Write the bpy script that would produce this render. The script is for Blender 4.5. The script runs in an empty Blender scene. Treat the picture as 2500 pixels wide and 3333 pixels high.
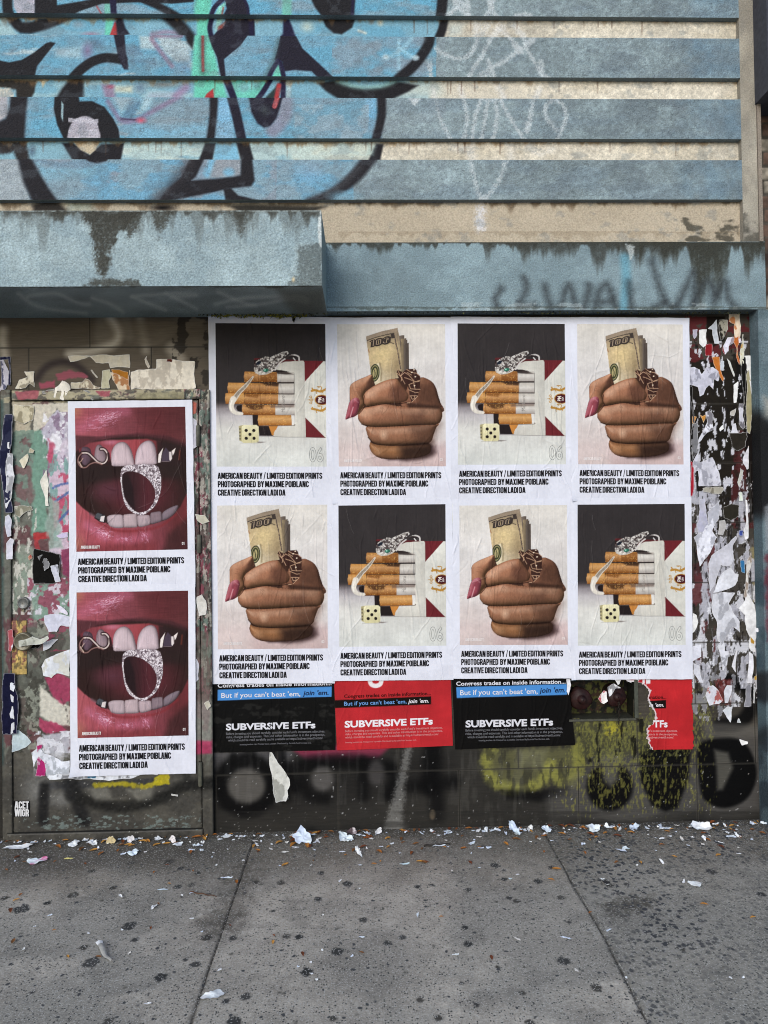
import bpy, math, random
import numpy as np
from mathutils import Vector
R = math.radians
random.seed(7)
C = bpy.context.scene.collection
scene = bpy.context.scene

# ------------------------------------------------------------------ camera, sky, sun, exposure
FPX, CX, CY = 2311.0, 1250.0, 1666.5          # focal length and centre in photograph pixels
CAM_H = 1.541
YAW, PITCH, ROLL = R(1.58455), R(0.88123), R(-0.74264)
_cy, _sy, _cp, _sp, _cr, _sr = math.cos(YAW), math.sin(YAW), math.cos(PITCH), math.sin(PITCH), math.cos(ROLL), math.sin(ROLL)
FW = np.array([_sy*_cp, _cy*_cp, _sp]); _rt = np.array([_cy, -_sy, 0.0]); _up = np.cross(_rt, FW)
RT = _cr*_rt + _sr*_up; UP = -_sr*_rt + _cr*_up
CAM = np.array([0.0, 0.0, CAM_H])
cam = bpy.data.cameras.new('camera'); cam_o = bpy.data.objects.new('camera', cam); C.objects.link(cam_o)
from mathutils import Matrix
M4 = Matrix(((RT[0], UP[0], -FW[0], 0), (RT[1], UP[1], -FW[1], 0), (RT[2], UP[2], -FW[2], CAM_H), (0, 0, 0, 1)))
cam_o.matrix_world = M4
cam.sensor_fit = 'VERTICAL'; cam.sensor_height = 33.33; cam.lens = 33.33*FPX/3333.0
cam.clip_start = 0.05; cam.clip_end = 2000
scene.camera = cam_o
SUN_EL, SUN_AZ = R(27), R(202)                # azimuth clockwise from +Y: behind the camera, a little to the left
w = bpy.data.worlds.new('World'); scene.world = w; w.use_nodes = True
nt = w.node_tree; nt.nodes.clear()
sky = nt.nodes.new('ShaderNodeTexSky'); sky.sky_type = 'NISHITA'; sky.sun_disc = False
sky.sun_elevation = SUN_EL; sky.sun_rotation = SUN_AZ; sky.air_density = 1.0; sky.dust_density = 1.0; sky.ozone_density = 1.0
bg = nt.nodes.new('ShaderNodeBackground'); bg.inputs['Strength'].default_value = 0.12
wo = nt.nodes.new('ShaderNodeOutputWorld')
nt.links.new(sky.outputs[0], bg.inputs[0]); nt.links.new(bg.outputs[0], wo.inputs[0])
sl = bpy.data.lights.new('sun', 'SUN'); sl.energy = 1.5; sl.angle = R(34); sl.color = (1.0, 0.985, 0.955)
so = bpy.data.objects.new('sun', sl); C.objects.link(so)
sdir = Vector((math.sin(SUN_AZ)*math.cos(SUN_EL), math.cos(SUN_AZ)*math.cos(SUN_EL), math.sin(SUN_EL)))
so.rotation_euler = sdir.to_track_quat('Z', 'Y').to_euler()
vs = scene.view_settings; vs.view_transform = 'Standard'; vs.look = 'None'; vs.gamma = 1.0; vs.use_curve_mapping = False
vs.exposure = 0.40
scene.cycles.filter_width = 1.05
ILL = 1.12; ILL_S, ILL_C, ILL_B = 1.10, 0.90, 1.03                                      # how bright a white front-facing surface comes out

# ------------------------------------------------------------------ geometry of the view
Y_TILE, Y_REC, Y_FRONT, Y_CAN = 3.60, 3.55, 3.52, 3.13
def ray(px, py):
    px = np.asarray(px, float); py = np.asarray(py, float)
    return FW + np.multiply.outer((px-CX)/FPX, RT) - np.multiply.outer((py-CY)/FPX, UP)
def at(px, py, Y):
    """point of the vertical plane at depth Y that stands at this place of the photograph"""
    d = ray(px, py); t = Y/d[..., 1]
    return CAM + d*t[..., None]
def gnd(px, py, z=0.0):
    d = ray(px, py); t = (z-CAM_H)/d[..., 2]
    return CAM + d*t[..., None]
def to_px(P):
    q = P-CAM; zz = q@FW
    return CX+FPX*(q@RT)/zz, CY-FPX*(q@UP)/zz
def Z(py, Y, px=1250): return float(at(px, py, Y)[2])
def X(px, Y, py=1666): return float(at(px, py, Y)[0])

# ------------------------------------------------------------------ paint: numpy pictures evaluated at mesh points
def srgb(h):
    if not isinstance(h, str): return np.array(h, float)
    h = h.lstrip('#'); return np.array([int(h[i:i+2], 16)/255 for i in (0, 2, 4)])
def lin(c): c = np.clip(c, 0, 1); return np.where(c <= 0.04045, c/12.92, ((c+0.055)/1.055)**2.4)
_rs = np.random.RandomState(3); _tab = _rs.rand(64, 256, 256).astype(np.float32) if False else _rs.rand(16, 256, 256).astype(np.float32)
def noise(x, y, seed=0):
    t = _tab[seed % 16]; x = x+seed*17.3; y = y+seed*9.1
    xi = np.floor(x).astype(np.int64); yi = np.floor(y).astype(np.int64); fx = x-xi; fy = y-yi
    fx = fx*fx*(3-2*fx); fy = fy*fy*(3-2*fy)
    a = t[xi & 255, yi & 255]; b = t[(xi+1) & 255, yi & 255]; c = t[xi & 255, (yi+1) & 255]; d = t[(xi+1) & 255, (yi+1) & 255]
    return (a*(1-fx)+b*fx)*(1-fy)+(c*(1-fx)+d*fx)*fy
def fbm(x, y, seed=0, oc=4):
    s = 0; a = 0.5; n = 0
    for i in range(oc):
        s = s+a*noise(x*2**i, y*2**i, seed+i); n += a; a *= 0.55
    return s/n
def sstep(a, b, v): t = np.clip((v-a)/(b-a), 0, 1); return t*t*(3-2*t)
def crom(pts, closed=False, n=6):
    p = np.array(pts, float); m = len(p); out = []
    rng = range(m) if closed else range(m-1)
    for i in rng:
        if closed: a, b, c, d = p[(i-1) % m], p[i], p[(i+1) % m], p[(i+2) % m]
        else: a, b, c, d = p[max(i-1, 0)], p[i], p[i+1], p[min(i+2, m-1)]
        for k in range(n):
            t = k/n
            out.append(0.5*((2*b)+(c-a)*t+(2*a-5*b+4*c-d)*t*t+(3*b-a-3*c+d)*t**3))
    if not closed: out.append(p[-1])
    return np.array(out)
class Canvas:
    def __init__(s, x, y, base, sc=1.0):
        s.x = x.ravel().astype(float); s.y = y.ravel().astype(float)
        s.c = np.tile(srgb(base), (s.x.size, 1)); s.a = np.ones(s.x.size); s.pad = sc; s.sf = 1.0
        s.lo = (s.x.min(), s.y.min(), s.x.max(), s.y.max())
    def sel(s, x0, y0, x1, y1):
        if x1 < s.lo[0] or y1 < s.lo[1] or x0 > s.lo[2] or y0 > s.lo[3]: return np.array([], int)
        return np.nonzero((s.x >= x0) & (s.x <= x1) & (s.y >= y0) & (s.y <= y1))[0]
    def mix(s, i, col, a):
        col = srgb(col) if isinstance(col, str) else col
        s.c[i] = s.c[i]*(1-a[:, None])+col*a[:, None]
    def grain(s, i, a, g, f, seed):
        if g > 0: a = np.clip(a+(fbm(s.x[i]/f, s.y[i]/f, seed, 3)-0.5)*4*g*np.minimum(1, 4*a*(1.15-a)), 0, 1)
        return a
    def stroke(s, pts, wd, col, soft=3, al=1.0, sm=True, g=0.0, f=4.0, seed=1):
        soft = soft*s.sf; p = np.array([q[:2] for q in pts], float)
        ws = np.array([q[2] if len(q) > 2 else wd for q in pts], float)/2
        if sm and len(p) > 2:
            pw = crom(np.column_stack([p, ws])); p, ws = pw[:, :2], pw[:, 2]
        m = ws.max()+soft
        i = s.sel(p[:, 0].min()-m, p[:, 1].min()-m, p[:, 0].max()+m, p[:, 1].max()+m)
        if not len(i): return
        x, y = s.x[i], s.y[i]; best = np.full(len(i), 1e9)
        for k in range(len(p)-1):
            ax, ay = p[k]; dx, dy = p[k+1]-p[k]; L = dx*dx+dy*dy+1e-9
            t = np.clip(((x-ax)*dx+(y-ay)*dy)/L, 0, 1)
            best = np.minimum(best, np.hypot(x-ax-t*dx, y-ay-t*dy)-(ws[k]+(ws[k+1]-ws[k])*t))
        a = s.grain(i, 1-sstep(-soft, soft, best), g, f, seed)*al
        s.mix(i, col, a)
    def poly(s, pts, col, soft=2, al=1.0, sm=False, grad=None, g=0.0, f=4.0, seed=1, jag=0, ret=False):
        soft = soft*s.sf; p = np.array(pts, float)
        if sm: p = crom(p, True, 5)
        m = soft+abs(jag)+s.pad
        i = s.sel(p[:, 0].min()-m, p[:, 1].min()-m, p[:, 0].max()+m, p[:, 1].max()+m)
        if not len(i): return
        x, y = s.x[i], s.y[i]; ins = np.zeros(len(i), bool); dm = np.full(len(i), 1e9)
        q = np.roll(p, -1, 0)
        for (ax, ay), (bx, by) in zip(p, q):
            dx, dy = bx-ax, by-ay; L = dx*dx+dy*dy+1e-9
            t = np.clip(((x-ax)*dx+(y-ay)*dy)/L, 0, 1)
            dm = np.minimum(dm, (x-ax-t*dx)**2+(y-ay-t*dy)**2)
            if ay != by: ins ^= ((ay > y) != (by > y)) & (x < dx*(y-ay)/(by-ay)+ax)
        d = np.sqrt(dm)*np.where(ins, -1, 1)
        if jag: d = d+(fbm(x/(jag*2.2), y/(jag*2.2), seed+3, 3)-0.5)*2*jag
        a = s.grain(i, 1-sstep(-soft, soft, d), g, f, seed)*al
        if grad is not None:
            (gx0, gy0, c0), (gx1, gy1, c1) = grad[0], grad[-1]
            L = (gx1-gx0)**2+(gy1-gy0)**2; t = np.clip(((x-gx0)*(gx1-gx0)+(y-gy0)*(gy1-gy0))/L, 0, 1)
            ts = [((gx-gx0)*(gx1-gx0)+(gy-gy0)*(gy1-gy0))/L for gx, gy, _ in grad]
            cs = np.array([srgb(c) for _, _, c in grad])
            col = np.column_stack([np.interp(t, ts, cs[:, k]) for k in range(3)])
        s.mix(i, col, a)
    def form(s, pts, dark, base, light, wd, L=(-0.45, -0.62, 0.64), soft=2.5, sm=True, al=1.0, amb=0.15):
        """a rounded solid drawn in a printed photograph: tone from the distance to the outline"""
        p = crom(pts, True, 5) if sm else np.array(pts, float)
        i = s.sel(p[:, 0].min()-soft-1, p[:, 1].min()-soft-1, p[:, 0].max()+soft+1, p[:, 1].max()+soft+1)
        if not len(i): return
        x, y = s.x[i], s.y[i]; ins = np.zeros(len(i), bool); dm = np.full(len(i), 1e18); nx, ny = np.zeros(len(i)), np.zeros(len(i))
        wsum = np.zeros(len(i))
        for (ax, ay), (bx, by) in zip(p, np.roll(p, -1, 0)):
            dx, dy = bx-ax, by-ay; l2 = dx*dx+dy*dy+1e-9; t = np.clip(((x-ax)*dx+(y-ay)*dy)/l2, 0, 1); ex, ey = ax+t*dx-x, ay+t*dy-y; d2 = ex*ex+ey*ey; dm = np.minimum(dm, d2)
            w_ = math.sqrt(l2)/(d2+wd*wd*0.01)**1.5; nx += ex*w_; ny += ey*w_; wsum += w_
            if ay != by: ins ^= ((ay > y) != (by > y)) & (x < dx*(y-ay)/(by-ay)+ax)
        d = np.sqrt(dm); q = np.hypot(nx, ny)+1e-9; k = np.clip(1-d/wd, 0, 1)**1.3; nx, ny = nx/q*k, ny/q*k; nz = np.sqrt(np.clip(1-nx*nx-ny*ny, 0, 1)); l = np.clip(nx*L[0]+ny*L[1]+nz*L[2], 0, 1)+amb*0
        D, B, T = srgb(dark), srgb(base), srgb(light); t = l/L[2]; col = np.where((t < 1)[:, None], D+(B-D)*np.clip(t, 0, 1)[:, None]**0.9, B+(T-B)*np.clip((t-1)/(1/L[2]-1), 0, 1)[:, None])
        a = (1-sstep(-soft, soft, np.where(ins, -d, d)))*al; s.c[i] = s.c[i]*(1-a[:, None])+col*a[:, None]
    def gloss(s, cx, cy, rx, ry, rot, fx, fy, seed, col, t=0.5, al=1.0):
        m = max(rx, ry)*1.05; i = s.sel(cx-m, cy-m, cx+m, cy+m)
        if not len(i): return
        dx, dy = s.x[i]-cx, s.y[i]-cy; c_, s_ = math.cos(rot), math.sin(rot); u, v = dx*c_+dy*s_, -dx*s_+dy*c_
        r = np.hypot(u/rx, v/ry); n = fbm(u/fx+50, v/fy+50, seed, 4); a = sstep(t+0.28*r-0.06, t+0.28*r+0.10, n)*np.clip(1.15-r, 0, 1)*al; s.mix(i, col, np.clip(a, 0, 1))
    def blob(s, cx, cy, rx, ry, col, al=1.0, pw=1.0, rot=0):
        m = max(rx, ry)*1.05
        i = s.sel(cx-m, cy-m, cx+m, cy+m)
        if not len(i): return
        dx, dy = s.x[i]-cx, s.y[i]-cy; c_, s_ = math.cos(rot), math.sin(rot)
        r = np.hypot((dx*c_+dy*s_)/rx, (-dx*s_+dy*c_)/ry)
        s.mix(i, col, al*np.clip(1-r, 0, 1)**pw*(1 if pw != 1 else 1))
    def disc(s, cx, cy, rx, ry, col, soft=2, al=1.0, rot=0):
        t = np.linspace(0, 2*math.pi, 25)[:-1]; c_, s_ = math.cos(rot), math.sin(rot)
        s.poly([(cx+rx*math.cos(a)*c_-ry*math.sin(a)*s_, cy+rx*math.cos(a)*s_+ry*math.sin(a)*c_) for a in t], col, soft, al)
    def mul(s, amt, fx, fy, seed, box=None, oc=4):
        i = np.arange(s.x.size) if box is None else s.sel(*box)
        if len(i): s.c[i] *= (1+amt*2*(fbm(s.x[i]/fx, s.y[i]/fy, seed, oc)-0.5))[:, None]
    def thresh(s, box, fx, fy, seed, t, soft, col, al=1.0, oc=5, edge=None, fade=None):
        i = s.sel(*box)
        if not len(i): return
        x, y = s.x[i], s.y[i]
        n = fbm(x/fx, y/fy, seed, oc)
        if fade is not None: n = n-fade*(1-np.minimum(np.minimum(x-box[0], box[2]-x)/(0.15*(box[2]-box[0])), np.minimum(y-box[1], box[3]-y)/(0.15*(box[3]-box[1]))).clip(0, 1))
        a = sstep(t-soft, t+soft, n)*al
        if edge: s.mix(i, edge, sstep(t-0.022, t-0.008, n)*al*(1-sstep(t+0.004, t+0.016, n)))
        s.mix(i, col, a)
    def drips(s, x0, x1, y0, ln, wx, seed, col, al=1.0, amp=1.0):
        i = s.sel(x0, y0-2, x1, y0+ln*2.2)
        if not len(i): return
        x, y = s.x[i], s.y[i]
        L = ln*(0.15+1.9*np.clip(fbm(x/wx, x*0+seed, seed, 4)-0.42, 0, 1)*amp*2.2)
        a = 1-sstep(L*0.25, L+1, y-y0)
        a = np.clip(a*(0.55+0.9*fbm(x/7, y/11, seed+2, 3)), 0, 1)*al
        s.mix(i, col, a)
    def within(s, pts, fn, soft=2, sm=False):
        p = np.array(pts, float); i = s.sel(p[:, 0].min()-9, p[:, 1].min()-9, p[:, 0].max()+9, p[:, 1].max()+9)
        if not len(i): return
        old = s.c.copy(); fn(); m = Canvas(s.x[i], s.y[i], '#000000'); m.poly(pts, '#ffffff', soft, sm=sm); a = m.c[:, :1]; new = s.c[i]
        s.c = old; s.c[i] = old[i]*(1-a)+new*a
    def out(s, ill=None):
        return np.column_stack([np.clip(lin(np.clip(s.c, 0, 1))/(ill or ILL), 0.003, 0.9), s.a])

# ------------------------------------------------------------------ meshes
def mesh_np(name, V, F, cols=None, smooth=True):
    """V (n,3), F (m,4) or list of faces; cols (n,4) linear albedo"""
    me = bpy.data.meshes.new(name); V = np.asarray(V, np.float32)
    if isinstance(F, np.ndarray):
        k = F.shape[1]
        me.vertices.add(len(V)); me.vertices.foreach_set('co', V.ravel())
        me.loops.add(F.size); me.loops.foreach_set('vertex_index', F.ravel().astype(np.int32))
        me.polygons.add(len(F)); me.polygons.foreach_set('loop_start', (np.arange(len(F))*k).astype(np.int32))
        me.polygons.foreach_set('loop_total', np.full(len(F), k, np.int32)); me.update(calc_edges=True)
    else: me.from_pydata([tuple(v) for v in V], [], F)
    if smooth: me.polygons.foreach_set('use_smooth', np.ones(len(me.polygons), bool))
    if cols is not None:
        at_ = me.color_attributes.new('paint', 'FLOAT_COLOR', 'POINT')
        at_.data.foreach_set('color', np.asarray(cols, np.float32).ravel())
    me.update(); return me
def link(name, me, mat, parent=None):
    o = bpy.data.objects.new(name, me); C.objects.link(o)
    if mat is not None: me.materials.append(mat)
    if parent is not None: o.parent = parent; o.matrix_parent_inverse = parent.matrix_world.inverted() if False else Matrix.Translation(-Vector(parent.location))
    return o
def tag(o, label, cat, group=None, kind=None):
    o['label'] = label; o['category'] = cat
    if group: o['group'] = group
    if kind: o['kind'] = kind
    return o
def struct(o, kind='structure'): o['kind'] = kind; return o
def empty(name, loc=(0, 0, 0)):
    o = bpy.data.objects.new(name, None); C.objects.link(o); o.location = loc; o.empty_display_size = 0.05; return o
def grid_faces(nu, nv):
    a = (np.arange(nv-1)[:, None]*nu+np.arange(nu-1)[None, :]).ravel()
    return np.column_stack([a, a+1, a+nu+1, a+nu])
def wall_grid(x0, x1, z0, z1, Y, step, xs=None, zs=None):
    """a vertical sheet facing -Y; rows run from the top down"""
    xs = np.linspace(x0, x1, max(2, int((x1-x0)/step)+1)) if xs is None else xs
    zs = np.linspace(z1, z0, max(2, int((z1-z0)/step)+1)) if zs is None else zs
    GX, GZ = np.meshgrid(xs, zs); V = np.column_stack([GX.ravel(), np.full(GX.size, Y), GZ.ravel()])
    return V, grid_faces(len(xs), len(zs))[:, ::-1], len(xs), len(zs)
def joinm(parts):
    """[(V,F,cols)] with quads -> one"""
    Vs, Fs, Cs, n = [], [], [], 0
    for V, F, c in parts: Vs.append(V); Fs.append(F+n); Cs.append(c); n += len(V)
    return np.vstack(Vs), np.vstack(Fs), np.vstack(Cs)
def box_quads(x0, x1, y0, y1, z0, z1, front=True):
    V = np.array([(x0, y0, z0), (x1, y0, z0), (x1, y1, z0), (x0, y1, z0), (x0, y0, z1), (x1, y0, z1), (x1, y1, z1), (x0, y1, z1)], float)
    F = [(0, 3, 2, 1), (4, 5, 6, 7), (1, 2, 6, 5), (2, 3, 7, 6), (3, 0, 4, 7)]
    if front: F.append((0, 1, 5, 4))
    return V, np.array(F)
def flat(n, hexc, ill=None): return np.tile(np.append(np.clip(lin(srgb(hexc))/(ill or ILL), 0.003, 0.9), 1.0), (n, 1))
def facet(V, F):
    """split shared vertices so each quad keeps its own corners (hard edges)"""
    return V[F.ravel()], np.arange(F.size).reshape(-1, F.shape[1])

# ------------------------------------------------------------------ materials (procedural, colour from the painted attribute)
def mat(name, rough=0.8, bump=0.0, bscale=60, bdist=0.004, var=0.1, vscale=30, spec=0.3, vor=0.0, stretch=None, metal=0.0):
    m = bpy.data.materials.new(name); m.use_nodes = True; n = m.node_tree.nodes; L = m.node_tree.links
    b = n['Principled BSDF']; b.inputs['Roughness'].default_value = rough; b.inputs['Specular IOR Level'].default_value = spec; b.inputs['Metallic'].default_value = metal
    a = n.new('ShaderNodeAttribute'); a.attribute_name = 'paint'
    geo = n.new('ShaderNodeNewGeometry'); src = geo.outputs['Position']
    if stretch:
        mp = n.new('ShaderNodeMapping'); mp.inputs['Scale'].default_value = stretch; L.new(src, mp.inputs[0]); src = mp.outputs[0]
    nz = n.new('ShaderNodeTexNoise'); nz.inputs['Scale'].default_value = vscale; nz.inputs['Detail'].default_value = 6; L.new(src, nz.inputs['Vector'])
    mr = n.new('ShaderNodeMapRange'); mr.inputs['From Min'].default_value = 0.3; mr.inputs['From Max'].default_value = 0.7
    mr.inputs['To Min'].default_value = 1-var; mr.inputs['To Max'].default_value = 1+var; L.new(nz.outputs['Fac'], mr.inputs['Value'])
    mx = n.new('ShaderNodeVectorMath'); mx.operation = 'SCALE'; L.new(a.outputs['Color'], mx.inputs[0]); L.new(mr.outputs[0], mx.inputs['Scale'])
    L.new(mx.outputs[0], b.inputs['Base Color'])
    if bump:
        bz = n.new('ShaderNodeTexNoise'); bz.inputs['Scale'].default_value = bscale; bz.inputs['Detail'].default_value = 4; L.new(src, bz.inputs['Vector'])
        h = bz.outputs['Fac']
        bp = n.new('ShaderNodeBump'); bp.inputs['Strength'].default_value = bump; bp.inputs['Distance'].default_value = bdist
        L.new(h, bp.inputs['Height']); L.new(bp.outputs[0], b.inputs['Normal'])
    return m
M_STUCCO = mat('painted_stucco', 0.85, 1.0, 120, 0.008, 0.26, 150)
M_CREAM = mat('cream_stucco', 0.9, 0.9, 130, 0.006, 0.2, 150)
M_TILE = mat('grooved_tile', 0.55, 0.5, 60, 0.002, 0.12, 26, spec=0.05, stretch=(0.6, 1, 9))
M_DOOR = mat('painted_steel', 0.5, 0.5, 45, 0.003, 0.2, 55, spec=0.2)
M_PAPER = mat('poster_paper', 0.8, 0.25, 160, 0.0008, 0.03, 60, spec=0.06)
M_PRINT = mat('printed_ink', 0.6, 0.25, 160, 0.0008, 0.04, 300, spec=0.05)
M_SCRAP = mat('torn_paper', 0.9, 0.5, 70, 0.003, 0.10, 60, spec=0.06)
M_INK = mat('black_ink', 0.7, 0, var=0.06, spec=0.06)
M_LEAF = mat('dry_leaf', 0.7, 0.4, 120, 0.001, 0.25, 90)
M_METAL = mat('worn_brass', 0.4, 0.4, 90, 0.001, 0.3, 70, spec=0.6, metal=0.35)
M_BRICK = mat('old_brick', 0.9, 0.6, 50, 0.006, 0.3, 30)
def ground_mat():
    m = mat('aggregate_concrete', 0.85, 0.5, 160, 0.003, 0.25, 120)
    n = m.node_tree.nodes; L = m.node_tree.links; b = n['Principled BSDF']
    col = b.inputs['Base Color'].links[0].from_socket; a = next(q for q in n if q.type == 'ATTRIBUTE')
    pos = next(q for q in n if q.type == 'NEW_GEOMETRY').outputs['Position']
    def vor(scale, dthr, cthr, shade, fac_in=None, inv=False):
        nonlocal col
        v = n.new('ShaderNodeTexVoronoi'); v.inputs['Scale'].default_value = scale; v.inputs['Randomness'].default_value = 1
        wn = n.new('ShaderNodeTexNoise'); wn.inputs['Scale'].default_value = scale*0.9; wn.inputs['Detail'].default_value = 1; L.new(pos, wn.inputs['Vector'])
        ad = n.new('ShaderNodeVectorMath'); ad.operation = 'MULTIPLY_ADD'; L.new(wn.outputs['Color'], ad.inputs[0]); ad.inputs[1].default_value = (0.8/scale,)*3; L.new(pos, ad.inputs[2])
        L.new(ad.outputs[0], v.inputs['Vector'])
        r1 = n.new('ShaderNodeMapRange'); r1.inputs['From Min'].default_value = dthr; r1.inputs['From Max'].default_value = dthr*0.6; L.new(v.outputs['Distance'], r1.inputs['Value'])
        sp = n.new('ShaderNodeSeparateColor'); L.new(v.outputs['Color'], sp.inputs[0])
        gt = n.new('ShaderNodeMath'); gt.operation = 'GREATER_THAN'; gt.inputs[1].default_value = cthr; L.new(sp.outputs[0], gt.inputs[0])
        mu = n.new('ShaderNodeMath'); mu.operation = 'MULTIPLY'; L.new(r1.outputs[0], mu.inputs[0]); L.new(gt.outputs[0], mu.inputs[1]); f = mu.outputs[0]
        if fac_in is not None:
            m2 = n.new('ShaderNodeMath'); m2.operation = 'MULTIPLY'; L.new(f, m2.inputs[0]); L.new(fac_in, m2.inputs[1]); f = m2.outputs[0]
        mx = n.new('ShaderNodeMix'); mx.data_type = 'RGBA'; L.new(f, mx.inputs['Factor']); L.new(col, mx.inputs['A']); mx.inputs['B'].default_value = (*shade, 1)
        col = mx.outputs['Result']
    inv = n.new('ShaderNodeMath'); inv.operation = 'SUBTRACT'; inv.inputs[0].default_value = 1.0; L.new(a.outputs['Alpha'], inv.inputs[1])
    vor(190, 0.46, 0.66, (0.46, 0.46, 0.44))
    vor(120, 0.44, 0.74, (0.055, 0.06, 0.06))
    vor(46, 0.58, 0.50, (0.045, 0.05, 0.058), inv.outputs[0])
    vor(80, 0.44, 0.66, (0.30, 0.30, 0.29), inv.outputs[0])
    vor(42, 0.34, 0.92, (0.06, 0.065, 0.07))
    L.new(col, b.inputs['Base Color'])
    return m
M_GROUND = ground_mat()

# ------------------------------------------------------------------ lettering
_fc = {}
def text2d(s, bold=0.0, shear=0.0):
    k = (s, bold, shear)
    if k in _fc: return _fc[k]
    cu = bpy.data.curves.new('t', 'FONT'); cu.body = s; cu.size = 1.0; cu.offset = bold; cu.resolution_u = 3; cu.shear = shear; cu.fill_mode = 'FRONT'
    ob = bpy.data.objects.new('t', cu); C.objects.link(ob)
    me = bpy.data.meshes.new_from_object(ob.evaluated_get(bpy.context.evaluated_depsgraph_get()))
    v = np.array([q.co[:] for q in me.vertices])[:, :2]; f = [tuple(p.vertices) for p in me.polygons]
    bpy.data.objects.remove(ob); bpy.data.curves.remove(cu); bpy.data.meshes.remove(me)
    _fc[k] = (v, f); return v, f
_cap = {}
def text_fit(s, x0, base, x1, cap, bold=0.02, shear=0.0, slope=0.0):
    """2D letters (y down) between x0 and x1 with this baseline and capital height"""
    v, f = text2d(s, bold, shear)
    if (bold, shear) not in _cap: hv = text2d('H', bold, shear)[0]; _cap[(bold, shear)] = hv[:, 1].max()-hv[:, 1].min()
    sx = (x1-x0)/(v[:, 0].max()-v[:, 0].min()); sy = cap/_cap[(bold, shear)]
    out = np.column_stack([x0+(v[:, 0]-v[:, 0].min())*sx, base-v[:, 1]*sy])
    out[:, 1] += slope*(out[:, 0]-x0)
    return out, f
def letters(items):
    Vs, Fs, n = [], [], 0
    for v, f in items:
        Vs.append(v); Fs += [tuple(i+n for i in p) for p in f]; n += len(v)
    return np.vstack(Vs), Fs
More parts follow.
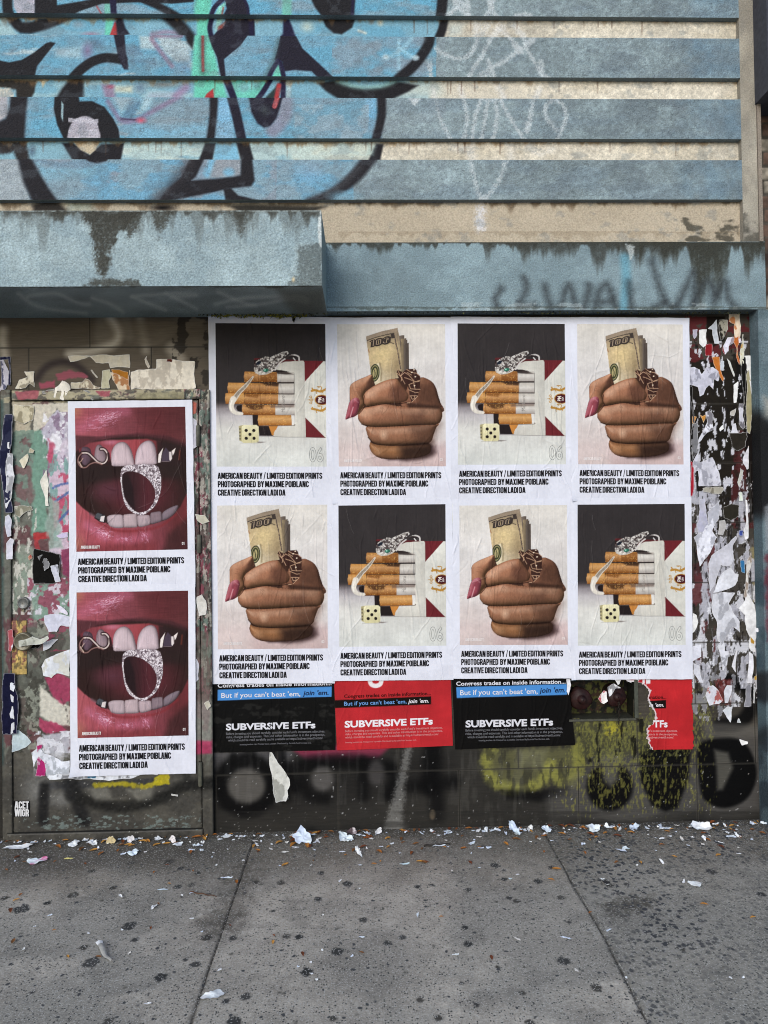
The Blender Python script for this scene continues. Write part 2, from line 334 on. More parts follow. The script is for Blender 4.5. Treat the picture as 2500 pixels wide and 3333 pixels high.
# a heavy condensed block alphabet: each letter is a few ribbons (centre lines) in a box one unit high
_T = 0.18; _a = _T/2; _C = 0.10
def _box(w, gaps=()): return [(_a+_C, _a), (w-_a-_C, _a), (w-_a, _a+_C), (w-_a, 1-_a-_C), (w-_a-_C, 1-_a), (_a+_C, 1-_a), (_a, 1-_a-_C), (_a, _a+_C)]
def _glyph(ch):
    w = 0.47; h = 0.5; o = []; L = [(_a, 0), (_a, 1)]; V = lambda x: [(x, 0), (x, 1)]; Hb = lambda y, x0=_T, x1=None: [(x0, y), ((w if x1 is None else x1), y)]
    if ch in 'O0': o = [(_box(w), True)]
    elif ch == 'D': o = [(V(_a), False), ([(_T, _a), (w-_a-_C, _a), (w-_a, _a+_C), (w-_a, 1-_a-_C), (w-_a-_C, 1-_a), (_T, 1-_a)], False)]
    elif ch == 'C': o = [([(w-_a, 0.36), (w-_a, _a+_C), (w-_a-_C, _a), (_a+_C, _a), (_a, _a+_C), (_a, 1-_a-_C), (_a+_C, 1-_a), (w-_a-_C, 1-_a), (w-_a, 1-_a-_C), (w-_a, 0.66)], False)]
    elif ch == 'G': o = [([(w*0.55, 0.48-_a*.3), (w-_a, 0.48-_a*.3), (w-_a, _a+_C), (w-_a-_C, _a), (_a+_C, _a), (_a, _a+_C), (_a, 1-_a-_C), (_a+_C, 1-_a), (w-_a-_C, 1-_a), (w-_a, 1-_a-_C), (w-_a, 0.68)], False)]
    elif ch == 'U': o = [([(_a, 1), (_a, _a+_C), (_a+_C, _a), (w-_a-_C, _a), (w-_a, _a+_C), (w-_a, 1)], False)]
    elif ch == 'S': o = [([(_a, 0.30), (_a, _a+_C), (_a+_C, _a), (w-_a-_C, _a), (w-_a, _a+_C), (w-_a, 0.36), (_a, 0.64), (_a, 1-_a-_C), (_a+_C, 1-_a), (w-_a-_C, 1-_a), (w-_a, 1-_a-_C), (w-_a, 0.70)], False)]
    elif ch in 'PR':
        o = [(V(_a), False), ([(_T, 1-_a), (w-_a-_C, 1-_a), (w-_a, 1-_a-_C), (w-_a, 0.50+_C*0.6), (w-_a-_C, 0.44), (_T, 0.44)], False)]
        if ch == 'R': o.append(([(w*0.50, 0.42), (w-_a, 0.30), (w-_a, 0)], False))
    elif ch == 'B': o = [(V(_a), False), ([(_T, 1-_a), (w-_a-_C, 1-_a), (w-_a, 1-_a-_C), (w-_a, 0.64), (w-_a-_C*0.7, 0.53), (w-_a, 0.43), (w-_a, _a+_C), (w-_a-_C, _a), (_T, _a)], False), ([(_T, 0.53), (w-_a-_C, 0.53)], False)]
    elif ch == 'E': w = 0.40; o = [(V(_a), False), (Hb(_a), False), (Hb(1-_a), False), (Hb(0.51, _T, w*0.92), False)]
    elif ch == 'F': w = 0.39; o = [(V(_a), False), (Hb(1-_a), False), (Hb(0.5, _T, w*0.92), False)]
    elif ch == 'L': w = 0.38; o = [(V(_a), False), (Hb(_a), False)]
    elif ch == 'H': o = [(V(_a), False), (V(w-_a), False), (Hb(0.51, _T, w-_T), False)]
    elif ch == 'I': w = _T; o = [(V(_a), False)]
    elif ch == 'T': w = 0.42; o = [([(w/2, 0), (w/2, 1-_T)], False), ([(0, 1-_a), (w, 1-_a)], False)]
    elif ch == 'N': w = 0.50; o = [(V(_a), False), (V(w-_a), False), ([(_T*0.75, 1), (w-_T*0.75, 0)], 'd')]
    elif ch == 'M': w = 0.64; o = [(V(_a), False), (V(w-_a), False), ([(_T*0.8, 1), (w/2, 0.12)], 'd'), ([(w-_T*0.8, 1), (w/2, 0.12)], 'd')]
    elif ch == 'A': w = 0.50; o = [([(_a*0.95, 0), (w/2-0.03, 1)], 'd'), ([(w-_a*0.95, 0), (w/2+0.03, 1)], 'd'), ([(w*0.25, 0.25), (w*0.75, 0.25)], 't')]
    elif ch == 'V': w = 0.50; o = [([(_a*0.95, 1), (w/2-0.03, 0)], 'd'), ([(w-_a*0.95, 1), (w/2+0.03, 0)], 'd')]
    elif ch == 'W': w = 0.74; o = [([(_a*0.95, 1), (w*0.27, 0)], 'd'), ([(w*0.5-0.02, 1), (w*0.29, 0)], 'd'), ([(w*0.5+0.02, 1), (w*0.71, 0)], 'd'), ([(w-_a*0.95, 1), (w*0.73, 0)], 'd')]
    elif ch == 'Y': w = 0.48; o = [([(w/2, 0), (w/2, 0.44)], False), ([(_a*0.95, 1), (w/2-0.01, 0.40)], 'd'), ([(w-_a*0.95, 1), (w/2+0.01, 0.40)], 'd')]
    elif ch == 'X': w = 0.48; o = [([(_a, 0), (w-_a, 1)], 'd'), ([(w-_a, 0), (_a, 1)], 'd')]
    elif ch == '/': w = 0.36; o = [([(0.07, -0.08), (w-0.07, 1.08)], 's')]
    elif ch == '1': w = 0.30; o = [(V(w-_a), False), ([(0.02, 0.80), (w-_T, 0.88)], 't')]
    elif ch == '3': o = [([(_a, 0.30), (_a, _a+_C), (_a+_C, _a), (w-_a-_C, _a), (w-_a, _a+_C), (w-_a, 0.42), (w-_a-_C, 0.51), (w-_a, 0.60), (w-_a, 1-_a-_C), (w-_a-_C, 1-_a), (_a+_C, 1-_a), (_a, 1-_a-_C), (_a, 0.70)], False)]
    elif ch == '6': o = [([(w-_a, 0.72), (w-_a, 1-_a-_C), (w-_a-_C, 1-_a), (_a+_C, 1-_a), (_a, 1-_a-_C), (_a, _a+_C), (_a+_C, _a), (w-_a-_C, _a), (w-_a, _a+_C), (w-_a, 0.46), (w-_a-_C, 0.55), (_T, 0.55)], False)]
    elif ch == ' ': w = 0.13
    return w, o
def ribbon(path, t, closed):
    p = np.array(path, float); n = len(p); d = np.roll(p, -1, 0)-p; d = d/(np.hypot(d[:, 0], d[:, 1])[:, None]+1e-9)
    if not closed: d[-1] = d[-2]
    dp = np.roll(d, 1, 0)
    if not closed: dp[0] = d[0]
    nr = np.column_stack([-(d+dp)[:, 1], (d+dp)[:, 0]]); nr /= (np.hypot(nr[:, 0], nr[:, 1])[:, None]+1e-9); c_ = np.abs(nr[:, 0]*-d[:, 1]+nr[:, 1]*d[:, 0]); k = t/2/np.maximum(c_, 0.5)
    A, B = p+nr*k[:, None], p-nr*k[:, None]; V = np.empty((2*n, 2)); V[0::2], V[1::2] = A, B
    return V, [(2*i, 2*i+1, (2*i+3) % (2*n), (2*i+2) % (2*n)) for i in range(n if closed else n-1)]
def block_text(s, x0, base, x1, cap, slope=0.0, gap=0.035, wt=1.0):
    """heavy condensed capitals; returns 2D points (y down), faces, and a small lift per face so crossing ribbons do not share a plane"""
    Vs, Fs, x, n, lv = [], [], 0.0, 0, []
    for ch in s:
        w, o = _glyph(ch)
        for k, (path, cl) in enumerate(o):
            t = _T*wt*(0.98 if cl == 'd' else 0.72 if cl == 't' else 0.62 if cl == 's' else 1.0)
            if cl in ('d', 's'):             # slanted strokes end level
                (ax, ay), (bx, by) = path; hx = t/2*1.04; V = np.array([(ax-hx, ay), (ax+hx, ay), (bx+hx, by), (bx-hx, by)]); F = [(0, 1, 2, 3)]
            else: V, F = ribbon(path, t, cl is True)
            nv_, nf_ = [], []
            for f in F:                       # cut long ribbons so that they can follow creased paper
                q0, q1, q2, q3 = V[list(f)]; m_ = max(1, int(np.hypot(*(q2-q1))/0.12))
                for j in range(m_):
                    u0, u1 = j/m_, (j+1)/m_; b_ = len(nv_); nv_ += [q0+(q3-q0)*u0, q1+(q2-q1)*u0, q1+(q2-q1)*u1, q0+(q3-q0)*u1]; nf_.append((b_, b_+1, b_+2, b_+3))
            V, F = np.array(nv_), nf_
            Vs.append(V+np.array([x, 0])); Fs += [tuple(i+n for i in f) for f in F]; n += len(V); lv += [k]*len(V)
        x += w+(gap if ch != ' ' else 0.0)
    V = np.vstack(Vs); tot = x-gap; out = np.column_stack([x0+V[:, 0]/tot*(x1-x0), base-V[:, 1]*cap]); out[:, 1] += slope*(out[:, 0]-x0)
    a2 = []
    for f in Fs:                              # one facing for all
        q = out[list(f)]; ar = sum(q[i-1][0]*q[i][1]-q[i][0]*q[i-1][1] for i in range(len(f))); a2.append(f if ar < 0 else f[::-1])
    return out, a2, np.array(lv)*0.00012
# ------------------------------------------------------------------ the building
K, N, BL, BL2, MINT, RED, MAUVE, WHT, TAGC = '#1f1e22', '#1f1b38', '#69a9c6', '#93c0d0', '#70d0b8', '#b23c3f', '#8f7f9f', '#bdb9c6', '#c3ccd0'
BASEB, CREAM = '#8a9a9f', '#d5cdbc'
bld = empty('building', (X(1250, Y_TILE), Y_TILE, 0))
tag(bld, 'blue and cream stucco building with graffiti above a dark tiled wall and steel door', 'building')
def S(x0, y0, s, pts): return [(x0+p[0]/s, y0+p[1]/s)+tuple(q/s for q in p[2:]) for p in pts]

def paint_b0(c):
    c.poly([(-300, -200), (1436, -200), (1436, 60), (-300, 60)], BL, 6)
    c.thresh((0, -20, 1430, 60), 120, 30, 3, 0.5, 0.12, '#8ba4b2', 0.7)
    c.poly([(640, -60), (692, -60), (684, 60), (630, 60)], MINT, 5); c.poly([(920, -60), (950, -60), (948, 60), (918, 60)], MINT, 4)
    c.poly([(340, 8), (358, 5), (362, 55), (340, 55)], MINT, 2); c.stroke([(315, 20), (334, 52)], 5, RED, 1.5)
    c.stroke([(26, -40), (24, 20), (32, 60)], 34, K, 3); c.poly([(40, -40), (115, -40), (113, 55), (62, 55), (46, 24)], WHT, 1.5)
    c.poly([(113, -40), (183, -40), (186, 17), (260, 5), (330, -8), (480, -30), (640, -30), (630, 6), (560, 12), (500, 9), (440, 8), (375, 11), (330, 13), (260, 36), (226, 55), (113, 55)], K, 2)
    c.poly([(356, -10), (378, -10), (381, 55), (361, 55)], N, 2)
    c.stroke([(470, 0), (520, 22), (585, 58)], 24, K, 3)
    c.poly([(727, -20), (790, -20), (808, 18), (812, 60), (722, 60), (738, 28)], '#211e2c', 2)
    c.stroke([(735, -10), (700, 22), (684, 60)], 15, N, 2); c.stroke([(790, -10), (805, 20), (810, 60)], 9, N, 2)
    c.poly([(735, 6), (724, 50), (699, 50), (712, 22)], '#8fd8c8', 2); c.stroke([(727, 25), (722, 50)], 5, '#8a4a48', 2)
    c.poly([(1000, -30), (1158, -30), (1152, 55), (1048, 55), (1024, 22)], K, 3); c.stroke([(1150, -20), (1146, 55)], 10, N, 2)
    c.stroke([(1440, -60), (1440, 0), (1434, 60)], 34, K, 3)
    tags = [[(1478, 0), (1490, 20), (1526, 52)], [(1520, -5), (1523, 52)], [(1492, 22), (1458, 50)], [(1480, -5), (1520, 22)], [(1590, -5), (1598, 22), (1584, 52)], [(1606, -5), (1598, 22), (1612, 52)], [(1680, 52), (1705, 47), (1726, 52)]]
    for t in tags: c.stroke(t, 15, TAGC, 4, 0.85, g=0.5)
def paint_c0(c):
    c.poly([(-300, 55), (1448, 55), (1436, 126), (-300, 126)], '#84b2c6', 5)
    c.thresh((0, 55, 1425, 125), 110, 30, 5, 0.5, 0.12, BL, 0.7)
    c.poly([(10, 66), (40, 85), (60, 118), (-20, 120), (-20, 60)], '#b9cfce', 8, 0.7)
    c.poly([(22, 58), (62, 60), (74, 72), (105, 70), (128, 60), (234, 60), (196, 79), (150, 97), (100, 110), (66, 108), (45, 92), (30, 75)], K, 4)
    c.poly([(84, 58), (122, 58), (102, 68)], '#b9a992', 2)
    c.blob(295, 112, 40, 12, '#ab7f95', 0.8); c.blob(255, 80, 30, 20, '#a9b9c6', 0.6); c.blob(480, 85, 40, 40, '#8cc0d6', 0.7)
    c.poly([(345, 58), (371, 58), (360, 126), (340, 126)], MINT, 3); c.poly([(358, 112), (374, 70), (384, 80), (383, 125), (356, 125)], RED, 2)
    c.poly([(375, 56), (399, 56), (408, 90), (422, 110), (383, 125)], '#211e2c', 3)
    c.stroke([(495, 112), (540, 104), (580, 108)], 14, '#a5829c', 6, 0.7)
    c.stroke([(545, 48), (585, 85), (620, 128)], 42, K, 6)
    c.poly([(642, 55), (692, 55), (676, 126), (640, 126)], MINT, 4)
    c.poly([(735, 60), (805, 58), (828, 62), (830, 126), (688, 126), (704, 104), (730, 82)], '#211e2c', 2)
    c.stroke([(692, 52), (683, 90), (690, 126)], 16, N, 2.5); c.stroke([(817, 58), (820, 126)], 16, N, 3)
    c.poly([(706, 63), (726, 63), (714, 84), (700, 106)], '#9ed6cd', 2); c.poly([(710, 86), (735, 70), (724, 92), (708, 98)], '#8a4a44', 3)
    c.blob(1000, 86, 30, 26, '#c5d3c8', 0.9); c.poly([(922, 63), (941, 63), (950, 84), (965, 126), (908, 126), (921, 110)], N, 3)
    c.poly([(1049, 60), (1156, 62), (1146, 90), (1112, 112), (1085, 108), (1060, 86)], K, 3)
    c.stroke([(1168, 100), (1190, 108)], 8, '#dde3d8', 3, 0.9); c.blob(1238, 72, 14, 18, '#d8ceb0', 0.9)
    c.stroke([(1448, 55), (1440, 95), (1426, 128)], 28, K, 3)
    c.poly([(1462, 72), (1510, 78), (1500, 110), (1462, 120)], '#c9d8d6', 10, 0.6)
    for t, w_ in [([(1545, 66), (1549, 124)], 14), ([(1560, 84), (1572, 106), (1588, 84)], 22), ([(1632, 88), (1600, 124)], 22), ([(1620, 92), (1656, 124)], 16), ([(1674, 82), (1706, 124)], 18)]: c.stroke(t, w_, '#e0dfda', 7, 0.8, g=0.5)
def paint_b1(c):
    c.poly([(-300, 110), (1420, 110), (1402, 150), (1385, 185), (1330, 228), (1290, 260), (-300, 260)], '#7aa6bd', 5)
    c.thresh((0, 110, 1420, 262), 130, 40, 6, 0.5, 0.14, BL, 0.8); c.thresh((0, 110, 700, 262), 140, 22, 11, 0.6, 0.06, '#c7d6d8', 0.75)
    c.thresh((1080, 110, 1400, 262), 90, 60, 12, 0.52, 0.1, '#8a9dab', 0.8)
    c.poly([(185, 160), (270, 150), (265, 190), (180, 185)], '#b5c9d0', 8, 0.7); c.blob(310, 140, 40, 26, '#5f7c94', 1.0); c.blob(285, 165, 26, 40, '#8d7f9f', 1.0)
    c.poly([(410, 150), (455, 150), (462, 180), (412, 180)], '#6d90a8', 6, 0.9); c.stroke([(430, 198), (500, 204)], 16, '#5e7f95', 6, 0.8); c.poly([(452, 115), (500, 118), (505, 160), (458, 158)], '#c2d3d6', 5, 0.8)
    c.poly([(510, 116), (580, 120), (620, 160), (620, 200), (575, 205), (530, 170)], '#b8c8ce', 7, 0.9); c.blob(600, 220, 60, 30, '#7590ab', 0.8)
    c.stroke([(590, 116), (500, 118), (508, 148), (560, 215)], 15, '#94788f', 4, 0.75)
    c.poly([(-300, 190), (0, 197), (30, 203), (70, 195), (110, 172), (150, 140), (165, 136), (181, 140), (150, 178), (121, 215), (110, 260), (-300, 260)], K, 2)
    c.stroke([(238, 252), (262, 228), (300, 201), (345, 188), (400, 194)], 31, K, 2.5)
    c.poly([(369, 110), (405, 110), (410, 170), (418, 213), (417, 226), (404, 226), (394, 208), (386, 190)], '#211e2c', 2)
    c.poly([(632, 108), (692, 108), (700, 170), (716, 258), (622, 258)], MINT, 5); c.stroke([(660, 110), (658, 180), (661, 236)], 22, '#3f5b57', 6, 0.55); c.stroke([(660, 110), (660, 180), (661, 230)], 9, '#8c4b4a', 2)
    c.poly([(600, 108), (633, 108), (630, 140), (626, 158), (610, 140)], K, 4)
    c.poly([(675, 108), (812, 108), (782, 150), (742, 182), (729, 193), (736, 258), (720, 258), (706, 186), (690, 152)], '#211e2c', 2)
    c.poly([(914, 112), (961, 112), (985, 158), (1042, 210), (1092, 258), (1040, 258), (1014, 232), (960, 228), (926, 232), (916, 200), (908, 196), (893, 195), (903, 160)], '#211e2c', 2)
    c.poly([(884, 256), (896, 225), (910, 204), (920, 202), (918, 256)], MINT, 2); c.stroke([(904, 198), (884, 232), (872, 258)], 15, N, 2); c.stroke([(913, 205), (920, 235), (926, 258)], 15, N, 2)
    c.stroke([(905, 130), (892, 190), (862, 250)], 12, '#49605f', 7, 0.6)
    c.stroke([(1400, 116), (1392, 150), (1352, 208), (1296, 258)], 34, K, 4)
    for t in [[(1340, 122), (1318, 150), (1272, 185)], [(1300, 130), (1300, 155), (1350, 190)], [(1298, 160), (1298, 220)]]: c.stroke(t, 11, '#a3cfe0', 4, 0.7)
    for p in [(1256, 186), (1354, 188)]: c.disc(p[0], p[1], 10, 8, '#c0d8e0', 4)
    for t, w_ in [([(1418, 158), (1450, 178), (1495, 191), (1530, 176), (1550, 140), (1553, 112)], 12), ([(1602, 112), (1575, 170), (1522, 256)], 13), ([(1655, 112), (1678, 148), (1694, 166)], 14), ([(1738, 128), (1690, 165), (1612, 215), (1566, 242), (1572, 250), (1600, 236)], 14), ([(1589, 198), (1604, 235), (1606, 256)], 14), ([(1703, 118), (1715, 160), (1748, 215), (1762, 240)], 12), ([(1760, 205), (1764, 240), (1784, 256)], 20), ([(1400, 206), (1401, 258)], 14), ([(1680, 150), (1694, 165)], 24), ([(1716, 143), (1732, 130)], 18)]: c.stroke(t, w_, TAGC, 4, 0.85, g=0.6)
def paint_c1(c):
    c.poly([(-300, 255), (1400, 255), (1395, 326), (-300, 326)], '#7fb0c5', 6)
    c.thresh((100, 258, 700, 326), 90, 22, 8, 0.52, 0.12, '#a9c7cc', 0.7)
    c.poly([(1330, 258), (1470, 258), (1470, 326), (1260, 326)], '#c6d0c8', 20, 0.9); c.poly([(1440, 250), (1700, 250), (1700, 330), (1435, 330)], CREAM, 15, 0.8)
    c.poly([(330, 274), (372, 276), (376, 326), (345, 326)], '#9a7c96', 6, 0.8); c.blob(360, 282, 20, 10, '#a8566c', 0.9); c.poly([(374, 280), (432, 280), (430, 302), (374, 300)], '#cfd3bf', 6, 0.9); c.blob(455, 285, 30, 30, '#6b8399', 0.9)
    c.blob(530, 275, 80, 18, '#76726e', 0.8); c.stroke([(500, 320), (560, 318), (605, 285)], 26, '#a27ba0', 8, 0.7); c.poly([(480, 300), (560, 296), (560, 326), (470, 326)], '#aac2ce', 8, 0.8)
    c.poly([(-300, 250), (118, 262), (112, 300), (98, 326), (55, 326), (52, 292), (20, 286), (0, 285), (-300, 285)], '#2d2926', 3); c.poly([(-300, 290), (30, 287), (46, 300), (40, 326), (-300, 326)], '#cfc8bb', 5, 0.9, g=0.5)
    c.poly([(116, 256), (165, 256), (150, 266), (139, 284), (134, 268)], '#cdbf9e', 3)
    c.poly([(226, 258), (266, 252), (273, 266), (271, 326), (180, 326), (200, 290)], K, 5)
    c.poly([(634, 258), (722, 258), (742, 326), (630, 326)], MINT, 4); c.poly([(662, 326), (672, 306), (694, 288), (698, 326)], RED, 2)
    c.poly([(752, 255), (872, 255), (848, 326), (766, 326)], MINT, 3, 0.9); c.blob(838, 278, 22, 22, '#3f6460', 0.8); c.stroke([(790, 285), (830, 272)], 26, '#8cc9d6', 12, 0.7)
    c.stroke([(734, 252), (750, 290), (764, 328)], 22, N, 2)
    c.poly([(905, 275), (915, 262), (905, 328), (855, 328)], '#2b3a3a', 3); c.stroke([(882, 256), (858, 296), (834, 328)], 17, N, 2); c.stroke([(922, 256), (922, 328)], 17, N, 2); c.stroke([(908, 278), (898, 328)], 15, RED, 3)
    c.poly([(1034, 269), (1090, 262), (1140, 281), (1190, 288), (1240, 284), (1290, 266), (1330, 272), (1362, 278), (1330, 298), (1270, 326), (1108, 326), (1060, 296)], K, 4)
    c.stroke([(1100, 264), (1150, 280), (1200, 284), (1250, 278), (1285, 264)], 14, '#8fb7b0', 7, 0.8); c.poly([(934, 258), (952, 258), (944, 326), (930, 326)], '#cdd8d6', 4, 0.6)
    for t, w_ in [([(1498, 285), (1510, 330)], 18), ([(1612, 256), (1622, 285), (1645, 330)], 16), ([(1756, 285), (1742, 330)], 18), ([(1410, 290), (1418, 326)], 14)]: c.stroke(t, w_, '#e4e2dd', 6, 0.75, g=0.4)
def paint_b2(c):
    c.poly([(-300, 312), (1250, 312), (1240, 455), (-300, 455)], '#7ea5ba', 5)
    c.thresh((80, 312, 1240, 460), 130, 45, 9, 0.5, 0.12, BL, 0.85); c.thresh((380, 312, 680, 460), 90, 30, 10, 0.56, 0.06, '#8c9fab', 0.9)
    c.poly([(-300, 312), (25, 312), (27, 375), (0, 396), (-300, 396)], '#bcb8bd', 4); c.poly([(-300, 396), (0, 394), (18, 385), (30, 350), (34, 312), (92, 312), (84, 380), (80, 458), (-300, 458)], '#232126', 5)
    c.poly([(420, 330), (462, 330), (428, 390), (394, 388)], '#64879f', 5, 0.9); c.poly([(370, 315), (425, 320), (395, 372)], '#b5cbd2', 8, 0.8); c.poly([(470, 312), (500, 315), (480, 360), (450, 372)], '#b5d2dc', 8, 0.9)
    c.poly([(500, 322), (690, 318), (680, 440), (520, 420), (470, 400)], '#8a9fab', 10, 0.8, g=0.3, f=6); c.poly([(450, 410), (690, 405), (680, 460), (420, 460)], '#83bcd8', 10, 0.7)
    c.stroke([(352, 330), (372, 362), (396, 392), (440, 392), (500, 360), (590, 312)], 15, '#8d7896', 5, 0.75); c.stroke([(396, 387), (442, 390)], 5, '#4a3a55', 2); c.blob(460, 392, 24, 14, '#d0566a', 1.0)
    c.poly([(178, 310), (256, 310), (259, 330), (300, 329), (340, 348), (368, 385), (386, 420), (390, 458), (210, 458), (186, 405), (175, 355)], K, 2)
    c.poly([(200, 330), (207, 340), (205, 396), (199, 380)], '#9fbcc4', 1.5); c.poly([(222, 432), (234, 400), (258, 382), (280, 378), (305, 388), (320, 415), (320, 458), (228, 458)], '#b5b0bb', 2, sm=True); c.thresh((222, 378, 320, 458), 80, 12, 4, 0.52, 0.05, '#cbc8d3', 0.8)
    c.stroke([(696, 308), (696, 375), (684, 462)], 29, '#232126', 4)
    c.poly([(712, 312), (742, 312), (765, 455), (700, 455)], '#8cbfe0', 4, 0.8); c.stroke([(752, 308), (771, 380), (788, 462)], 31, '#211e2c', 2.5)
    c.stroke([(930, 320), (925, 380), (890, 425)], 46, '#8f8fa2', 8, 0.9)
    c.poly([(808, 310), (922, 310), (912, 350), (900, 385), (880, 410), (860, 416), (838, 402), (818, 365)], '#211e2c', 3); c.blob(862, 360, 26, 30, '#33383c', 0.9); c.stroke([(905, 312), (894, 346)], 15, '#c7393c', 2, sm=False)
    c.poly([(1190, 322), (1226, 322), (1222, 420), (1195, 425)], '#79b8de', 5); c.thresh((960, 340, 1200, 455), 70, 50, 2, 0.52, 0.05, '#9fb6c3', 0.7)
    c.stroke([(1241, 308), (1241, 380), (1221, 462)], 29, '#232126', 4)
    c.poly([(1330, 318), (1374, 318), (1352, 343), (1340, 338)], TAGC, 3, g=0.5)
    for t, w_ in [([(1416, 312), (1432, 385), (1470, 458)], 10), ([(1508, 312), (1521, 385), (1509, 458)], 12), ([(1570, 312), (1547, 380), (1536, 458)], 12), ([(1588, 325), (1576, 400), (1566, 458)], 10), ([(1612, 320), (1618, 385), (1602, 458)], 12), ([(1622, 312), (1655, 375), (1708, 458)], 11), ([(1736, 325), (1724, 390), (1716, 425)], 13), ([(1717, 400), (1715, 422)], 19), ([(1812, 425), (1778, 380), (1775, 350), (1802, 326), (1832, 342), (1842, 385), (1812, 458)], 12), ([(1570, 325), (1605, 325)], 8)]: c.stroke(t, w_, TAGC, 4, 0.8, g=0.7)
def paint_c2(c):
    c.poly([(-300, 455), (940, 455), (960, 526), (-300, 526)], '#8bb5c5', 8); c.poly([(940, 450), (1215, 450), (1210, 528), (940, 528)], '#ccd8cd', 20, 0.85)
    c.thresh((390, 455, 1200, 528), 80, 30, 7, 0.5, 0.1, '#c3d6d2', 0.8); c.thresh((390, 482, 700, 528), 100, 20, 7, 0.45, 0.1, '#cfdbd2', 0.6)
    c.poly([(-300, 455), (85, 460), (98, 526), (58, 526), (45, 494), (20, 500), (-300, 512)], '#2e2a2a', 5, g=0.2); c.blob(105, 490, 16, 30, '#566c80', 0.9)
    c.poly([(203, 466), (236, 464), (292, 504), (306, 488), (330, 470), (404, 466), (392, 528), (240, 528)], '#232126', 3); c.poly([(234, 455), (326, 455), (312, 488), (293, 503), (262, 488)], '#cbbda3', 2)
    c.poly([(668, 466), (702, 466), (690, 528), (645, 528)], '#232126', 3); c.poly([(704, 466), (770, 466), (783, 528), (694, 528)], '#86bfdb', 3); c.poly([(769, 464), (811, 464), (828, 528), (786, 528)], '#232126', 3)
    c.poly([(1224, 468), (1249, 468), (1236, 528), (1196, 528)], '#232126', 3); c.poly([(1200, 470), (1222, 470), (1215, 505), (1195, 505)], '#a4bfbd', 8, 0.7)
    for t, w_ in [([(1655, 472), (1662, 492), (1660, 528)], 22), ([(1530, 470), (1540, 528)], 30), ([(1715, 475), (1755, 500), (1800, 485)], 12), ([(1478, 480), (1500, 478)], 22)]: c.stroke(t, w_, '#e6e3dc', 9, 0.55, g=0.3)
def paint_b3(c):
    c.poly([(-300, 512), (1215, 512), (1090, 660), (-300, 660)], '#89a8b8', 12); c.poly([(-300, 512), (62, 512), (100, 655), (-300, 655)], '#a9b2b8', 6, 0.9)
    c.thresh((150, 515, 1150, 655), 120, 50, 11, 0.5, 0.07, '#6fa8c8', 0.75); c.thresh((100, 515, 900, 655), 90, 60, 13, 0.56, 0.04, '#9199a6', 0.7)
    c.poly([(100, 512), (200, 530), (310, 512), (350, 530), (270, 552), (180, 545), (120, 528)], '#7a95a8', 4); c.poly([(108, 524), (150, 545), (250, 555), (320, 540), (300, 575), (150, 590)], '#86bcd4', 8, 0.9)
    c.poly([(740, 512), (785, 512), (784, 572), (670, 580), (700, 520)], '#9aa2ab', 4); c.stroke([(690, 520), (675, 570)], 18, '#84bcda', 6); c.disc(745, 560, 18, 14, '#84b8d4', 5)
    c.poly([(56, 510), (100, 510), (130, 565), (165, 620), (194, 660), (106, 660), (75, 590)], '#232126', 6); c.poly([(262, 508), (364, 508), (345, 525), (315, 531), (290, 526)], '#232126', 2.5)
    c.poly([(622, 510), (668, 510), (638, 575), (624, 587), (700, 582), (760, 575), (783, 570), (785, 510), (820, 510), (829, 588), (818, 606), (780, 611), (740, 615), (700, 625), (600, 645), (510, 660), (545, 615), (590, 575)], '#232126', 3.5); c.stroke([(618, 530), (560, 600), (500, 658)], 30, '#3a373c', 14, 0.7)
    c.poly([(727, 614), (752, 612), (775, 635), (835, 650), (860, 660), (735, 660), (730, 630)], '#232126', 3)
    c.stroke([(1206, 512, 44), (1150, 580, 40), (1080, 632, 34), (1010, 662, 34)], 38, '#232126', 6); c.stroke([(1170, 545), (1100, 610), (1000, 650)], 16, '#55565a', 10, 0.6)
    c.blob(1010, 560, 60, 46, '#86b4d4', 0.8); c.blob(1120, 640, 70, 26, '#86b8cf', 0.9)
    for t in [[(1531, 515), (1542, 580), (1562, 640), (1568, 656)], [(1648, 515), (1625, 585), (1585, 640), (1570, 656)]]: c.stroke(t, 11, TAGC, 5, 0.75, g=0.9)
    c.blob(1573, 645, 24, 16, TAGC, 0.9)
def paint_c3(c):
    c.poly([(-300, 645), (3000, 645), (3000, 800), (-300, 800)], '#c2b5a0', 4); c.thresh((-300, 645, 3000, 800), 160, 60, 2, 0.5, 0.15, '#b8ab96', 0.7)
    c.drips(-300, 2430, 655, 30, 40, 5, '#6b5a45', 0.75); c.poly([(105, 668), (140, 650), (190, 658), (225, 690), (110, 690)], '#2f2b28', 7); c.blob(530, 676, 60, 16, '#3f3832', 1.6)
    c.poly([(740, 668), (800, 664), (1000, 670), (1062, 672), (1020, 690), (780, 690)], '#33302b', 6); c.stroke([(1563, 680), (1564, 740)], 26, '#e3e3e8', 10, 0.85, g=0.5); c.poly([(215, 655), (300, 655), (300, 690), (225, 690)], '#9fb0a6', 12, 0.6)
    c.thresh((2200, 700, 2440, 795), 60, 40, 9, 0.47, 0.06, '#4a463c', 0.8, fade=0.35); c.drips(1100, 2430, 795-40, 25, 30, 8, '#8c7d66', 0.35)

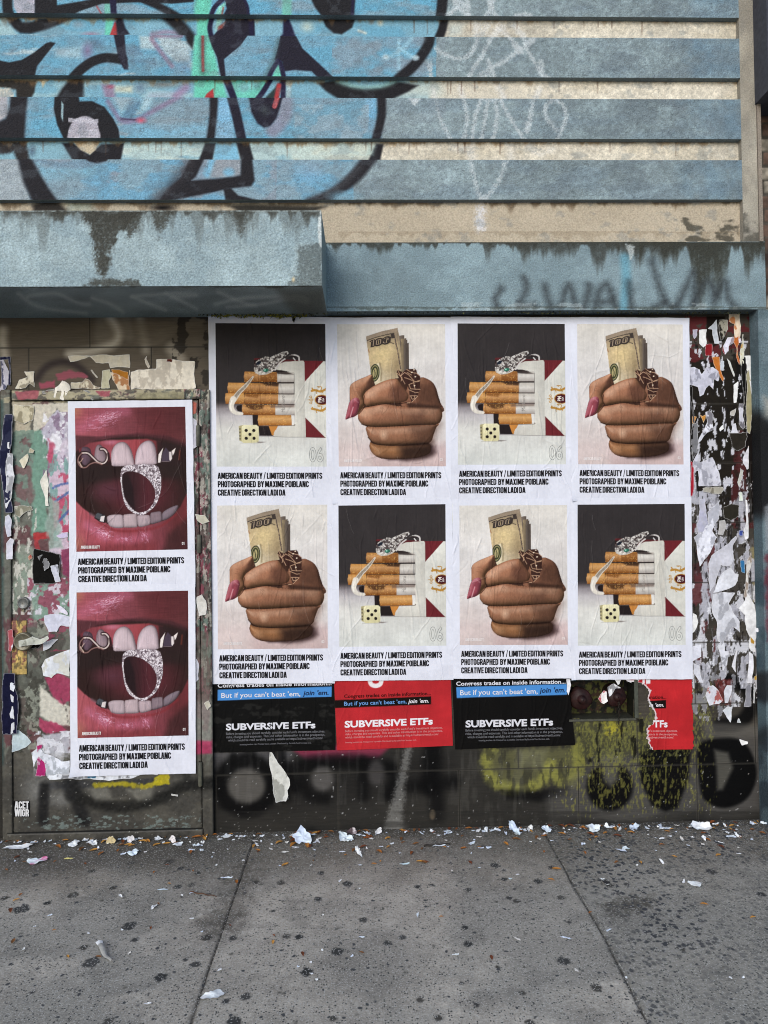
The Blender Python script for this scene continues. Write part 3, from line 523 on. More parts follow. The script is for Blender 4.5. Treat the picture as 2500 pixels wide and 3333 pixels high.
def drip_lines(c, xs, y0, ln, seed, col='#5c4334'):
    rr = random.Random(seed)
    for x_ in xs: c.stroke([(x_, y0), (x_+rr.uniform(-1, 1), y0+ln*rr.uniform(0.5, 1.0), 1.5)], rr.uniform(3, 5.5), col, 2, rr.uniform(0.4, 0.8), sm=False)
rows_b = [(-380, -250), (-150, -80) and (-150, -80)]
BROWS = [('b', -80, 50, paint_b0), ('b', 119, 249.5, paint_b1), ('b', 319.5, 450.6, paint_b2), ('b', 520, 649.6, paint_b3)]
CROWS = [(50, 119, paint_c0, [1348, 1391, 1532, 1683, 1804, 1900, 1947, 1992, 2090]), (249.5, 319.5, paint_c1, [1457, 1468, 1502, 1545, 1820, 1945, 700, 820]), (450.6, 520, paint_c2, [483, 507, 526, 590, 935, 1190, 1210, 1332, 1355, 1490, 1513, 1628, 1985, 2200, 345, 140]), (649.6, 790, paint_c3, [])]
XL, XRB, XR = -3.2, X(2411, Y_FRONT, 350), X(2478, Y_FRONT, 1300)
X_PIL0 = XRB
STEP = 0.0034
xs_f = np.concatenate([np.linspace(XL, -1.95, 40)[:-1], np.arange(-1.95, XRB, STEP), [XRB]])
def strip_mesh(name, y0, y1, Y, painter, base, material, drips=(), seed=0, under=None, extra_top=None):
    z1, z0 = (Z(y0, Y) if extra_top is None else extra_top), Z(y1, Y)
    V, F, nu, nv = wall_grid(0, 0, z0, z1, Y, STEP, xs=xs_f)
    px, py = to_px(V); c = Canvas(px, py, base); c.sf = 1.6
    c.mul(0.16, 300, 200, seed); c.mul(0.10, 40, 40, seed+1); c.thresh((-300, -400, 2700, 800), 180, 60, seed+2, 0.56, 0.1, '#7b8d98' if base == BASEB else '#cabfa9', 0.5); c.mul(0.12, 9, 9, seed+6, oc=2)
    if base == BASEB: c.thresh((1900, y0-300, 2600, y1+300), 110, 60, seed+5, 0.55, 0.1, '#66727a', 0.45, fade=0.25); c.poly([(2250, y0), (2420, y0), (2420, y1), (2290, y1)], '#7193aa', 60, 0.45, g=0.4, f=40)
    if painter: painter(c)
    keep = c.c.copy(); dk = (1-sstep(0.22, 0.42, keep.mean(1)))[:, None]
    if base == BASEB and painter: c.thresh((-300, y0-5, 1450, y1+5), 150, 70, seed+9, 0.56, 0.08, '#8d9aa4', 0.35); c.mul(0.10, 14, 10, seed+3, oc=3); c.thresh((-300, y0-5, 2450, y1+5), 7, 6, seed+1, 0.74, 0.04, '#4a545b', 0.35, oc=3)
    c.c = c.c*(1-dk)+keep*(0.92+0.16*fbm(c.x/10, c.y/8, 4, 3))[:, None]*dk
    if base == CREAM: c.drips(-300, 2420, y0+8, 16, 26, seed, '#8a6a45', 0.55, 1.3); drip_lines(c, drips, y0+8, 55, seed)
    c.thresh((-300, y0, 2500, y1), 50, 35, seed+4, 0.64, 0.05, '#6d7880', 0.25, oc=6)
    parts = [(V, F, c.out(ILL_S if base == BASEB else None))]
    if under is not None:                      # the underside of a board, up to the recessed face behind
        zz = z0; Vb = np.array([(XL, Y, zz), (XRB, Y, zz), (XRB, under, zz), (XL, under, zz)]); Vb2 = np.array([(XRB, Y, z0), (XRB, Y, z1), (XRB, under, z1), (XRB, under, z0)]); Vt = np.array([(XL, Y, z1), (XL, under, z1), (XRB, under, z1), (XRB, Y, z1)])
        for q in (Vb[::-1], Vt[::-1], Vb2[::-1]): parts.append((q, np.array([[0, 1, 2, 3]]), flat(4, '#7b878a')))
    me = mesh_np(name, *joinm(parts)); me.polygons.foreach_set('use_smooth', np.zeros(len(me.polygons), bool)); me.update()
    return link(name, me, material, bld)
for k, (_, y0, y1, fn) in enumerate(BROWS): strip_mesh('siding_board', y0, y1, Y_FRONT, fn, BASEB, M_STUCCO, seed=k, under=Y_REC+0.002)
for k, (y0, y1, fn, dr) in enumerate(CROWS):
    zt = Z(y0, Y_FRONT)-0.001
    strip_mesh('recessed_band', y0, y1, Y_REC, fn, CREAM if k < 3 else '#c2b5a0', M_CREAM, dr, seed=k+5, extra_top=zt)
# two more courses above the picture
zb = Z(-80, Y_FRONT)
for k in range(2):
    z0 = zb+0.305*k; V, F = box_quads(XL, XRB, Y_FRONT, Y_REC+0.01, z0+0.106, z0+0.305); link('siding_board', mesh_np('siding_board', *facet(V, F), flat(24, BASEB), False), M_STUCCO, bld)
    V, F = box_quads(XL, XRB, Y_REC, Y_REC+0.01, z0, z0+0.106); link('recessed_band', mesh_np('recessed_band', *facet(V, F), flat(24, CREAM), False), M_CREAM, bld)
ZTOP = zb+0.61
# pilaster at the right end
ZBT, ZBB = Z(789, Y_FRONT), Z(1012.5, Y_FRONT)
XP1 = X(2462, Y_FRONT, 400); XEDGE = X(2494, Y_FRONT, 1000); XPE = X(2474, Y_FRONT, 350)
V, F, nu, nv = wall_grid(XRB, XP1, ZBT, ZTOP, Y_FRONT, 0.006)
px, py = to_px(V); c = Canvas(px, py, '#a29c8f'); c.mul(0.2, 60, 90, 3); c.thresh((2380, -500, 2500, 800), 60, 90, 4, 0.55, 0.1, '#8f8a80', 0.7); c.thresh((2380, 680, 2500, 800), 40, 40, 6, 0.45, 0.08, '#55524a', 0.8, fade=0.2)
p_ = [(V, F, c.out())]
Vb, Fb = box_quads(XRB+0.001, XP1, Y_FRONT, Y_REC+0.3, ZBT, ZTOP, False); Vb, Fb = facet(Vb, Fb); p_.append((Vb, Fb, flat(len(Vb), '#9a9488')))
Vb, Fb = box_quads(XP1+0.002, XPE, Y_FRONT-0.006, Y_REC+0.3, ZBT, ZTOP); Vb, Fb = facet(Vb, Fb); p_.append((Vb, Fb, flat(len(Vb), '#94897d')))
link('pilaster', mesh_np('pilaster', *joinm(p_), False), M_CREAM, bld)

# lintel beam over the posters, with the jamb that runs down its right end
def paint_beam(c):
    c.mul(0.14, 260, 160, 4); c.mul(0.1, 30, 30, 7); c.thresh((1000, 780, 2500, 1020), 120, 70, 3, 0.55, 0.08, '#75888f', 0.5)
    c.drips(1040, 2500, 789, 26, 26, 9, '#33342e', 0.85, 1.2); c.drips(1560, 2500, 789, 60, 40, 11, '#3a3b36', 0.8, 1.2); c.drips(2080, 2500, 789, 110, 55, 12, '#35362f', 0.9, 1.5)
    c.stroke([(2034, 840), (2038, 920), (2030, 1005)], 30, '#5fa6c0', 12, 0.55); c.poly([(2036, 795), (2066, 800), (2060, 835), (2052, 850)], '#b9c0c0', 4, 0.8, g=0.6)
    for t in [[(1622, 1000), (1612, 972), (1632, 940)], [(1706, 905), (1714, 935), (1692, 985)], [(1690, 1000), (1742, 994)], [(1772, 928), (1780, 962), (1795, 1002)], [(1826, 1000), (1850, 928), (1872, 995)], [(1900, 1005), (1918, 940), (1914, 930)], [(1936, 1000), (1952, 945), (1978, 930), (2006, 1000)], [(1960, 985), (1990, 980)], [(2046, 920), (2056, 1002)], [(2122, 850), (2142, 920), (2168, 985), (2190, 998)], [(2205, 995), (2240, 920), (2258, 890), (2262, 985)], [(2256, 990), (2300, 915), (2328, 960)], [(2325, 985), (2358, 915), (2372, 975), (2400, 1002)], [(2130, 1000), (2160, 985)]]:
        c.stroke(t, 18, '#2c3033', 18, 0.68, g=0.12, f=9)
    c.thresh((1500, 985, 2450, 1015), 40, 20, 4, 0.6, 0.04, '#b9c4c6', 0.4); c.drips(1040, 2500, 1000, 10, 20, 3, '#3c4038', 0.5)
def beam_jamb():
    V, F, nu, nv = wall_grid(X(1040, Y_FRONT, 900), XEDGE, ZBB, ZBT, Y_FRONT, 0.0036)
    px, py = to_px(V); c = Canvas(px, py, '#7e9198'); paint_beam(c); P = [(V, F, c.out(ILL_B))]
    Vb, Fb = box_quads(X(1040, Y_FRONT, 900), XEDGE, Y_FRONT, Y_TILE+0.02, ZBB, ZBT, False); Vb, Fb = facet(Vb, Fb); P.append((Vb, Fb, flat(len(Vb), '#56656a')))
    me = mesh_np('lintel_beam', *joinm(P), False); return link('lintel_beam', me, M_STUCCO, bld)
beam_jamb()
XJ0 = X(2477, Y_FRONT, 1500)
V, F, nu, nv = wall_grid(XJ0, XEDGE+0.03, -0.05, ZBB-0.001, Y_FRONT, 0.005)
def paint_jamb(c):
    c.mul(0.16, 40, 120, 3); c.thresh((2440, 1000, 2560, 1300), 60, 80, 5, 0.55, 0.08, '#7d8d95', 0.6)
    c.poly([(2400, 1330), (2480, 1345), (2560, 1400), (2560, 1690), (2480, 1680), (2400, 1690)], '#121214', 30, 0.96); c.poly([(2485, 1290), (2560, 1330), (2560, 1395), (2490, 1355)], '#a8a59c', 16, 0.8)
    c.thresh((2440, 1680, 2560, 2200), 60, 60, 6, 0.5, 0.1, '#3f5560', 0.8); c.poly([(2488, 1650), (2560, 1600), (2560, 1800), (2492, 1790)], '#9a9ea4', 8, 0.7); c.poly([(2490, 1800), (2560, 1800), (2560, 2100), (2495, 2090)], '#6a1f2b', 10, 0.7, g=0.4, f=20)
    c.poly([(2440, 2190), (2560, 2180), (2560, 2260), (2490, 2290), (2440, 2270)], '#1c1e22', 16, 0.85); c.poly([(2440, 2390), (2560, 2330), (2560, 2440), (2440, 2430)], '#22262a', 22, 0.7); c.thresh((2440, 2400, 2560, 2700), 50, 80, 7, 0.52, 0.1, '#35414a', 0.8)
px, py = to_px(V); c = Canvas(px, py, '#64777e'); paint_jamb(c); P = [(V, F, c.out())]
yy = np.linspace(Y_FRONT, Y_TILE+0.02, 12); zz = np.linspace(ZBB-0.001, -0.05, 520); GY, GZ = np.meshgrid(yy, zz)
V = np.column_stack([np.full(GY.size, XJ0), GY.ravel(), GZ.ravel()]); F = grid_faces(12, 520); px, py = to_px(V); c = Canvas(px, py, '#5d7078'); paint_jamb(c); P.append((V, F, c.out()))
link('jamb', mesh_np('jamb', *joinm(P), False), M_STUCCO, bld)

# canopy over the door
def build_canopy():
    x1 = X(1047, Y_CAN, 800); zt, zb_ = Z(685, Y_CAN, 600), Z(931, Y_CAN, 600)
    V, F, nu, nv = wall_grid(0, 0, zb_, zt, Y_CAN, 0.0034, xs=np.concatenate([np.linspace(XL, -1.75, 30)[:-1], np.linspace(-1.75, x1, 430)]))
    px, py = to_px(V); c = Canvas(px, py, '#93a4a9'); c.mul(0.12, 220, 160, 6); c.mul(0.1, 30, 30, 2); c.thresh((-300, 680, 1060, 940), 130, 90, 8, 0.54, 0.08, '#82959d', 0.6)
    G = '#36352f'
    c.drips(-300, 1050, 684, 34, 28, 4, G, 0.9, 1.1); c.drips(-300, 1050, 684, 90, 34, 6, '#565c5a', 0.5, 1.3)
    c.poly([(262, 684), (455, 684), (430, 720), (392, 760), (372, 810), (352, 870), (340, 905), (325, 890), (308, 800), (285, 730)], G, 11, 0.9, jag=20, g=0.5, f=6)
    c.poly([(395, 684), (460, 684), (440, 745), (420, 770), (405, 730)], G, 11, 0.8, jag=14, g=0.5); c.poly([(485, 684), (560, 684), (535, 730), (515, 790), (505, 740)], G, 11, 0.8, jag=14, g=0.5); c.poly([(735, 684), (810, 684), (795, 730), (782, 765), (770, 730)], G, 13, 0.65, jag=16, g=0.5); c.poly([(160, 684), (225, 684), (205, 725), (180, 715)], G, 7, 0.7, jag=12, g=0.3)
    c.poly([(270, 935), (290, 912), (335, 900), (440, 915), (460, 935)], G, 8, 0.8, jag=12, g=0.4); c.poly([(962, 800), (1050, 790), (1052, 935), (930, 930), (965, 890)], '#545c5c', 8, 0.75, jag=20, g=0.5, f=6)
    c.stroke([(1046, 686), (1040, 760), (1046, 800)], 10, '#cdd3d2', 3, 0.8, g=0.9, f=9); c.stroke([(-300, 686), (1046, 686)], 4, '#bccacb', 2, 0.5, g=0.8, f=12); c.blob(955, 910, 8, 12, '#b8ac90', 1.4)
    P = [(V, F, c.out(ILL_C))]
    # underside, slightly sprayed
    ys = np.linspace(Y_CAN, Y_TILE+0.02, 70); xs = np.linspace(XL, x1, 420); GX, GY = np.meshgrid(xs, ys); V = np.column_stack([GX.ravel(), GY.ravel(), np.full(GX.size, zb_)]); F = grid_faces(420, 70)[:, ::-1]
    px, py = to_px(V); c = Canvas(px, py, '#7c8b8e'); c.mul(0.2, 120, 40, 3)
    for t in [[(90, 965), (180, 955), (250, 985), (290, 990)], [(60, 955), (130, 1000), (280, 1020)], [(300, 970), (360, 990), (400, 1015)], [(430, 965), (560, 955), (640, 960), (560, 965)], [(430, 965), (540, 1010)], [(540, 955), (640, 1005)], [(710, 950), (790, 985), (830, 995)], [(700, 990), (800, 970), (960, 965), (1000, 975)], [(740, 1000), (850, 990), (940, 975), (1000, 985)]]: c.stroke(t, 12, '#b9c4c6', 7, 0.5)
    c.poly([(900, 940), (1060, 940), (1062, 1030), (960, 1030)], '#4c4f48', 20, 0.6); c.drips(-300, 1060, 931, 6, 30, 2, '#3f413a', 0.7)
    P.append((V, F, c.out()))
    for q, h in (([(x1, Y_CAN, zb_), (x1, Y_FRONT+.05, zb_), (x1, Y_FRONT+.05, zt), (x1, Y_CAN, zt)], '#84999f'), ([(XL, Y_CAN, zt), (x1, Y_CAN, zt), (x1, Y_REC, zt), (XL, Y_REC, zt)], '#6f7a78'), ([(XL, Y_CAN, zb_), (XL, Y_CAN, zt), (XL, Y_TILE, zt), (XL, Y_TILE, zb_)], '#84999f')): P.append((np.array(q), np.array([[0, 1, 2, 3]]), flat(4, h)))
    link('canopy', mesh_np('canopy', *joinm(P), False), M_STUCCO, bld); return zb_, x1
ZCB, XC1 = build_canopy()

# tiled wall behind the posters
NX0, NY0, NX1, NY1 = 1853, 2214, 2063, 2338                      # the standpipe recess
def paint_tiles(c):
    c.thresh((-400, 900, 2700, 2800), 260, 140, 2, 0.5, 0.2, '#454039', 0.6); c.mul(0.22, 220, 160, 5); c.mul(0.10, 60, 3.0, 8); c.mul(0.12, 90, 60, 9)
    c.poly([(-400, 900), (690, 900), (690, 1280), (-400, 1280)], '#6a6053', 60, 0.8)
    c.poly([(-400, 2400), (2600, 2400), (2600, 2800), (-400, 2800)], '#2b2a28', 60, 0.8)
    # left top: white spray ghosts
    for t, w_, a in [([(360, 1035), (385, 1080), (372, 1118), (310, 1140), (225, 1152)], 26, 0.75), ([(10, 1075), (8, 1110), (15, 1160)], 30, 0.7), ([(410, 1040), (420, 1090)], 40, 0.22), ([(455, 1040), (470, 1110), (475, 1140)], 26, 0.5), ([(560, 1135), (585, 1170)], 40, 0.5), ([(345, 1050), (340, 1090)], 70, 0.2)]: c.stroke(t, w_, '#d2c9b8', 15, a)
    c.poly([(430, 1040), (680, 1030), (650, 1060), (590, 1075), (560, 1090), (500, 1125), (440, 1130)], '#756b5d', 12, 0.6, jag=14); c.thresh((560, 1030, 690, 1270), 40, 40, 4, 0.58, 0.03, '#2e2a26', 0.8)
    c.stroke([(120, 1235), (150, 1195), (200, 1178), (250, 1190), (300, 1235)], 22, '#2a2326', 12, 0.7)
    c.poly([(180, 1218), (225, 1205), (270, 1212), (290, 1232), (255, 1228), (190, 1238)], '#9c5361', 3, 0.9, jag=6); c.poly([(126, 1248), (178, 1238), (180, 1262), (130, 1268)], '#a35062', 3, 0.9, jag=6)
    # bottom band graffiti
    Kb = '#0a0a0b'
    c.poly([(680, 2440), (960, 2440), (940, 2500), (860, 2490), (700, 2520)], '#77757a', 18, 0.6); c.poly([(940, 2430), (1280, 2420), (1230, 2470), (1120, 2484), (1000, 2478)], '#a8324f', 10, 0.85, grad=[(1100, 2435, '#b23a58'), (1100, 2485, '#5c2a45')])
    t = np.linspace(0, 2*math.pi, 25); c.poly([(690, 2470), (1480, 2450), (1480, 2560), (1200, 2600), (900, 2640), (690, 2640)], '#1b1a1a', 50, 0.55); c.stroke([(802+86*math.cos(a), 2556+82*math.sin(a)) for a in t], 44, Kb, 16, 0.9, g=0.14, f=26); c.disc(802, 2558, 60, 55, '#5a5753', 12, 0.9); c.stroke([(760, 2465), (735, 2510)], 30, Kb, 12, 0.8); c.stroke([(815, 2445), (830, 2480)], 30, Kb, 12, 0.6)
    c.stroke([(905, 2450), (925, 2520), (960, 2560)], 46, Kb, 16, 0.88, g=0.12, f=24); c.stroke([(930, 2510), (1000, 2490), (1100, 2480), (1230, 2490), (1290, 2520), (1270, 2590)], 44, Kb, 17, 0.85, g=0.12, f=24); c.disc(1050, 2535, 36, 40, '#5e5b59', 13, 0.8); c.stroke([(985, 2540), (1010, 2590), (1060, 2600)], 34, Kb, 16, 0.7); c.stroke([(1180, 2480), (1185, 2590)], 36, Kb, 16, 0.7); c.disc(1225, 2515, 26, 42, '#4d4a4a', 14, 0.7)
    c.poly([(1320, 2430), (1342, 2430), (1318, 2560), (1308, 2720), (1245, 2715), (1278, 2600)], '#8f8e8b', 12, 0.6, g=0.4); c.blob(1290, 2700, 50, 40, '#9a9893', 0.6)
    c.stroke([(1410, 2430), (1400, 2560)], 60, Kb, 20, 0.85); c.stroke([(1340, 2560), (1480, 2545)], 40, Kb, 20, 0.7); c.stroke([(1420, 2580), (1425, 2650)], 50, Kb, 20, 0.7); c.disc(1408, 2652, 9, 16, '#6f6250', 5, 0.8)
    Yg = '#9c9b47'
    c.poly([(1570, 2440), (1890, 2430), (1880, 2540), (1800, 2545), (1700, 2580), (1600, 2560)], '#6d6c45', 20, 0.65, g=0.3, f=12); c.stroke([(1600, 2440), (1580, 2480), (1605, 2540), (1680, 2570), (1760, 2550), (1790, 2490)], 34, Yg, 15, 0.62, g=0.4, f=13); c.stroke([(1795, 2490), (1820, 2545), (1862, 2545), (1885, 2490), (1880, 2440)], 32, Yg, 15, 0.58, g=0.4, f=13); c.thresh((1540, 2430, 1930, 2640), 14, 50, 9, 0.55, 0.06, '#2a2926', 0.55, fade=0.15); c.poly([(1680, 2440), (1780, 2440), (1770, 2500), (1690, 2500)], '#7f7e62', 18, 0.5); c.poly([(1630, 2570), (1760, 2575), (1850, 2560), (1850, 2590), (1760, 2610), (1650, 2600)], Kb, 12, 0.75)
    c.poly([(1860, 2540), (1940, 2470), (2200, 2420), (2300, 2520), (2280, 2640), (2060, 2700), (1900, 2660), (1800, 2680), (1780, 2600)], '#5a5856', 30, 0.6)
    c.disc(1985, 2560, 76, 80, Kb, 10, 0.95); c.poly([(1950, 2440), (2020, 2440), (2010, 2540), (1988, 2562), (1965, 2540)], '#5c5a54', 14, 0.85); c.poly([(2080, 2430), (2250, 2425), (2240, 2540), (2205, 2630), (2165, 2642), (2120, 2620), (2085, 2540)], Kb, 9, 0.95)
    c.poly([(2260, 2420), (2480, 2380), (2480, 2640), (2300, 2660)], '#5f5c5a', 26, 0.6); c.poly([(2270, 2440), (2300, 2410), (2380, 2400), (2430, 2425), (2460, 2490), (2458, 2550), (2425, 2605), (2360, 2630), (2300, 2610), (2278, 2560)], Kb, 8, 0.97, sm=True); c.poly([(2325, 2440), (2370, 2450), (2386, 2500), (2352, 2570), (2335, 2572), (2332, 2500)], '#55534d', 10, 0.9)
    c.stroke([(2370, 2215), (2430, 2240), (2445, 2300), (2410, 2350), (2340, 2362)], 46, Kb, 12, 0.9); c.poly([(2290, 2350), (2480, 2360), (2480, 2400), (2290, 2400)], '#67645f', 14, 0.6)
    # moss streaks under the recess
    c.poly([(1850, 2340), (2100, 2340), (2110, 2450), (1890, 2470)], '#4b4b33', 14, 0.7); c.thresh((1790, 2300, 2340, 2680), 5, 17, 5, 0.60, 0.09, '#86833f', 0.6, fade=0.22, oc=4); c.thresh((1840, 2320, 2140, 2540), 5, 10, 9, 0.56, 0.08, '#777740', 0.65, fade=0.2, oc=4); c.gloss(1992, 2374, 52, 40, 0, 8, 8, 6, '#aaa036', 0.36, 0.9); c.thresh((1880, 2340, 2140, 2480), 20, 70, 12, 0.6, 0.03, '#151512', 0.85)
    c.thresh((2200, 2200, 2330, 2420), 6, 14, 7, 0.54, 0.08, '#85854a', 0.6, fade=0.2); c.thresh((2100, 2200, 2260, 2460), 6, 16, 3, 0.52, 0.08, '#6f7042', 0.7, fade=0.15)
    c.thresh((690, 2440, 1500, 2620), 14, 120, 13, 0.62, 0.08, '#8b8a86', 0.10); c.thresh((1500, 2440, 1800, 2700), 16, 90, 14, 0.6, 0.1, '#807f78', 0.15)
    # right strip: faded black sheets, maroon
    c.poly([(2240, 1170), (2400, 1172), (2405, 1700), (2330, 1740), (2240, 1600)], '#211d18', 3, 0.97, jag=4); c.thresh((2230, 1030, 2450, 1180), 40, 30, 3, 0.55, 0.02, '#5a2024', 0.8); c.thresh((2380, 1400, 2470, 1720), 60, 60, 5, 0.42, 0.05, '#4e2325', 0.8); c.thresh((2240, 1650, 2330, 2220), 60, 70, 4, 0.52, 0.03, '#45282a', 0.8)
    c.poly([(2395, 1160), (2460, 1160), (2460, 1330), (2470, 1690), (2440, 1700), (2420, 1400), (2400, 1300)], '#121110', 4, 0.9, jag=4); c.poly([(2440, 1780), (2462, 1780), (2462, 1960), (2450, 1960)], '#8d8463', 3, 0.9); c.poly([(2300, 1030), (2360, 1030), (2360, 1110), (2320, 1130), (2300, 1100)], '#16130f', 3, 0.9)
    c.thresh((2235, 1110, 2470, 1700), 16, 42, 6, 0.645, 0.012, '#cfcfd9', 0.95, edge='#e6e6ec', oc=7); c.thresh((2235, 1280, 2420, 1800), 14, 40, 2, 0.64, 0.012, '#cfcfd8', 0.95); c.thresh((2235, 1600, 2460, 2240), 30, 66, 8, 0.565, 0.02, '#b2b2bd', 0.95, edge='#dcdce2', oc=7); c.thresh((2240, 1900, 2470, 2300), 26, 60, 10, 0.58, 0.02, '#d8d9e2', 0.9, edge='#ececf2', oc=7); c.thresh((2235, 1560, 2470, 2300), 7, 26, 13, 0.63, 0.05, '#6f6e74', 0.6, oc=5); c.thresh((2235, 1100, 2470, 2300), 9, 30, 15, 0.66, 0.03, '#1c1918', 0.85, oc=5); c.thresh((2235, 1700, 2330, 2150), 20, 50, 11, 0.60, 0.02, '#5b3033', 0.9); c.thresh((2235, 2180, 2400, 2360), 16, 34, 12, 0.58, 0.03, '#93939b', 0.75, edge='#c9c9cf', fade=0.2)
    c.poly([(2330, 2215), (2380, 2215), (2375, 2290), (2330, 2290)], '#6d2a28', 8, 0.7, g=0.8, f=6)
    c.thresh((690, 2450, 2480, 2720), 6, 6, 3, 0.885, 0.02, '#b5b5b5', 0.8, oc=2); c.thresh((690, 2640, 2480, 2720), 6, 4, 8, 0.86, 0.02, '#94928d', 0.7, oc=2)
    c.thresh((-400, 2640, 2480, 2760), 200, 26, 6, 0.5, 0.1, '#2a2927', 0.5)
def joints(c):
    zz = [1133, 1319, 1512, 1706, 1901, 2098, 2297, 2499]
    zs = [Z(y, Y_TILE, 1900) for y in (1121, 1318, 1512, 1706, 1902, 2098, 2298, 2497)]; wz = 0.0022; xw = 0.61
    P = at(c.x, c.y, Y_TILE); d = np.full(c.x.size, 9.0)
    for z in zs: d = np.minimum(d, np.abs(P[:, 2]-z))
    ed = [9]+zs+[-9]
    for k in range(len(ed)-1):
        off = (0.155 if k % 2 else -0.15)+0.0; inrow = (P[:, 2] < ed[k]) & (P[:, 2] >= ed[k+1])
        dx = np.abs((P[:, 0]-off+xw/2) % xw-xw/2); d = np.where(inrow, np.minimum(d, dx), d)
    c.mix(np.arange(c.x.size), '#141312', (1-sstep(wz*0.5, wz*1.7, d))*0.85); c.mix(np.arange(c.x.size), '#7d786e', (1-sstep(wz*0.5, wz*1.6, np.abs(d-0.0032)))*0.25)
def build_tiles():
    V, F, nu, nv = wall_grid(XL, XJ0+0.002, -0.04, ZBB+0.06, Y_TILE, 0.0042, xs=np.concatenate([np.linspace(XL, -1.95, 30)[:-1], np.arange(-1.95, XJ0+0.004, 0.0042)]))
    px, py = to_px(V); c = Canvas(px, py, '#403c37'); paint_tiles(c); joints(c)
    fx, fy = px[F].mean(1), py[F].mean(1)
    keep = ~((fx > NX0) & (fx < NX1) & (fy > NY0) & (fy < NY1)); keep &= ~((fx > 740) & (fx < 2190) & (fy > 1090) & (fy < 2190)); keep &= ~((fx > 60) & (fx < 600) & (fy > 1330) & (fy < 2650)); F = F[keep]
    used = np.unique(F); m = np.zeros(len(V), int); m[used] = np.arange(len(used))
    link('tiled_wall', mesh_np('tiled_wall', V[used], m[F], c.out()[used]), M_TILE, bld)
build_tiles()
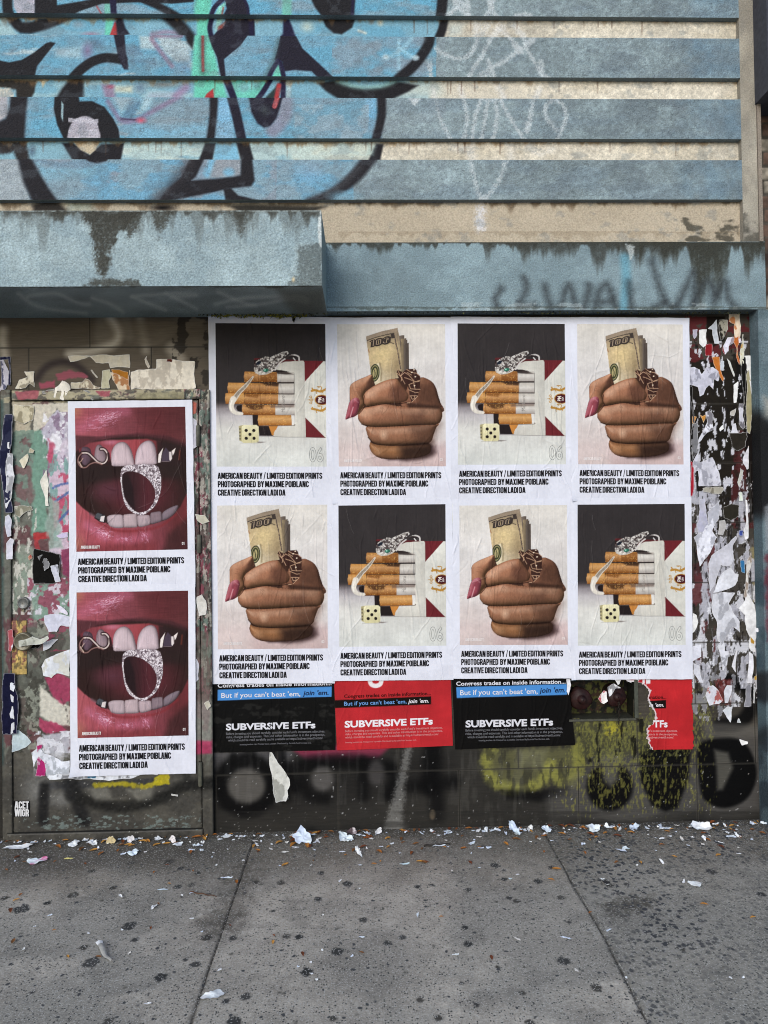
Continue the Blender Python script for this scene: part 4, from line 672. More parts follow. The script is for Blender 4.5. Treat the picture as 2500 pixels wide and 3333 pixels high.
# ------------------------------------------------------------------ the steel door and its frame
Y_DF, Y_LEAF = Y_TILE-0.030, Y_TILE-0.018
def paint_door(c):
    c.mul(0.25, 70, 130, 3); c.mul(0.15, 12, 60, 5)
    c.thresh((-20, 1260, 700, 2560), 60, 130, 7, 0.50, 0.03, '#6e7168', 0.7); c.thresh((-20, 1260, 700, 2450), 40, 90, 4, 0.54, 0.02, '#5e3c40', 0.9)
    # header: flaking cream, maroon
    c.thresh((0, 1262, 690, 1312), 60, 20, 3, 0.42, 0.03, '#a8a086', 0.95); c.thresh((0, 1262, 690, 1312), 26, 16, 9, 0.60, 0.02, '#57524a', 0.9); c.poly([(50, 1275), (130, 1270), (120, 1300), (60, 1300)], '#a0505c', 2, 0.9, jag=6); c.poly([(310, 1272), (360, 1272), (358, 1288), (330, 1292)], '#9d4857', 2, 0.9, jag=4); c.poly([(445, 1278), (610, 1275), (600, 1300), (440, 1300)], '#8d876a', 3, 0.8, g=0.5, f=5)
    # left stile and leaf left of the posters
    c.poly([(-20, 1300), (12, 1300), (12, 2560), (-20, 2560)], '#2a4444', 6, 0.7); c.poly([(40, 1300), (105, 1310), (100, 1410), (45, 1420)], '#b5ad97', 3, 0.9, jag=8)
    c.poly([(105, 1315), (225, 1312), (225, 1370), (186, 1330), (150, 1385), (110, 1412)], '#cbc5b6', 2, 0.95, jag=4)
    c.poly([(100, 1400), (155, 1400), (160, 1560), (150, 1730), (105, 1740)], '#6d9383', 4, 0.95, jag=10); c.poly([(45, 1440), (100, 1430), (105, 1640), (48, 1650)], '#715c5c', 5, 0.8, jag=14); c.thresh((36, 1400, 110, 1700), 24, 24, 2, 0.5, 0.02, '#6b8478', 0.8)
    c.poly([(135, 1400), (186, 1335), (225, 1370), (225, 1560), (190, 1540), (165, 1480), (150, 1440)], '#b9b4c5', 3, 0.95, jag=10); c.thresh((140, 1340, 228, 1560), 24, 30, 5, 0.55, 0.02, '#e0dfe6', 0.9); c.thresh((140, 1340, 228, 1560), 20, 26, 6, 0.60, 0.02, '#7c6680', 0.8)
    c.poly([(158, 1430), (178, 1460), (195, 1540), (228, 1545), (228, 1870), (200, 1830), (180, 1760), (172, 1640), (160, 1560)], '#b54a68', 4, 0.95, jag=12); c.thresh((160, 1430, 230, 1880), 22, 44, 8, 0.54, 0.02, '#c8bccb', 0.9); c.thresh((160, 1480, 230, 1760), 16, 40, 9, 0.60, 0.02, '#6f9c96', 0.8)
    for t in [[(172, 1588), (195, 1578), (222, 1572)], [(180, 1632), (224, 1602)], [(188, 1700), (224, 1662)]]: c.stroke(t, 8, '#3f5e98', 2, 0.8, g=0.5)
    c.poly([(108, 1735), (160, 1732), (162, 1752), (135, 1754), (118, 1764), (110, 1750)], '#a5282d', 2, 0.95, jag=5); c.poly([(112, 1756), (126, 1756), (128, 1790), (114, 1792)], '#9a2d34', 2, 0.9, jag=4)
    c.poly([(150, 1620), (190, 1640), (200, 1780), (160, 1790)], '#93a89f', 6, 0.8, jag=16); c.poly([(60, 1780), (112, 1770), (110, 1960), (40, 1990)], '#8a9a8c', 6, 0.8, jag=18); c.thresh((36, 1650, 120, 2000), 11, 26, 11, 0.60, 0.02, '#c9c7bf', 0.85, edge='#5a544c', oc=6)
    c.poly([(200, 1790), (228, 1785), (228, 1880), (205, 1870)], '#7d2f52', 3, 0.95, jag=5); c.poly([(100, 1900), (228, 1890), (228, 2040), (110, 2030)], '#7f9b8e', 8, 0.85, jag=18); c.thresh((90, 1880, 228, 2120), 34, 34, 3, 0.55, 0.02, '#8a3b52', 0.8); c.thresh((90, 1880, 228, 2000), 20, 24, 12, 0.6, 0.02, '#cfcbd6', 0.9)
    c.poly([(88, 2030), (150, 2040), (135, 2330), (60, 2400), (40, 2200)], '#5b5e56', 8, 0.7, jag=20); c.thresh((36, 2020, 160, 2440), 26, 36, 13, 0.56, 0.02, '#8b8f83', 0.8); c.thresh((36, 2020, 160, 2460), 20, 22, 4, 0.6, 0.02, '#3b3a34', 0.9)
    c.poly([(130, 2230), (172, 2270), (228, 2300), (228, 2362), (170, 2360), (132, 2330)], '#cdc9bd', 4, 0.95, jag=6); c.poly([(146, 2205), (190, 2190), (230, 2210), (230, 2280), (205, 2292), (170, 2268)], '#9c3557', 4, 0.9, jag=6); c.poly([(128, 2336), (200, 2362), (216, 2380), (150, 2390), (130, 2372)], '#a5395a', 3, 0.9, jag=6); c.stroke([(200, 2275), (215, 2310), (222, 2350)], 4, '#3c3634', 3, 0.6, g=0.8)
    c.poly([(140, 2390), (228, 2380), (228, 2470), (150, 2460)], '#b7b8c2', 4, 0.9, jag=10); c.thresh((110, 2380, 230, 2530), 22, 30, 14, 0.5, 0.02, '#d5d6de', 0.9, edge='#7b7b80')
    # bottom half
    c.poly([(-20, 2500), (700, 2500), (700, 2760), (-20, 2760)], '#3e3c38', 30, 0.85); c.thresh((0, 2450, 690, 2760), 80, 50, 6, 0.5, 0.1, '#57544c', 0.6)
    c.poly([(155, 2545), (480, 2535), (540, 2520), (545, 2560), (160, 2570)], '#2a2b30', 6, 0.7, g=0.4, f=10)
    for cx_, cy_, rx, ry in [(120, 2570, 70, 90), (200, 2600, 60, 40)]: c.blob(cx_, cy_, rx, ry, '#8a8a88', 0.7)
    c.stroke([(145, 2560), (142, 2610), (140, 2670)], 34, '#121214', 11, 0.95); c.stroke([(235, 2550), (245, 2580), (262, 2640), (275, 2672)], 42, '#131315', 13, 0.9); c.stroke([(230, 2590), (330, 2620), (420, 2625), (520, 2600), (600, 2560), (690, 2550)], 36, '#131312', 14, 0.92); c.poly([(285, 2565), (350, 2560), (365, 2600), (310, 2605)], '#76746c', 12, 0.75); c.poly([(410, 2570), (500, 2560), (495, 2600), (450, 2608)], '#79776e', 12, 0.7); c.stroke([(605, 2480), (608, 2550)], 26, '#1b1b1a', 12, 0.7); c.stroke([(225, 2520), (215, 2560), (235, 2590)], 26, '#1c1d20', 12, 0.6)
    c.stroke([(310, 2556), (400, 2552), (470, 2560), (520, 2545)], 16, '#a89a1e', 5, 0.85, g=0.4, f=8); c.poly([(500, 2530), (552, 2512), (550, 2552), (498, 2555)], '#b3a51f', 3, 0.9, jag=6)
    c.thresh((60, 2650, 680, 2705), 14, 6, 5, 0.60, 0.03, '#74827f', 0.75, fade=0.2); c.thresh((0, 2480, 690, 2740), 6, 6, 2, 0.87, 0.02, '#a9a8a2', 0.7, oc=2)
    # right stile
    c.poly([(615, 1300), (690, 1300), (690, 2200), (615, 2200)], '#5c4a48', 12, 0.7); c.thresh((600, 1260, 700, 2260), 16, 60, 10, 0.54, 0.03, '#7a3445', 0.75, oc=6); c.thresh((600, 1260, 700, 2260), 12, 36, 11, 0.57, 0.02, '#a9a69c', 0.8, edge='#cfcdc6', oc=6); c.thresh((600, 1260, 700, 2260), 10, 30, 12, 0.60, 0.03, '#52685f', 0.75, oc=6); c.thresh((600, 1260, 700, 2260), 7, 20, 3, 0.62, 0.03, '#24211e', 0.8, oc=5); c.poly([(625, 1305), (640, 1312), (638, 1345), (626, 1350)], '#b55443', 2, 0.9)
    c.poly([(630, 2280), (690, 2280), (690, 2420), (630, 2420)], '#8b8a84', 10, 0.7); c.poly([(632, 2410), (690, 2412), (690, 2452), (634, 2456)], '#a33558', 5, 0.9); c.poly([(628, 2050), (690, 2060), (690, 2300), (640, 2280)], '#6d6b62', 10, 0.6, jag=14)
def build_door():
    D = empty('door', (X(340, Y_DF), Y_DF, 0)); D.parent = bld; D.matrix_parent_inverse = Matrix.Translation(-Vector(bld.location))
    D['label'] = 'steel door caked in torn posters and flaking paint under the canopy'
    def slab(x0, x1, y0, y1, Y, yb, base='#4d4b46', step=0.0036, bev=0.004):
        xa, xb, za, zb_ = X(x0, Y, (y0+y1)/2), X(x1, Y, (y0+y1)/2), Z(y1, Y, (x0+x1)/2), Z(y0, Y, (x0+x1)/2)
        V, F, nu, nv = wall_grid(xa, xb, za, zb_, Y, step); px, py = to_px(V); c = Canvas(px, py, base); paint_door(c)
        e = np.minimum(np.minimum(V[:, 0]-xa, xb-V[:, 0]), np.minimum(V[:, 2]-za, zb_-V[:, 2])); V = V.copy(); V[:, 1] += np.clip(bev-e, 0, bev)
        V[:, 1] += (fbm(V[:, 0]*60, V[:, 2]*40, 3, 4)-0.5)*0.004
        P = [(V, F, c.out())]; Vb, Fb = box_quads(xa, xb, Y+bev, yb, za, zb_, False); Vb, Fb = facet(Vb, Fb); P.append((Vb, Fb, flat(len(Vb), '#2b2a28'))); return P
    link('door_frame', mesh_np('door_frame', *joinm(slab(4, 36, 1268, 2735, Y_DF, Y_TILE)+slab(653, 688, 1268, 2728, Y_DF, Y_TILE)+slab(36.5, 652.5, 1268, 1300, Y_DF-0.006, Y_TILE))), M_DOOR, D)
    link('door_leaf', mesh_np('door_leaf', *joinm(slab(38, 651, 1303, 2706, Y_LEAF, Y_TILE-0.002))), M_DOOR, D)
    P = slab(20, 660, 2708, 2738, Y_DF-0.012, Y_TILE); link('threshold', mesh_np('threshold', *joinm(P)), M_DOOR, D)
    # furniture
    def disc(px, py, r, y0, dep, col, name, mat_, rim=0.75, n=28, tilt=0):
        p = at(px, py, Y_LEAF); Vs = []; prof = [(r, 0), (r, dep*0.7), (r*0.92, dep), (r*rim, dep), (r*rim*0.9, dep*0.8), (0.0015, dep*0.85)]
        for rr_, d in prof:
            for k in range(n): a = 2*math.pi*k/n; Vs.append((p[0]+rr_*math.cos(a), Y_LEAF-y0-d, p[2]+rr_*math.sin(a)))
        F = [(i*n+k, i*n+(k+1) % n, (i+1)*n+(k+1) % n, (i+1)*n+k) for i in range(len(prof)-1) for k in range(n)]
        return link(name, mesh_np(name, np.array(Vs), np.array(F), flat(len(Vs), col)), mat_, D)
    disc(79, 1962, 0.030, 0.0, 0.016, '#6e6f6d', 'lock_cylinder', M_METAL)
    def plate(x0, y0, x1, y1, col, name):
        V, F, nu, nv = wall_grid(X(x0, Y_LEAF), X(x1, Y_LEAF), Z(y1, Y_LEAF), Z(y0, Y_LEAF), Y_LEAF-0.006, 0.004); px, py = to_px(V); c = Canvas(px, py, col); c.mul(0.3, 20, 50, 3); c.thresh((x0-5, y0-5, x1+5, y1+5), 18, 18, 5, 0.56, 0.03, '#6e3a3f', 0.8); c.thresh((x0-5, y0-5, x1+5, y1+5), 8, 20, 6, 0.6, 0.03, '#54492f', 0.8)
        Vb, Fb = box_quads(V[:, 0].min(), V[:, 0].max(), Y_LEAF-0.006, Y_LEAF+0.01, V[:, 2].min(), V[:, 2].max(), False); Vb, Fb = facet(Vb, Fb)
        return link(name, mesh_np(name, *joinm([(V, F, c.out()), (Vb, Fb, flat(len(Vb), '#5c4d30'))]), False), M_METAL, D)
    plate(29, 2000, 86, 2172, '#b79d5c', 'lock_plate')
    disc(82, 2086, 0.046, 0.008, 0.022, '#6f6a5a', 'lock_cylinder', M_METAL, 0.8)
    disc(77, 1986, 0.008, 0.004, 0.006, '#7b7462', 'bolt', M_METAL)
    for hx, hy0, hy1 in ((648, 1385, 1455), (651, 1740, 1800), (654, 2475, 2555)):
        p0, p1 = at(hx, hy0, Y_LEAF), at(hx, hy1, Y_LEAF); n = 14; Vs = []
        for z in (p1[2], p1[2]+0.004, p0[2]-0.004, p0[2]):
            r = 0.011 if z not in (p1[2], p0[2]) else 0.007
            for k in range(n): a = 2*math.pi*k/n; Vs.append((p0[0]+r*math.cos(a), Y_DF-0.006+r*math.sin(a), z))
        F = np.array([(i*n+k, i*n+(k+1) % n, (i+1)*n+(k+1) % n, (i+1)*n+k) for i in range(3) for k in range(n)])
        V = np.array(Vs); px, py = to_px(V); c = Canvas(px, py, '#5a5a50'); c.mul(0.4, 20, 20, 2); link('hinge', mesh_np('hinge', V, F, c.out()), M_DOOR, D)
build_door()

# ------------------------------------------------------------------ standpipe inlets in their recess
def build_standpipe():
    x0, x1, z1, z0 = X(NX0, Y_TILE, 2276), X(NX1, Y_TILE, 2276), Z(NY0, Y_TILE, 1958), Z(NY1, Y_TILE, 1958); yb = Y_TILE+0.10
    T = empty('standpipe_inlet', ((x0+x1)/2, Y_TILE, z0)); tag(T, 'two rusty red standpipe inlet caps in a mossy dark recess below the posters', 'standpipe inlet')
    V, F, nu, nv = wall_grid(x0, x1, z0, z1, yb, 0.004); px, py = to_px(V); c = Canvas(px, py, '#191814'); c.thresh((1700, 2100, 2200, 2500), 16, 20, 4, 0.52, 0.04, '#55562a', 0.9); c.thresh((1700, 2100, 2200, 2500), 12, 12, 6, 0.6, 0.03, '#3a2a22', 0.9)
    P = [(V, F, c.out())]
    for q, h in (([(x0, Y_TILE-.004, z0), (x0, yb, z0), (x0, yb, z1), (x0, Y_TILE-.004, z1)], '#2a2a24'), ([(x1, Y_TILE-.004, z0), (x1, Y_TILE-.004, z1), (x1, yb, z1), (x1, yb, z0)], '#23241f'), ([(x0, Y_TILE-.004, z0), (x1, Y_TILE-.004, z0), (x1, yb, z0), (x0, yb, z0)], '#3a3a33'), ([(x0, Y_TILE-.004, z1), (x0, yb, z1), (x1, yb, z1), (x1, Y_TILE-.004, z1)], '#23241f')): P.append((np.array(q), np.array([[0, 1, 2, 3]]), flat(4, h)))
    link('recess', mesh_np('recess', *joinm(P), False), M_DOOR, T)
    V, F = box_quads(x0-0.004, x1+0.008, Y_TILE-0.008, Y_TILE-0.001, z0-0.012, z0-0.001); Vf, Ff = facet(V, F); V2, F2 = facet(*box_quads(x1+0.001, x1+0.02, Y_TILE-0.008, Y_TILE-0.001, z0, z1)); link('recess_trim', mesh_np('recess_trim', *joinm([(Vf, Ff, flat(len(Vf), '#4c4c44')), (V2, F2, flat(len(V2), '#4a4d45'))]), False), M_DOOR, T)
    rs = np.random.RandomState(5)
    for (px_, py_, r, tx, tz) in ((1890, 2274, 0.053, -0.15, 0.1), (2004, 2264, 0.053, 0.12, 0.2)):
        p = at(px_, py_, Y_TILE+0.01); n = 30; prof = [(r*0.8, 0.09), (r*0.8, 0.03), (r, 0.028), (r*1.02, 0.0), (r*0.92, -0.016), (r*0.5, -0.02), (r*0.36, -0.026), (r*0.33, -0.04), (0.002, -0.042)]
        Vs = []
        for i, (rr_, d) in enumerate(prof):
            for k in range(n):
                a = 2*math.pi*k/n; lug = 1+0.10*(i in (2, 3))*(math.cos(3*a+0.6) > 0.75); x_, z_ = rr_*lug*math.cos(a), rr_*lug*math.sin(a); Vs.append((p[0]+x_, p[1]+d+x_*tx+z_*tz, p[2]+z_))
        V = np.array(Vs); F = np.array([(i*n+k, i*n+(k+1) % n, (i+1)*n+(k+1) % n, (i+1)*n+k) for i in range(len(prof)-1) for k in range(n)])
        px, py = to_px(V); c = Canvas(px, py, '#2a1615'); c.mul(0.5, 14, 14, 4); c.thresh((1700, 2100, 2200, 2500), 12, 12, 9, 0.56, 0.04, '#2a1a18', 0.9); link('inlet_cap', mesh_np('inlet_cap', V, F, c.out()), M_DOOR, T)
    # a short chain hanging from the right cap
    Vs, Fs = [], []
    for k in range(9):
        p = at(2014, 2290+k*9, Y_TILE-0.022); n, m = 10, 6
        for i in range(n):
            a = 2*math.pi*i/n
            for j in range(m):
                b = 2*math.pi*j/m; rr_ = 0.006+0.0016*math.cos(b); lx, lz, ly = rr_*math.cos(a)*0.7, rr_*math.sin(a)*1.3, 0.0016*math.sin(b)
                if k % 2: lx, ly = ly, lx
                Vs.append((p[0]+lx, p[1]+ly, p[2]+lz))
        o_ = k*n*m; Fs += [(o_+i*m+j, o_+((i+1) % n)*m+j, o_+((i+1) % n)*m+(j+1) % m, o_+i*m+(j+1) % m) for i in range(n) for j in range(m)]
    link('chain', mesh_np('chain', np.array(Vs), np.array(Fs), flat(len(Vs), '#2c2620')), M_DOOR, T)
build_standpipe()

# ------------------------------------------------------------------ posters: printed sheets with paste wrinkles
class Wrinkles:
    def __init__(s, seed, n=60, amp=0.0026, tall=1.3):
        r = random.Random(seed); s.L = []; s.seed = seed
        for k in range(n):
            x = r.uniform(-0.05, 1.05); y = r.uniform(-0.05, tall-0.1); ln = r.choice([0.08, 0.15, 0.25, 0.4]) * r.uniform(0.7, 1.4); an = r.gauss(0, 0.22) if r.random() < 0.8 else r.uniform(-1.2, 1.2)
            pts = [(x, y)]
            for q in range(5): an += r.gauss(0, 0.2); pts.append((pts[-1][0]+math.sin(an)*ln/5, pts[-1][1]+math.cos(an)*ln/5))
            s.L.append((np.array(pts), r.uniform(0.0035, 0.008), amp*r.uniform(0.4, 1.3)*(1 if r.random() < 0.75 else -0.7)))
        for k in range(9):                    # long vertical paste creases
            x = r.uniform(0, 1); y = r.uniform(-0.05, 0.5); ln = r.uniform(0.4, 0.8); an = r.gauss(0, 0.06); pts = [(x, y)]
            for q in range(5): an += r.gauss(0, 0.08); pts.append((pts[-1][0]+math.sin(an)*ln/5, pts[-1][1]+math.cos(an)*ln/5))
            s.L.append((np.array(pts), r.uniform(0.004, 0.010), amp*r.uniform(0.9, 1.7)*r.choice([1, 1, -0.6])))
        s.folds = [(r.uniform(-0.01, 0.01), r.uniform(0.55, 0.62), 0.0006)]
    def __call__(s, u, v):
        h = (fbm(u*5+s.seed, v*3.2, s.seed % 11, 3)-0.5)*0.006+(fbm(u*60+s.seed, v*9, s.seed % 7, 3)-0.5)*0.0008
        for p, wd, am in s.L:
            x0, y0 = p.min(0)-4*wd; x1, y1 = p.max(0)+4*wd; i = np.nonzero((u > x0) & (u < x1) & (v > y0) & (v < y1))[0]
            if not len(i): continue
            b = np.full(len(i), 9.0); tt = np.zeros(len(i))
            for k in range(len(p)-1):
                d = p[k+1]-p[k]; t = np.clip(((u[i]-p[k, 0])*d[0]+(v[i]-p[k, 1])*d[1])/(d@d+1e-12), 0, 1); q = np.hypot(u[i]-p[k, 0]-t*d[0], v[i]-p[k, 1]-t*d[1]); m = q < b; b[m] = q[m]; tt[m] = (k+t[m])/5
            h[i] += am*np.exp(-(b/wd)**2)*np.sin(np.pi*np.clip(tt, 0.03, 0.97))**0.6
        for _, fv, a in s.folds: h += a*np.exp(-((v-fv)/0.004)**2)
        return h
class Sheet:
    """maps unit print coordinates (u right, v down) on to the wall through the four traced corners of the print"""
    def __init__(s, q, Y, wr): s.q = [at(p[0], p[1], Y) for p in q]; s.Y = Y; s.wr = wr; s.sg = 1 if wr.seed % 2 else -1; s.cu = 0.97 if s.sg > 0 else 0.03; s.curl = (0.012, 0.0, 0.02, 0.006)[wr.seed % 4]
    def __call__(s, u, v, lift=0.0):
        a, b, c_, d = s.q; u = np.asarray(u, float); v = np.asarray(v, float)
        P = np.outer((1-u)*(1-v), a)+np.outer(u*(1-v), b)+np.outer(u*v, c_)+np.outer((1-u)*v, d)
        k = np.clip((u-s.cu)/0.10*s.sg, 0, 1)*np.clip((v-1.17)/0.09, 0, 1); P[:, 1] = s.Y-0.004-s.wr(u, v)-lift-s.curl*k*k; return P
def grad_bg(c, stops): pass
def paint_cigs(c):
    rs = 0
    c.poly([(60, 100), (1400, 100), (1400, 1820), (60, 1820)], '#343031', 1)
    c.poly([(60, 1040), (1400, 1040), (1400, 1820), (60, 1820)], '#cfccca', 26, grad=[(85, 1050, '#4a4344'), (85, 1110, '#8d868a'), (85, 1200, '#bdb8ba'), (85, 1350, '#d6d4cf'), (85, 1800, '#d3d5d1')])
    c.poly([(505, 1170), (575, 1180), (576, 1310), (720, 1310), (745, 1425), (580, 1425), (572, 1320), (508, 1300)], '#241d1e', 3); c.poly([(690, 1305), (800, 1305), (745, 1420), (728, 1415)], '#c2813f', 2)
    c.poly([(575, 1418), (760, 1425), (740, 1436), (580, 1432)], '#8d8587', 6, 0.7)
    c.poly([(525, 530), (545, 520), (980, 540), (1112, 548), (1112, 600), (530, 600)], '#5a2528', 2); c.poly([(528, 590), (525, 545), (800, 560), (780, 680), (640, 680)], '#2d2222', 3)
    c.poly([(770, 655), (800, 600), (880, 565), (1100, 550), (1113, 570), (1335, 556), (1360, 556), (1362, 1445), (1120, 1441), (760, 1432), (748, 1400), (762, 1365), (800, 1335), (900, 1318), (960, 1305), (990, 1285), (995, 1180), (995, 700), (900, 672)], '#d6d3cb', 2, grad=[(760, 0, '#cbc7bf'), (1000, 0, '#d3d0c7'), (1112, 0, '#c6c3bb'), (1116, 0, '#d9d7cf'), (1362, 0, '#d5d4cc')])
    c.poly([(1112, 552), (1336, 552), (1113, 796)], '#6a252b', 2); c.poly([(1117, 1210), (1352, 1446), (1120, 1442)], '#6a252b', 2); c.stroke([(740, 1434), (1362, 1446)], 5, '#6f6a68', 2, 0.7, sm=False)
    # cigarettes
    for x0, xm, x1, y0, y1 in ((410, 795, 992, 680, 800), (410, 808, 992, 812, 932), (410, 805, 995, 938, 1056), (385, 770, 995, 1062, 1180)):
        c.poly([(xm, y0+4), (x1, y0+6), (x1, y1), (xm, y1)], '#c9c3bb', 2, grad=[(0, y0, '#b9b2a9'), (0, (y0+y1)/2, '#d2cdc6'), (0, y1, '#a49c96')])
        c.poly([(x0+8, y0), (xm, y0+4), (xm, y1), (x0+8, y1), (x0-2, (y0+y1)/2)], '#b9762c', 2, grad=[(0, y0, '#a8733c'), (0, y0+0.35*(y1-y0), '#c29060'), (0, y0+0.7*(y1-y0), '#9c6c40'), (0, y1, '#7a4519')])
        c.stroke([(x0, y1+3), (x1, y1+2)], 4.5, '#33231d', 3, 0.85, sm=False)
    for x0, x1, y0, y1 in ((220, 413, 808, 934), (190, 410, 930, 1056)):
        c.poly([(x0+8, y0), (x1, y0+4), (x1, y1), (x0+6, y1), (x0-2, (y0+y1)/2)], '#c57f33', 2, grad=[(0, y0, '#bb8244'), (0, y0+0.35*(y1-y0), '#cc9c66'), (0, y0+0.7*(y1-y0), '#ac7a46'), (0, y1, '#8a5220')]); c.stroke([(x1, y0+6), (x1, y1)], 4, '#7a4a20', 2, 0.6, sm=False)
    c.poly([(600, 690), (795, 690), (795, 800), (600, 800)], '#6b3b16', 10, 0.55); c.poly([(610, 806), (820, 808), (800, 850), (660, 840)], '#2a1b16', 14, 0.8); c.poly([(415, 938), (600, 940), (560, 985), (440, 970)], '#6e3f1a', 12, 0.6); c.poly([(420, 1062), (640, 1066), (620, 1110), (520, 1125), (440, 1100)], '#3d2416', 14, 0.75); c.poly([(700, 1064), (990, 1066), (985, 1090), (720, 1100)], '#5f4c44', 14, 0.6)
    c.poly([(568, 1184), (955, 1184), (962, 1300), (575, 1306), (564, 1245)], '#c98035', 2, grad=[(0, 1184, '#b0783c'), (0, 1225, '#ce9e66'), (0, 1270, '#b4804a'), (0, 1306, '#925720')]); c.poly([(955, 1184), (990, 1184), (985, 1290), (960, 1302)], '#dedbd6', 2); c.stroke([(575, 1308), (960, 1306), (990, 1290)], 6, '#3a2a22', 2, 0.8)
    [c.within(q_, lambda: c.thresh((185, 675, 965, 1310), 13, 7, 3, 0.66, 0.02, '#dfae62', 0.6)) for q_ in ([(415, 684), (790, 684), (805, 930), (800, 1055), (765, 1178), (390, 1178), (385, 1062), (208, 1044), (210, 940), (236, 928), (240, 818), (414, 812)], [(570, 1186), (955, 1186), (958, 1300), (575, 1304)])]
    c.poly([(770, 668), (850, 662), (985, 710), (900, 712), (800, 705)], '#2b2322', 8, 0.85)
    # snake ring
    c.stroke([(770, 660), (830, 575), (930, 505), (1000, 486), (1046, 505), (1052, 545)], 17, '#cfc9c6', 2); c.stroke([(900, 520), (960, 500), (1010, 510)], 24, '#2b2324', 4, 0.9); c.stroke([(985, 520), (1005, 545)], 12, '#e6e2e0', 3)
    c.poly([(528, 612), (545, 570), (590, 535), (660, 503), (720, 512), (780, 480), (860, 450), (920, 440), (930, 466), (860, 530), (795, 590), (775, 640), (730, 685), (660, 712), (590, 718), (540, 695), (526, 650)], '#8f8985', 2); c.within([(528, 612), (545, 570), (590, 535), (660, 503), (720, 512), (780, 480), (860, 450), (920, 440), (930, 466), (860, 530), (795, 590), (775, 640), (730, 685), (660, 712), (590, 718), (540, 695), (526, 650)], lambda: (c.thresh((515, 430, 945, 730), 16, 14, 6, 0.50, 0.05, '#e0dbd6', 0.9, oc=2), c.thresh((515, 430, 945, 730), 24, 22, 8, 0.58, 0.03, '#342b2b', 0.8, oc=2)))
    c.poly([(526, 650), (600, 690), (700, 690), (775, 640), (730, 690), (660, 716), (590, 720), (540, 698)], '#d8d2c8', 3, 0.7); c.disc(580, 580, 34, 18, '#1f2530', 2, 1, -0.6); c.disc(664, 663, 34, 20, '#2f6a58', 2, 1, -0.15); c.disc(655, 660, 10, 8, '#9fd8c4', 2)
    c.stroke([(515, 742, 20), (440, 835, 40), (350, 925, 52), (290, 1010, 62)], 40, '#cdc4b6', 2); c.stroke([(505, 752, 10), (440, 835, 22), (350, 925, 30), (300, 990, 34)], 20, '#857b70', 3, 0.9, g=0.6, f=10)
    c.stroke([(285, 1000, 70), (262, 1070, 60), (272, 1125, 55), (315, 1160, 42), (385, 1170, 30)], 50, '#d9d2c7', 3); c.stroke([(268, 1020), (250, 1080), (262, 1130)], 16, '#f0ece4', 4, 0.8); c.poly([(330, 1075), (384, 1064), (384, 1150), (335, 1140), (318, 1105)], '#211a1b', 4)
    # die
    c.poly([(345, 1310), (400, 1300), (400, 1500), (352, 1480)], '#a89f78', 4); c.poly([(378, 1318), (398, 1300), (550, 1298), (574, 1318), (574, 1485), (556, 1502), (396, 1506), (376, 1486)], '#ddd6ae', 3, grad=[(0, 1300, '#e2dcb8'), (0, 1500, '#d0c89c')])
    for x_, y_ in ((430, 1362), (518, 1362), (474, 1408), (430, 1453), (520, 1452)): c.disc(x_, y_, 19, 19, '#1f1a1a', 2)
    for y_ in (1345, 1385, 1425, 1460): c.disc(358, y_, 7, 12, '#3a3428', 2, 0.8)
    c.poly([(560, 1490), (660, 1495), (600, 1508), (560, 1506)], '#6b5f5c', 6, 0.7); c.stroke([(360, 1508), (570, 1508)], 6, '#a39c94', 4, 0.6, sm=False)
    # crest
    for s_ in (-1, 1):
        yc = 1005+s_*112
        c.stroke([(1195, yc-8*s_), (1240, yc), (1300, yc+14), (1345, yc-6)], 26, '#b5863c', 2); c.stroke([(1210, yc), (1200, yc-24)], 16, '#b5863c', 2); c.stroke([(1300, yc), (1310, yc-36), (1262, yc-44), (1280, yc-34)], 9, '#b5863c', 2); c.stroke([(1240, yc), (1250, yc+36)], 10, '#b5863c', 2); c.stroke([(1310, yc), (1325, yc+30)], 10, '#b5863c', 2); c.stroke([(1340, yc-6), (1366, yc-30)], 10, '#b5863c', 2)
    c.disc(1310, 1005, 84, 62, '#b5863c', 2); c.disc(1312, 1005, 74, 53, '#4c1c22', 2)
    for y_ in (970, 1005, 1040): c.stroke([(1210, 1005), (1180, y_)], 6, '#b5863c', 2, sm=False); c.disc(1182, y_, 17, 14, '#b5863c', 2); c.disc(1182, y_, 9, 7, '#d6d3cb', 2)
    c.stroke([(1150, 1005), (1172, 1005)], 8, '#b5863c', 2, sm=False)
    c.mul(0.05, 30, 30, 4); c.mul(0.06, 200, 200, 6)
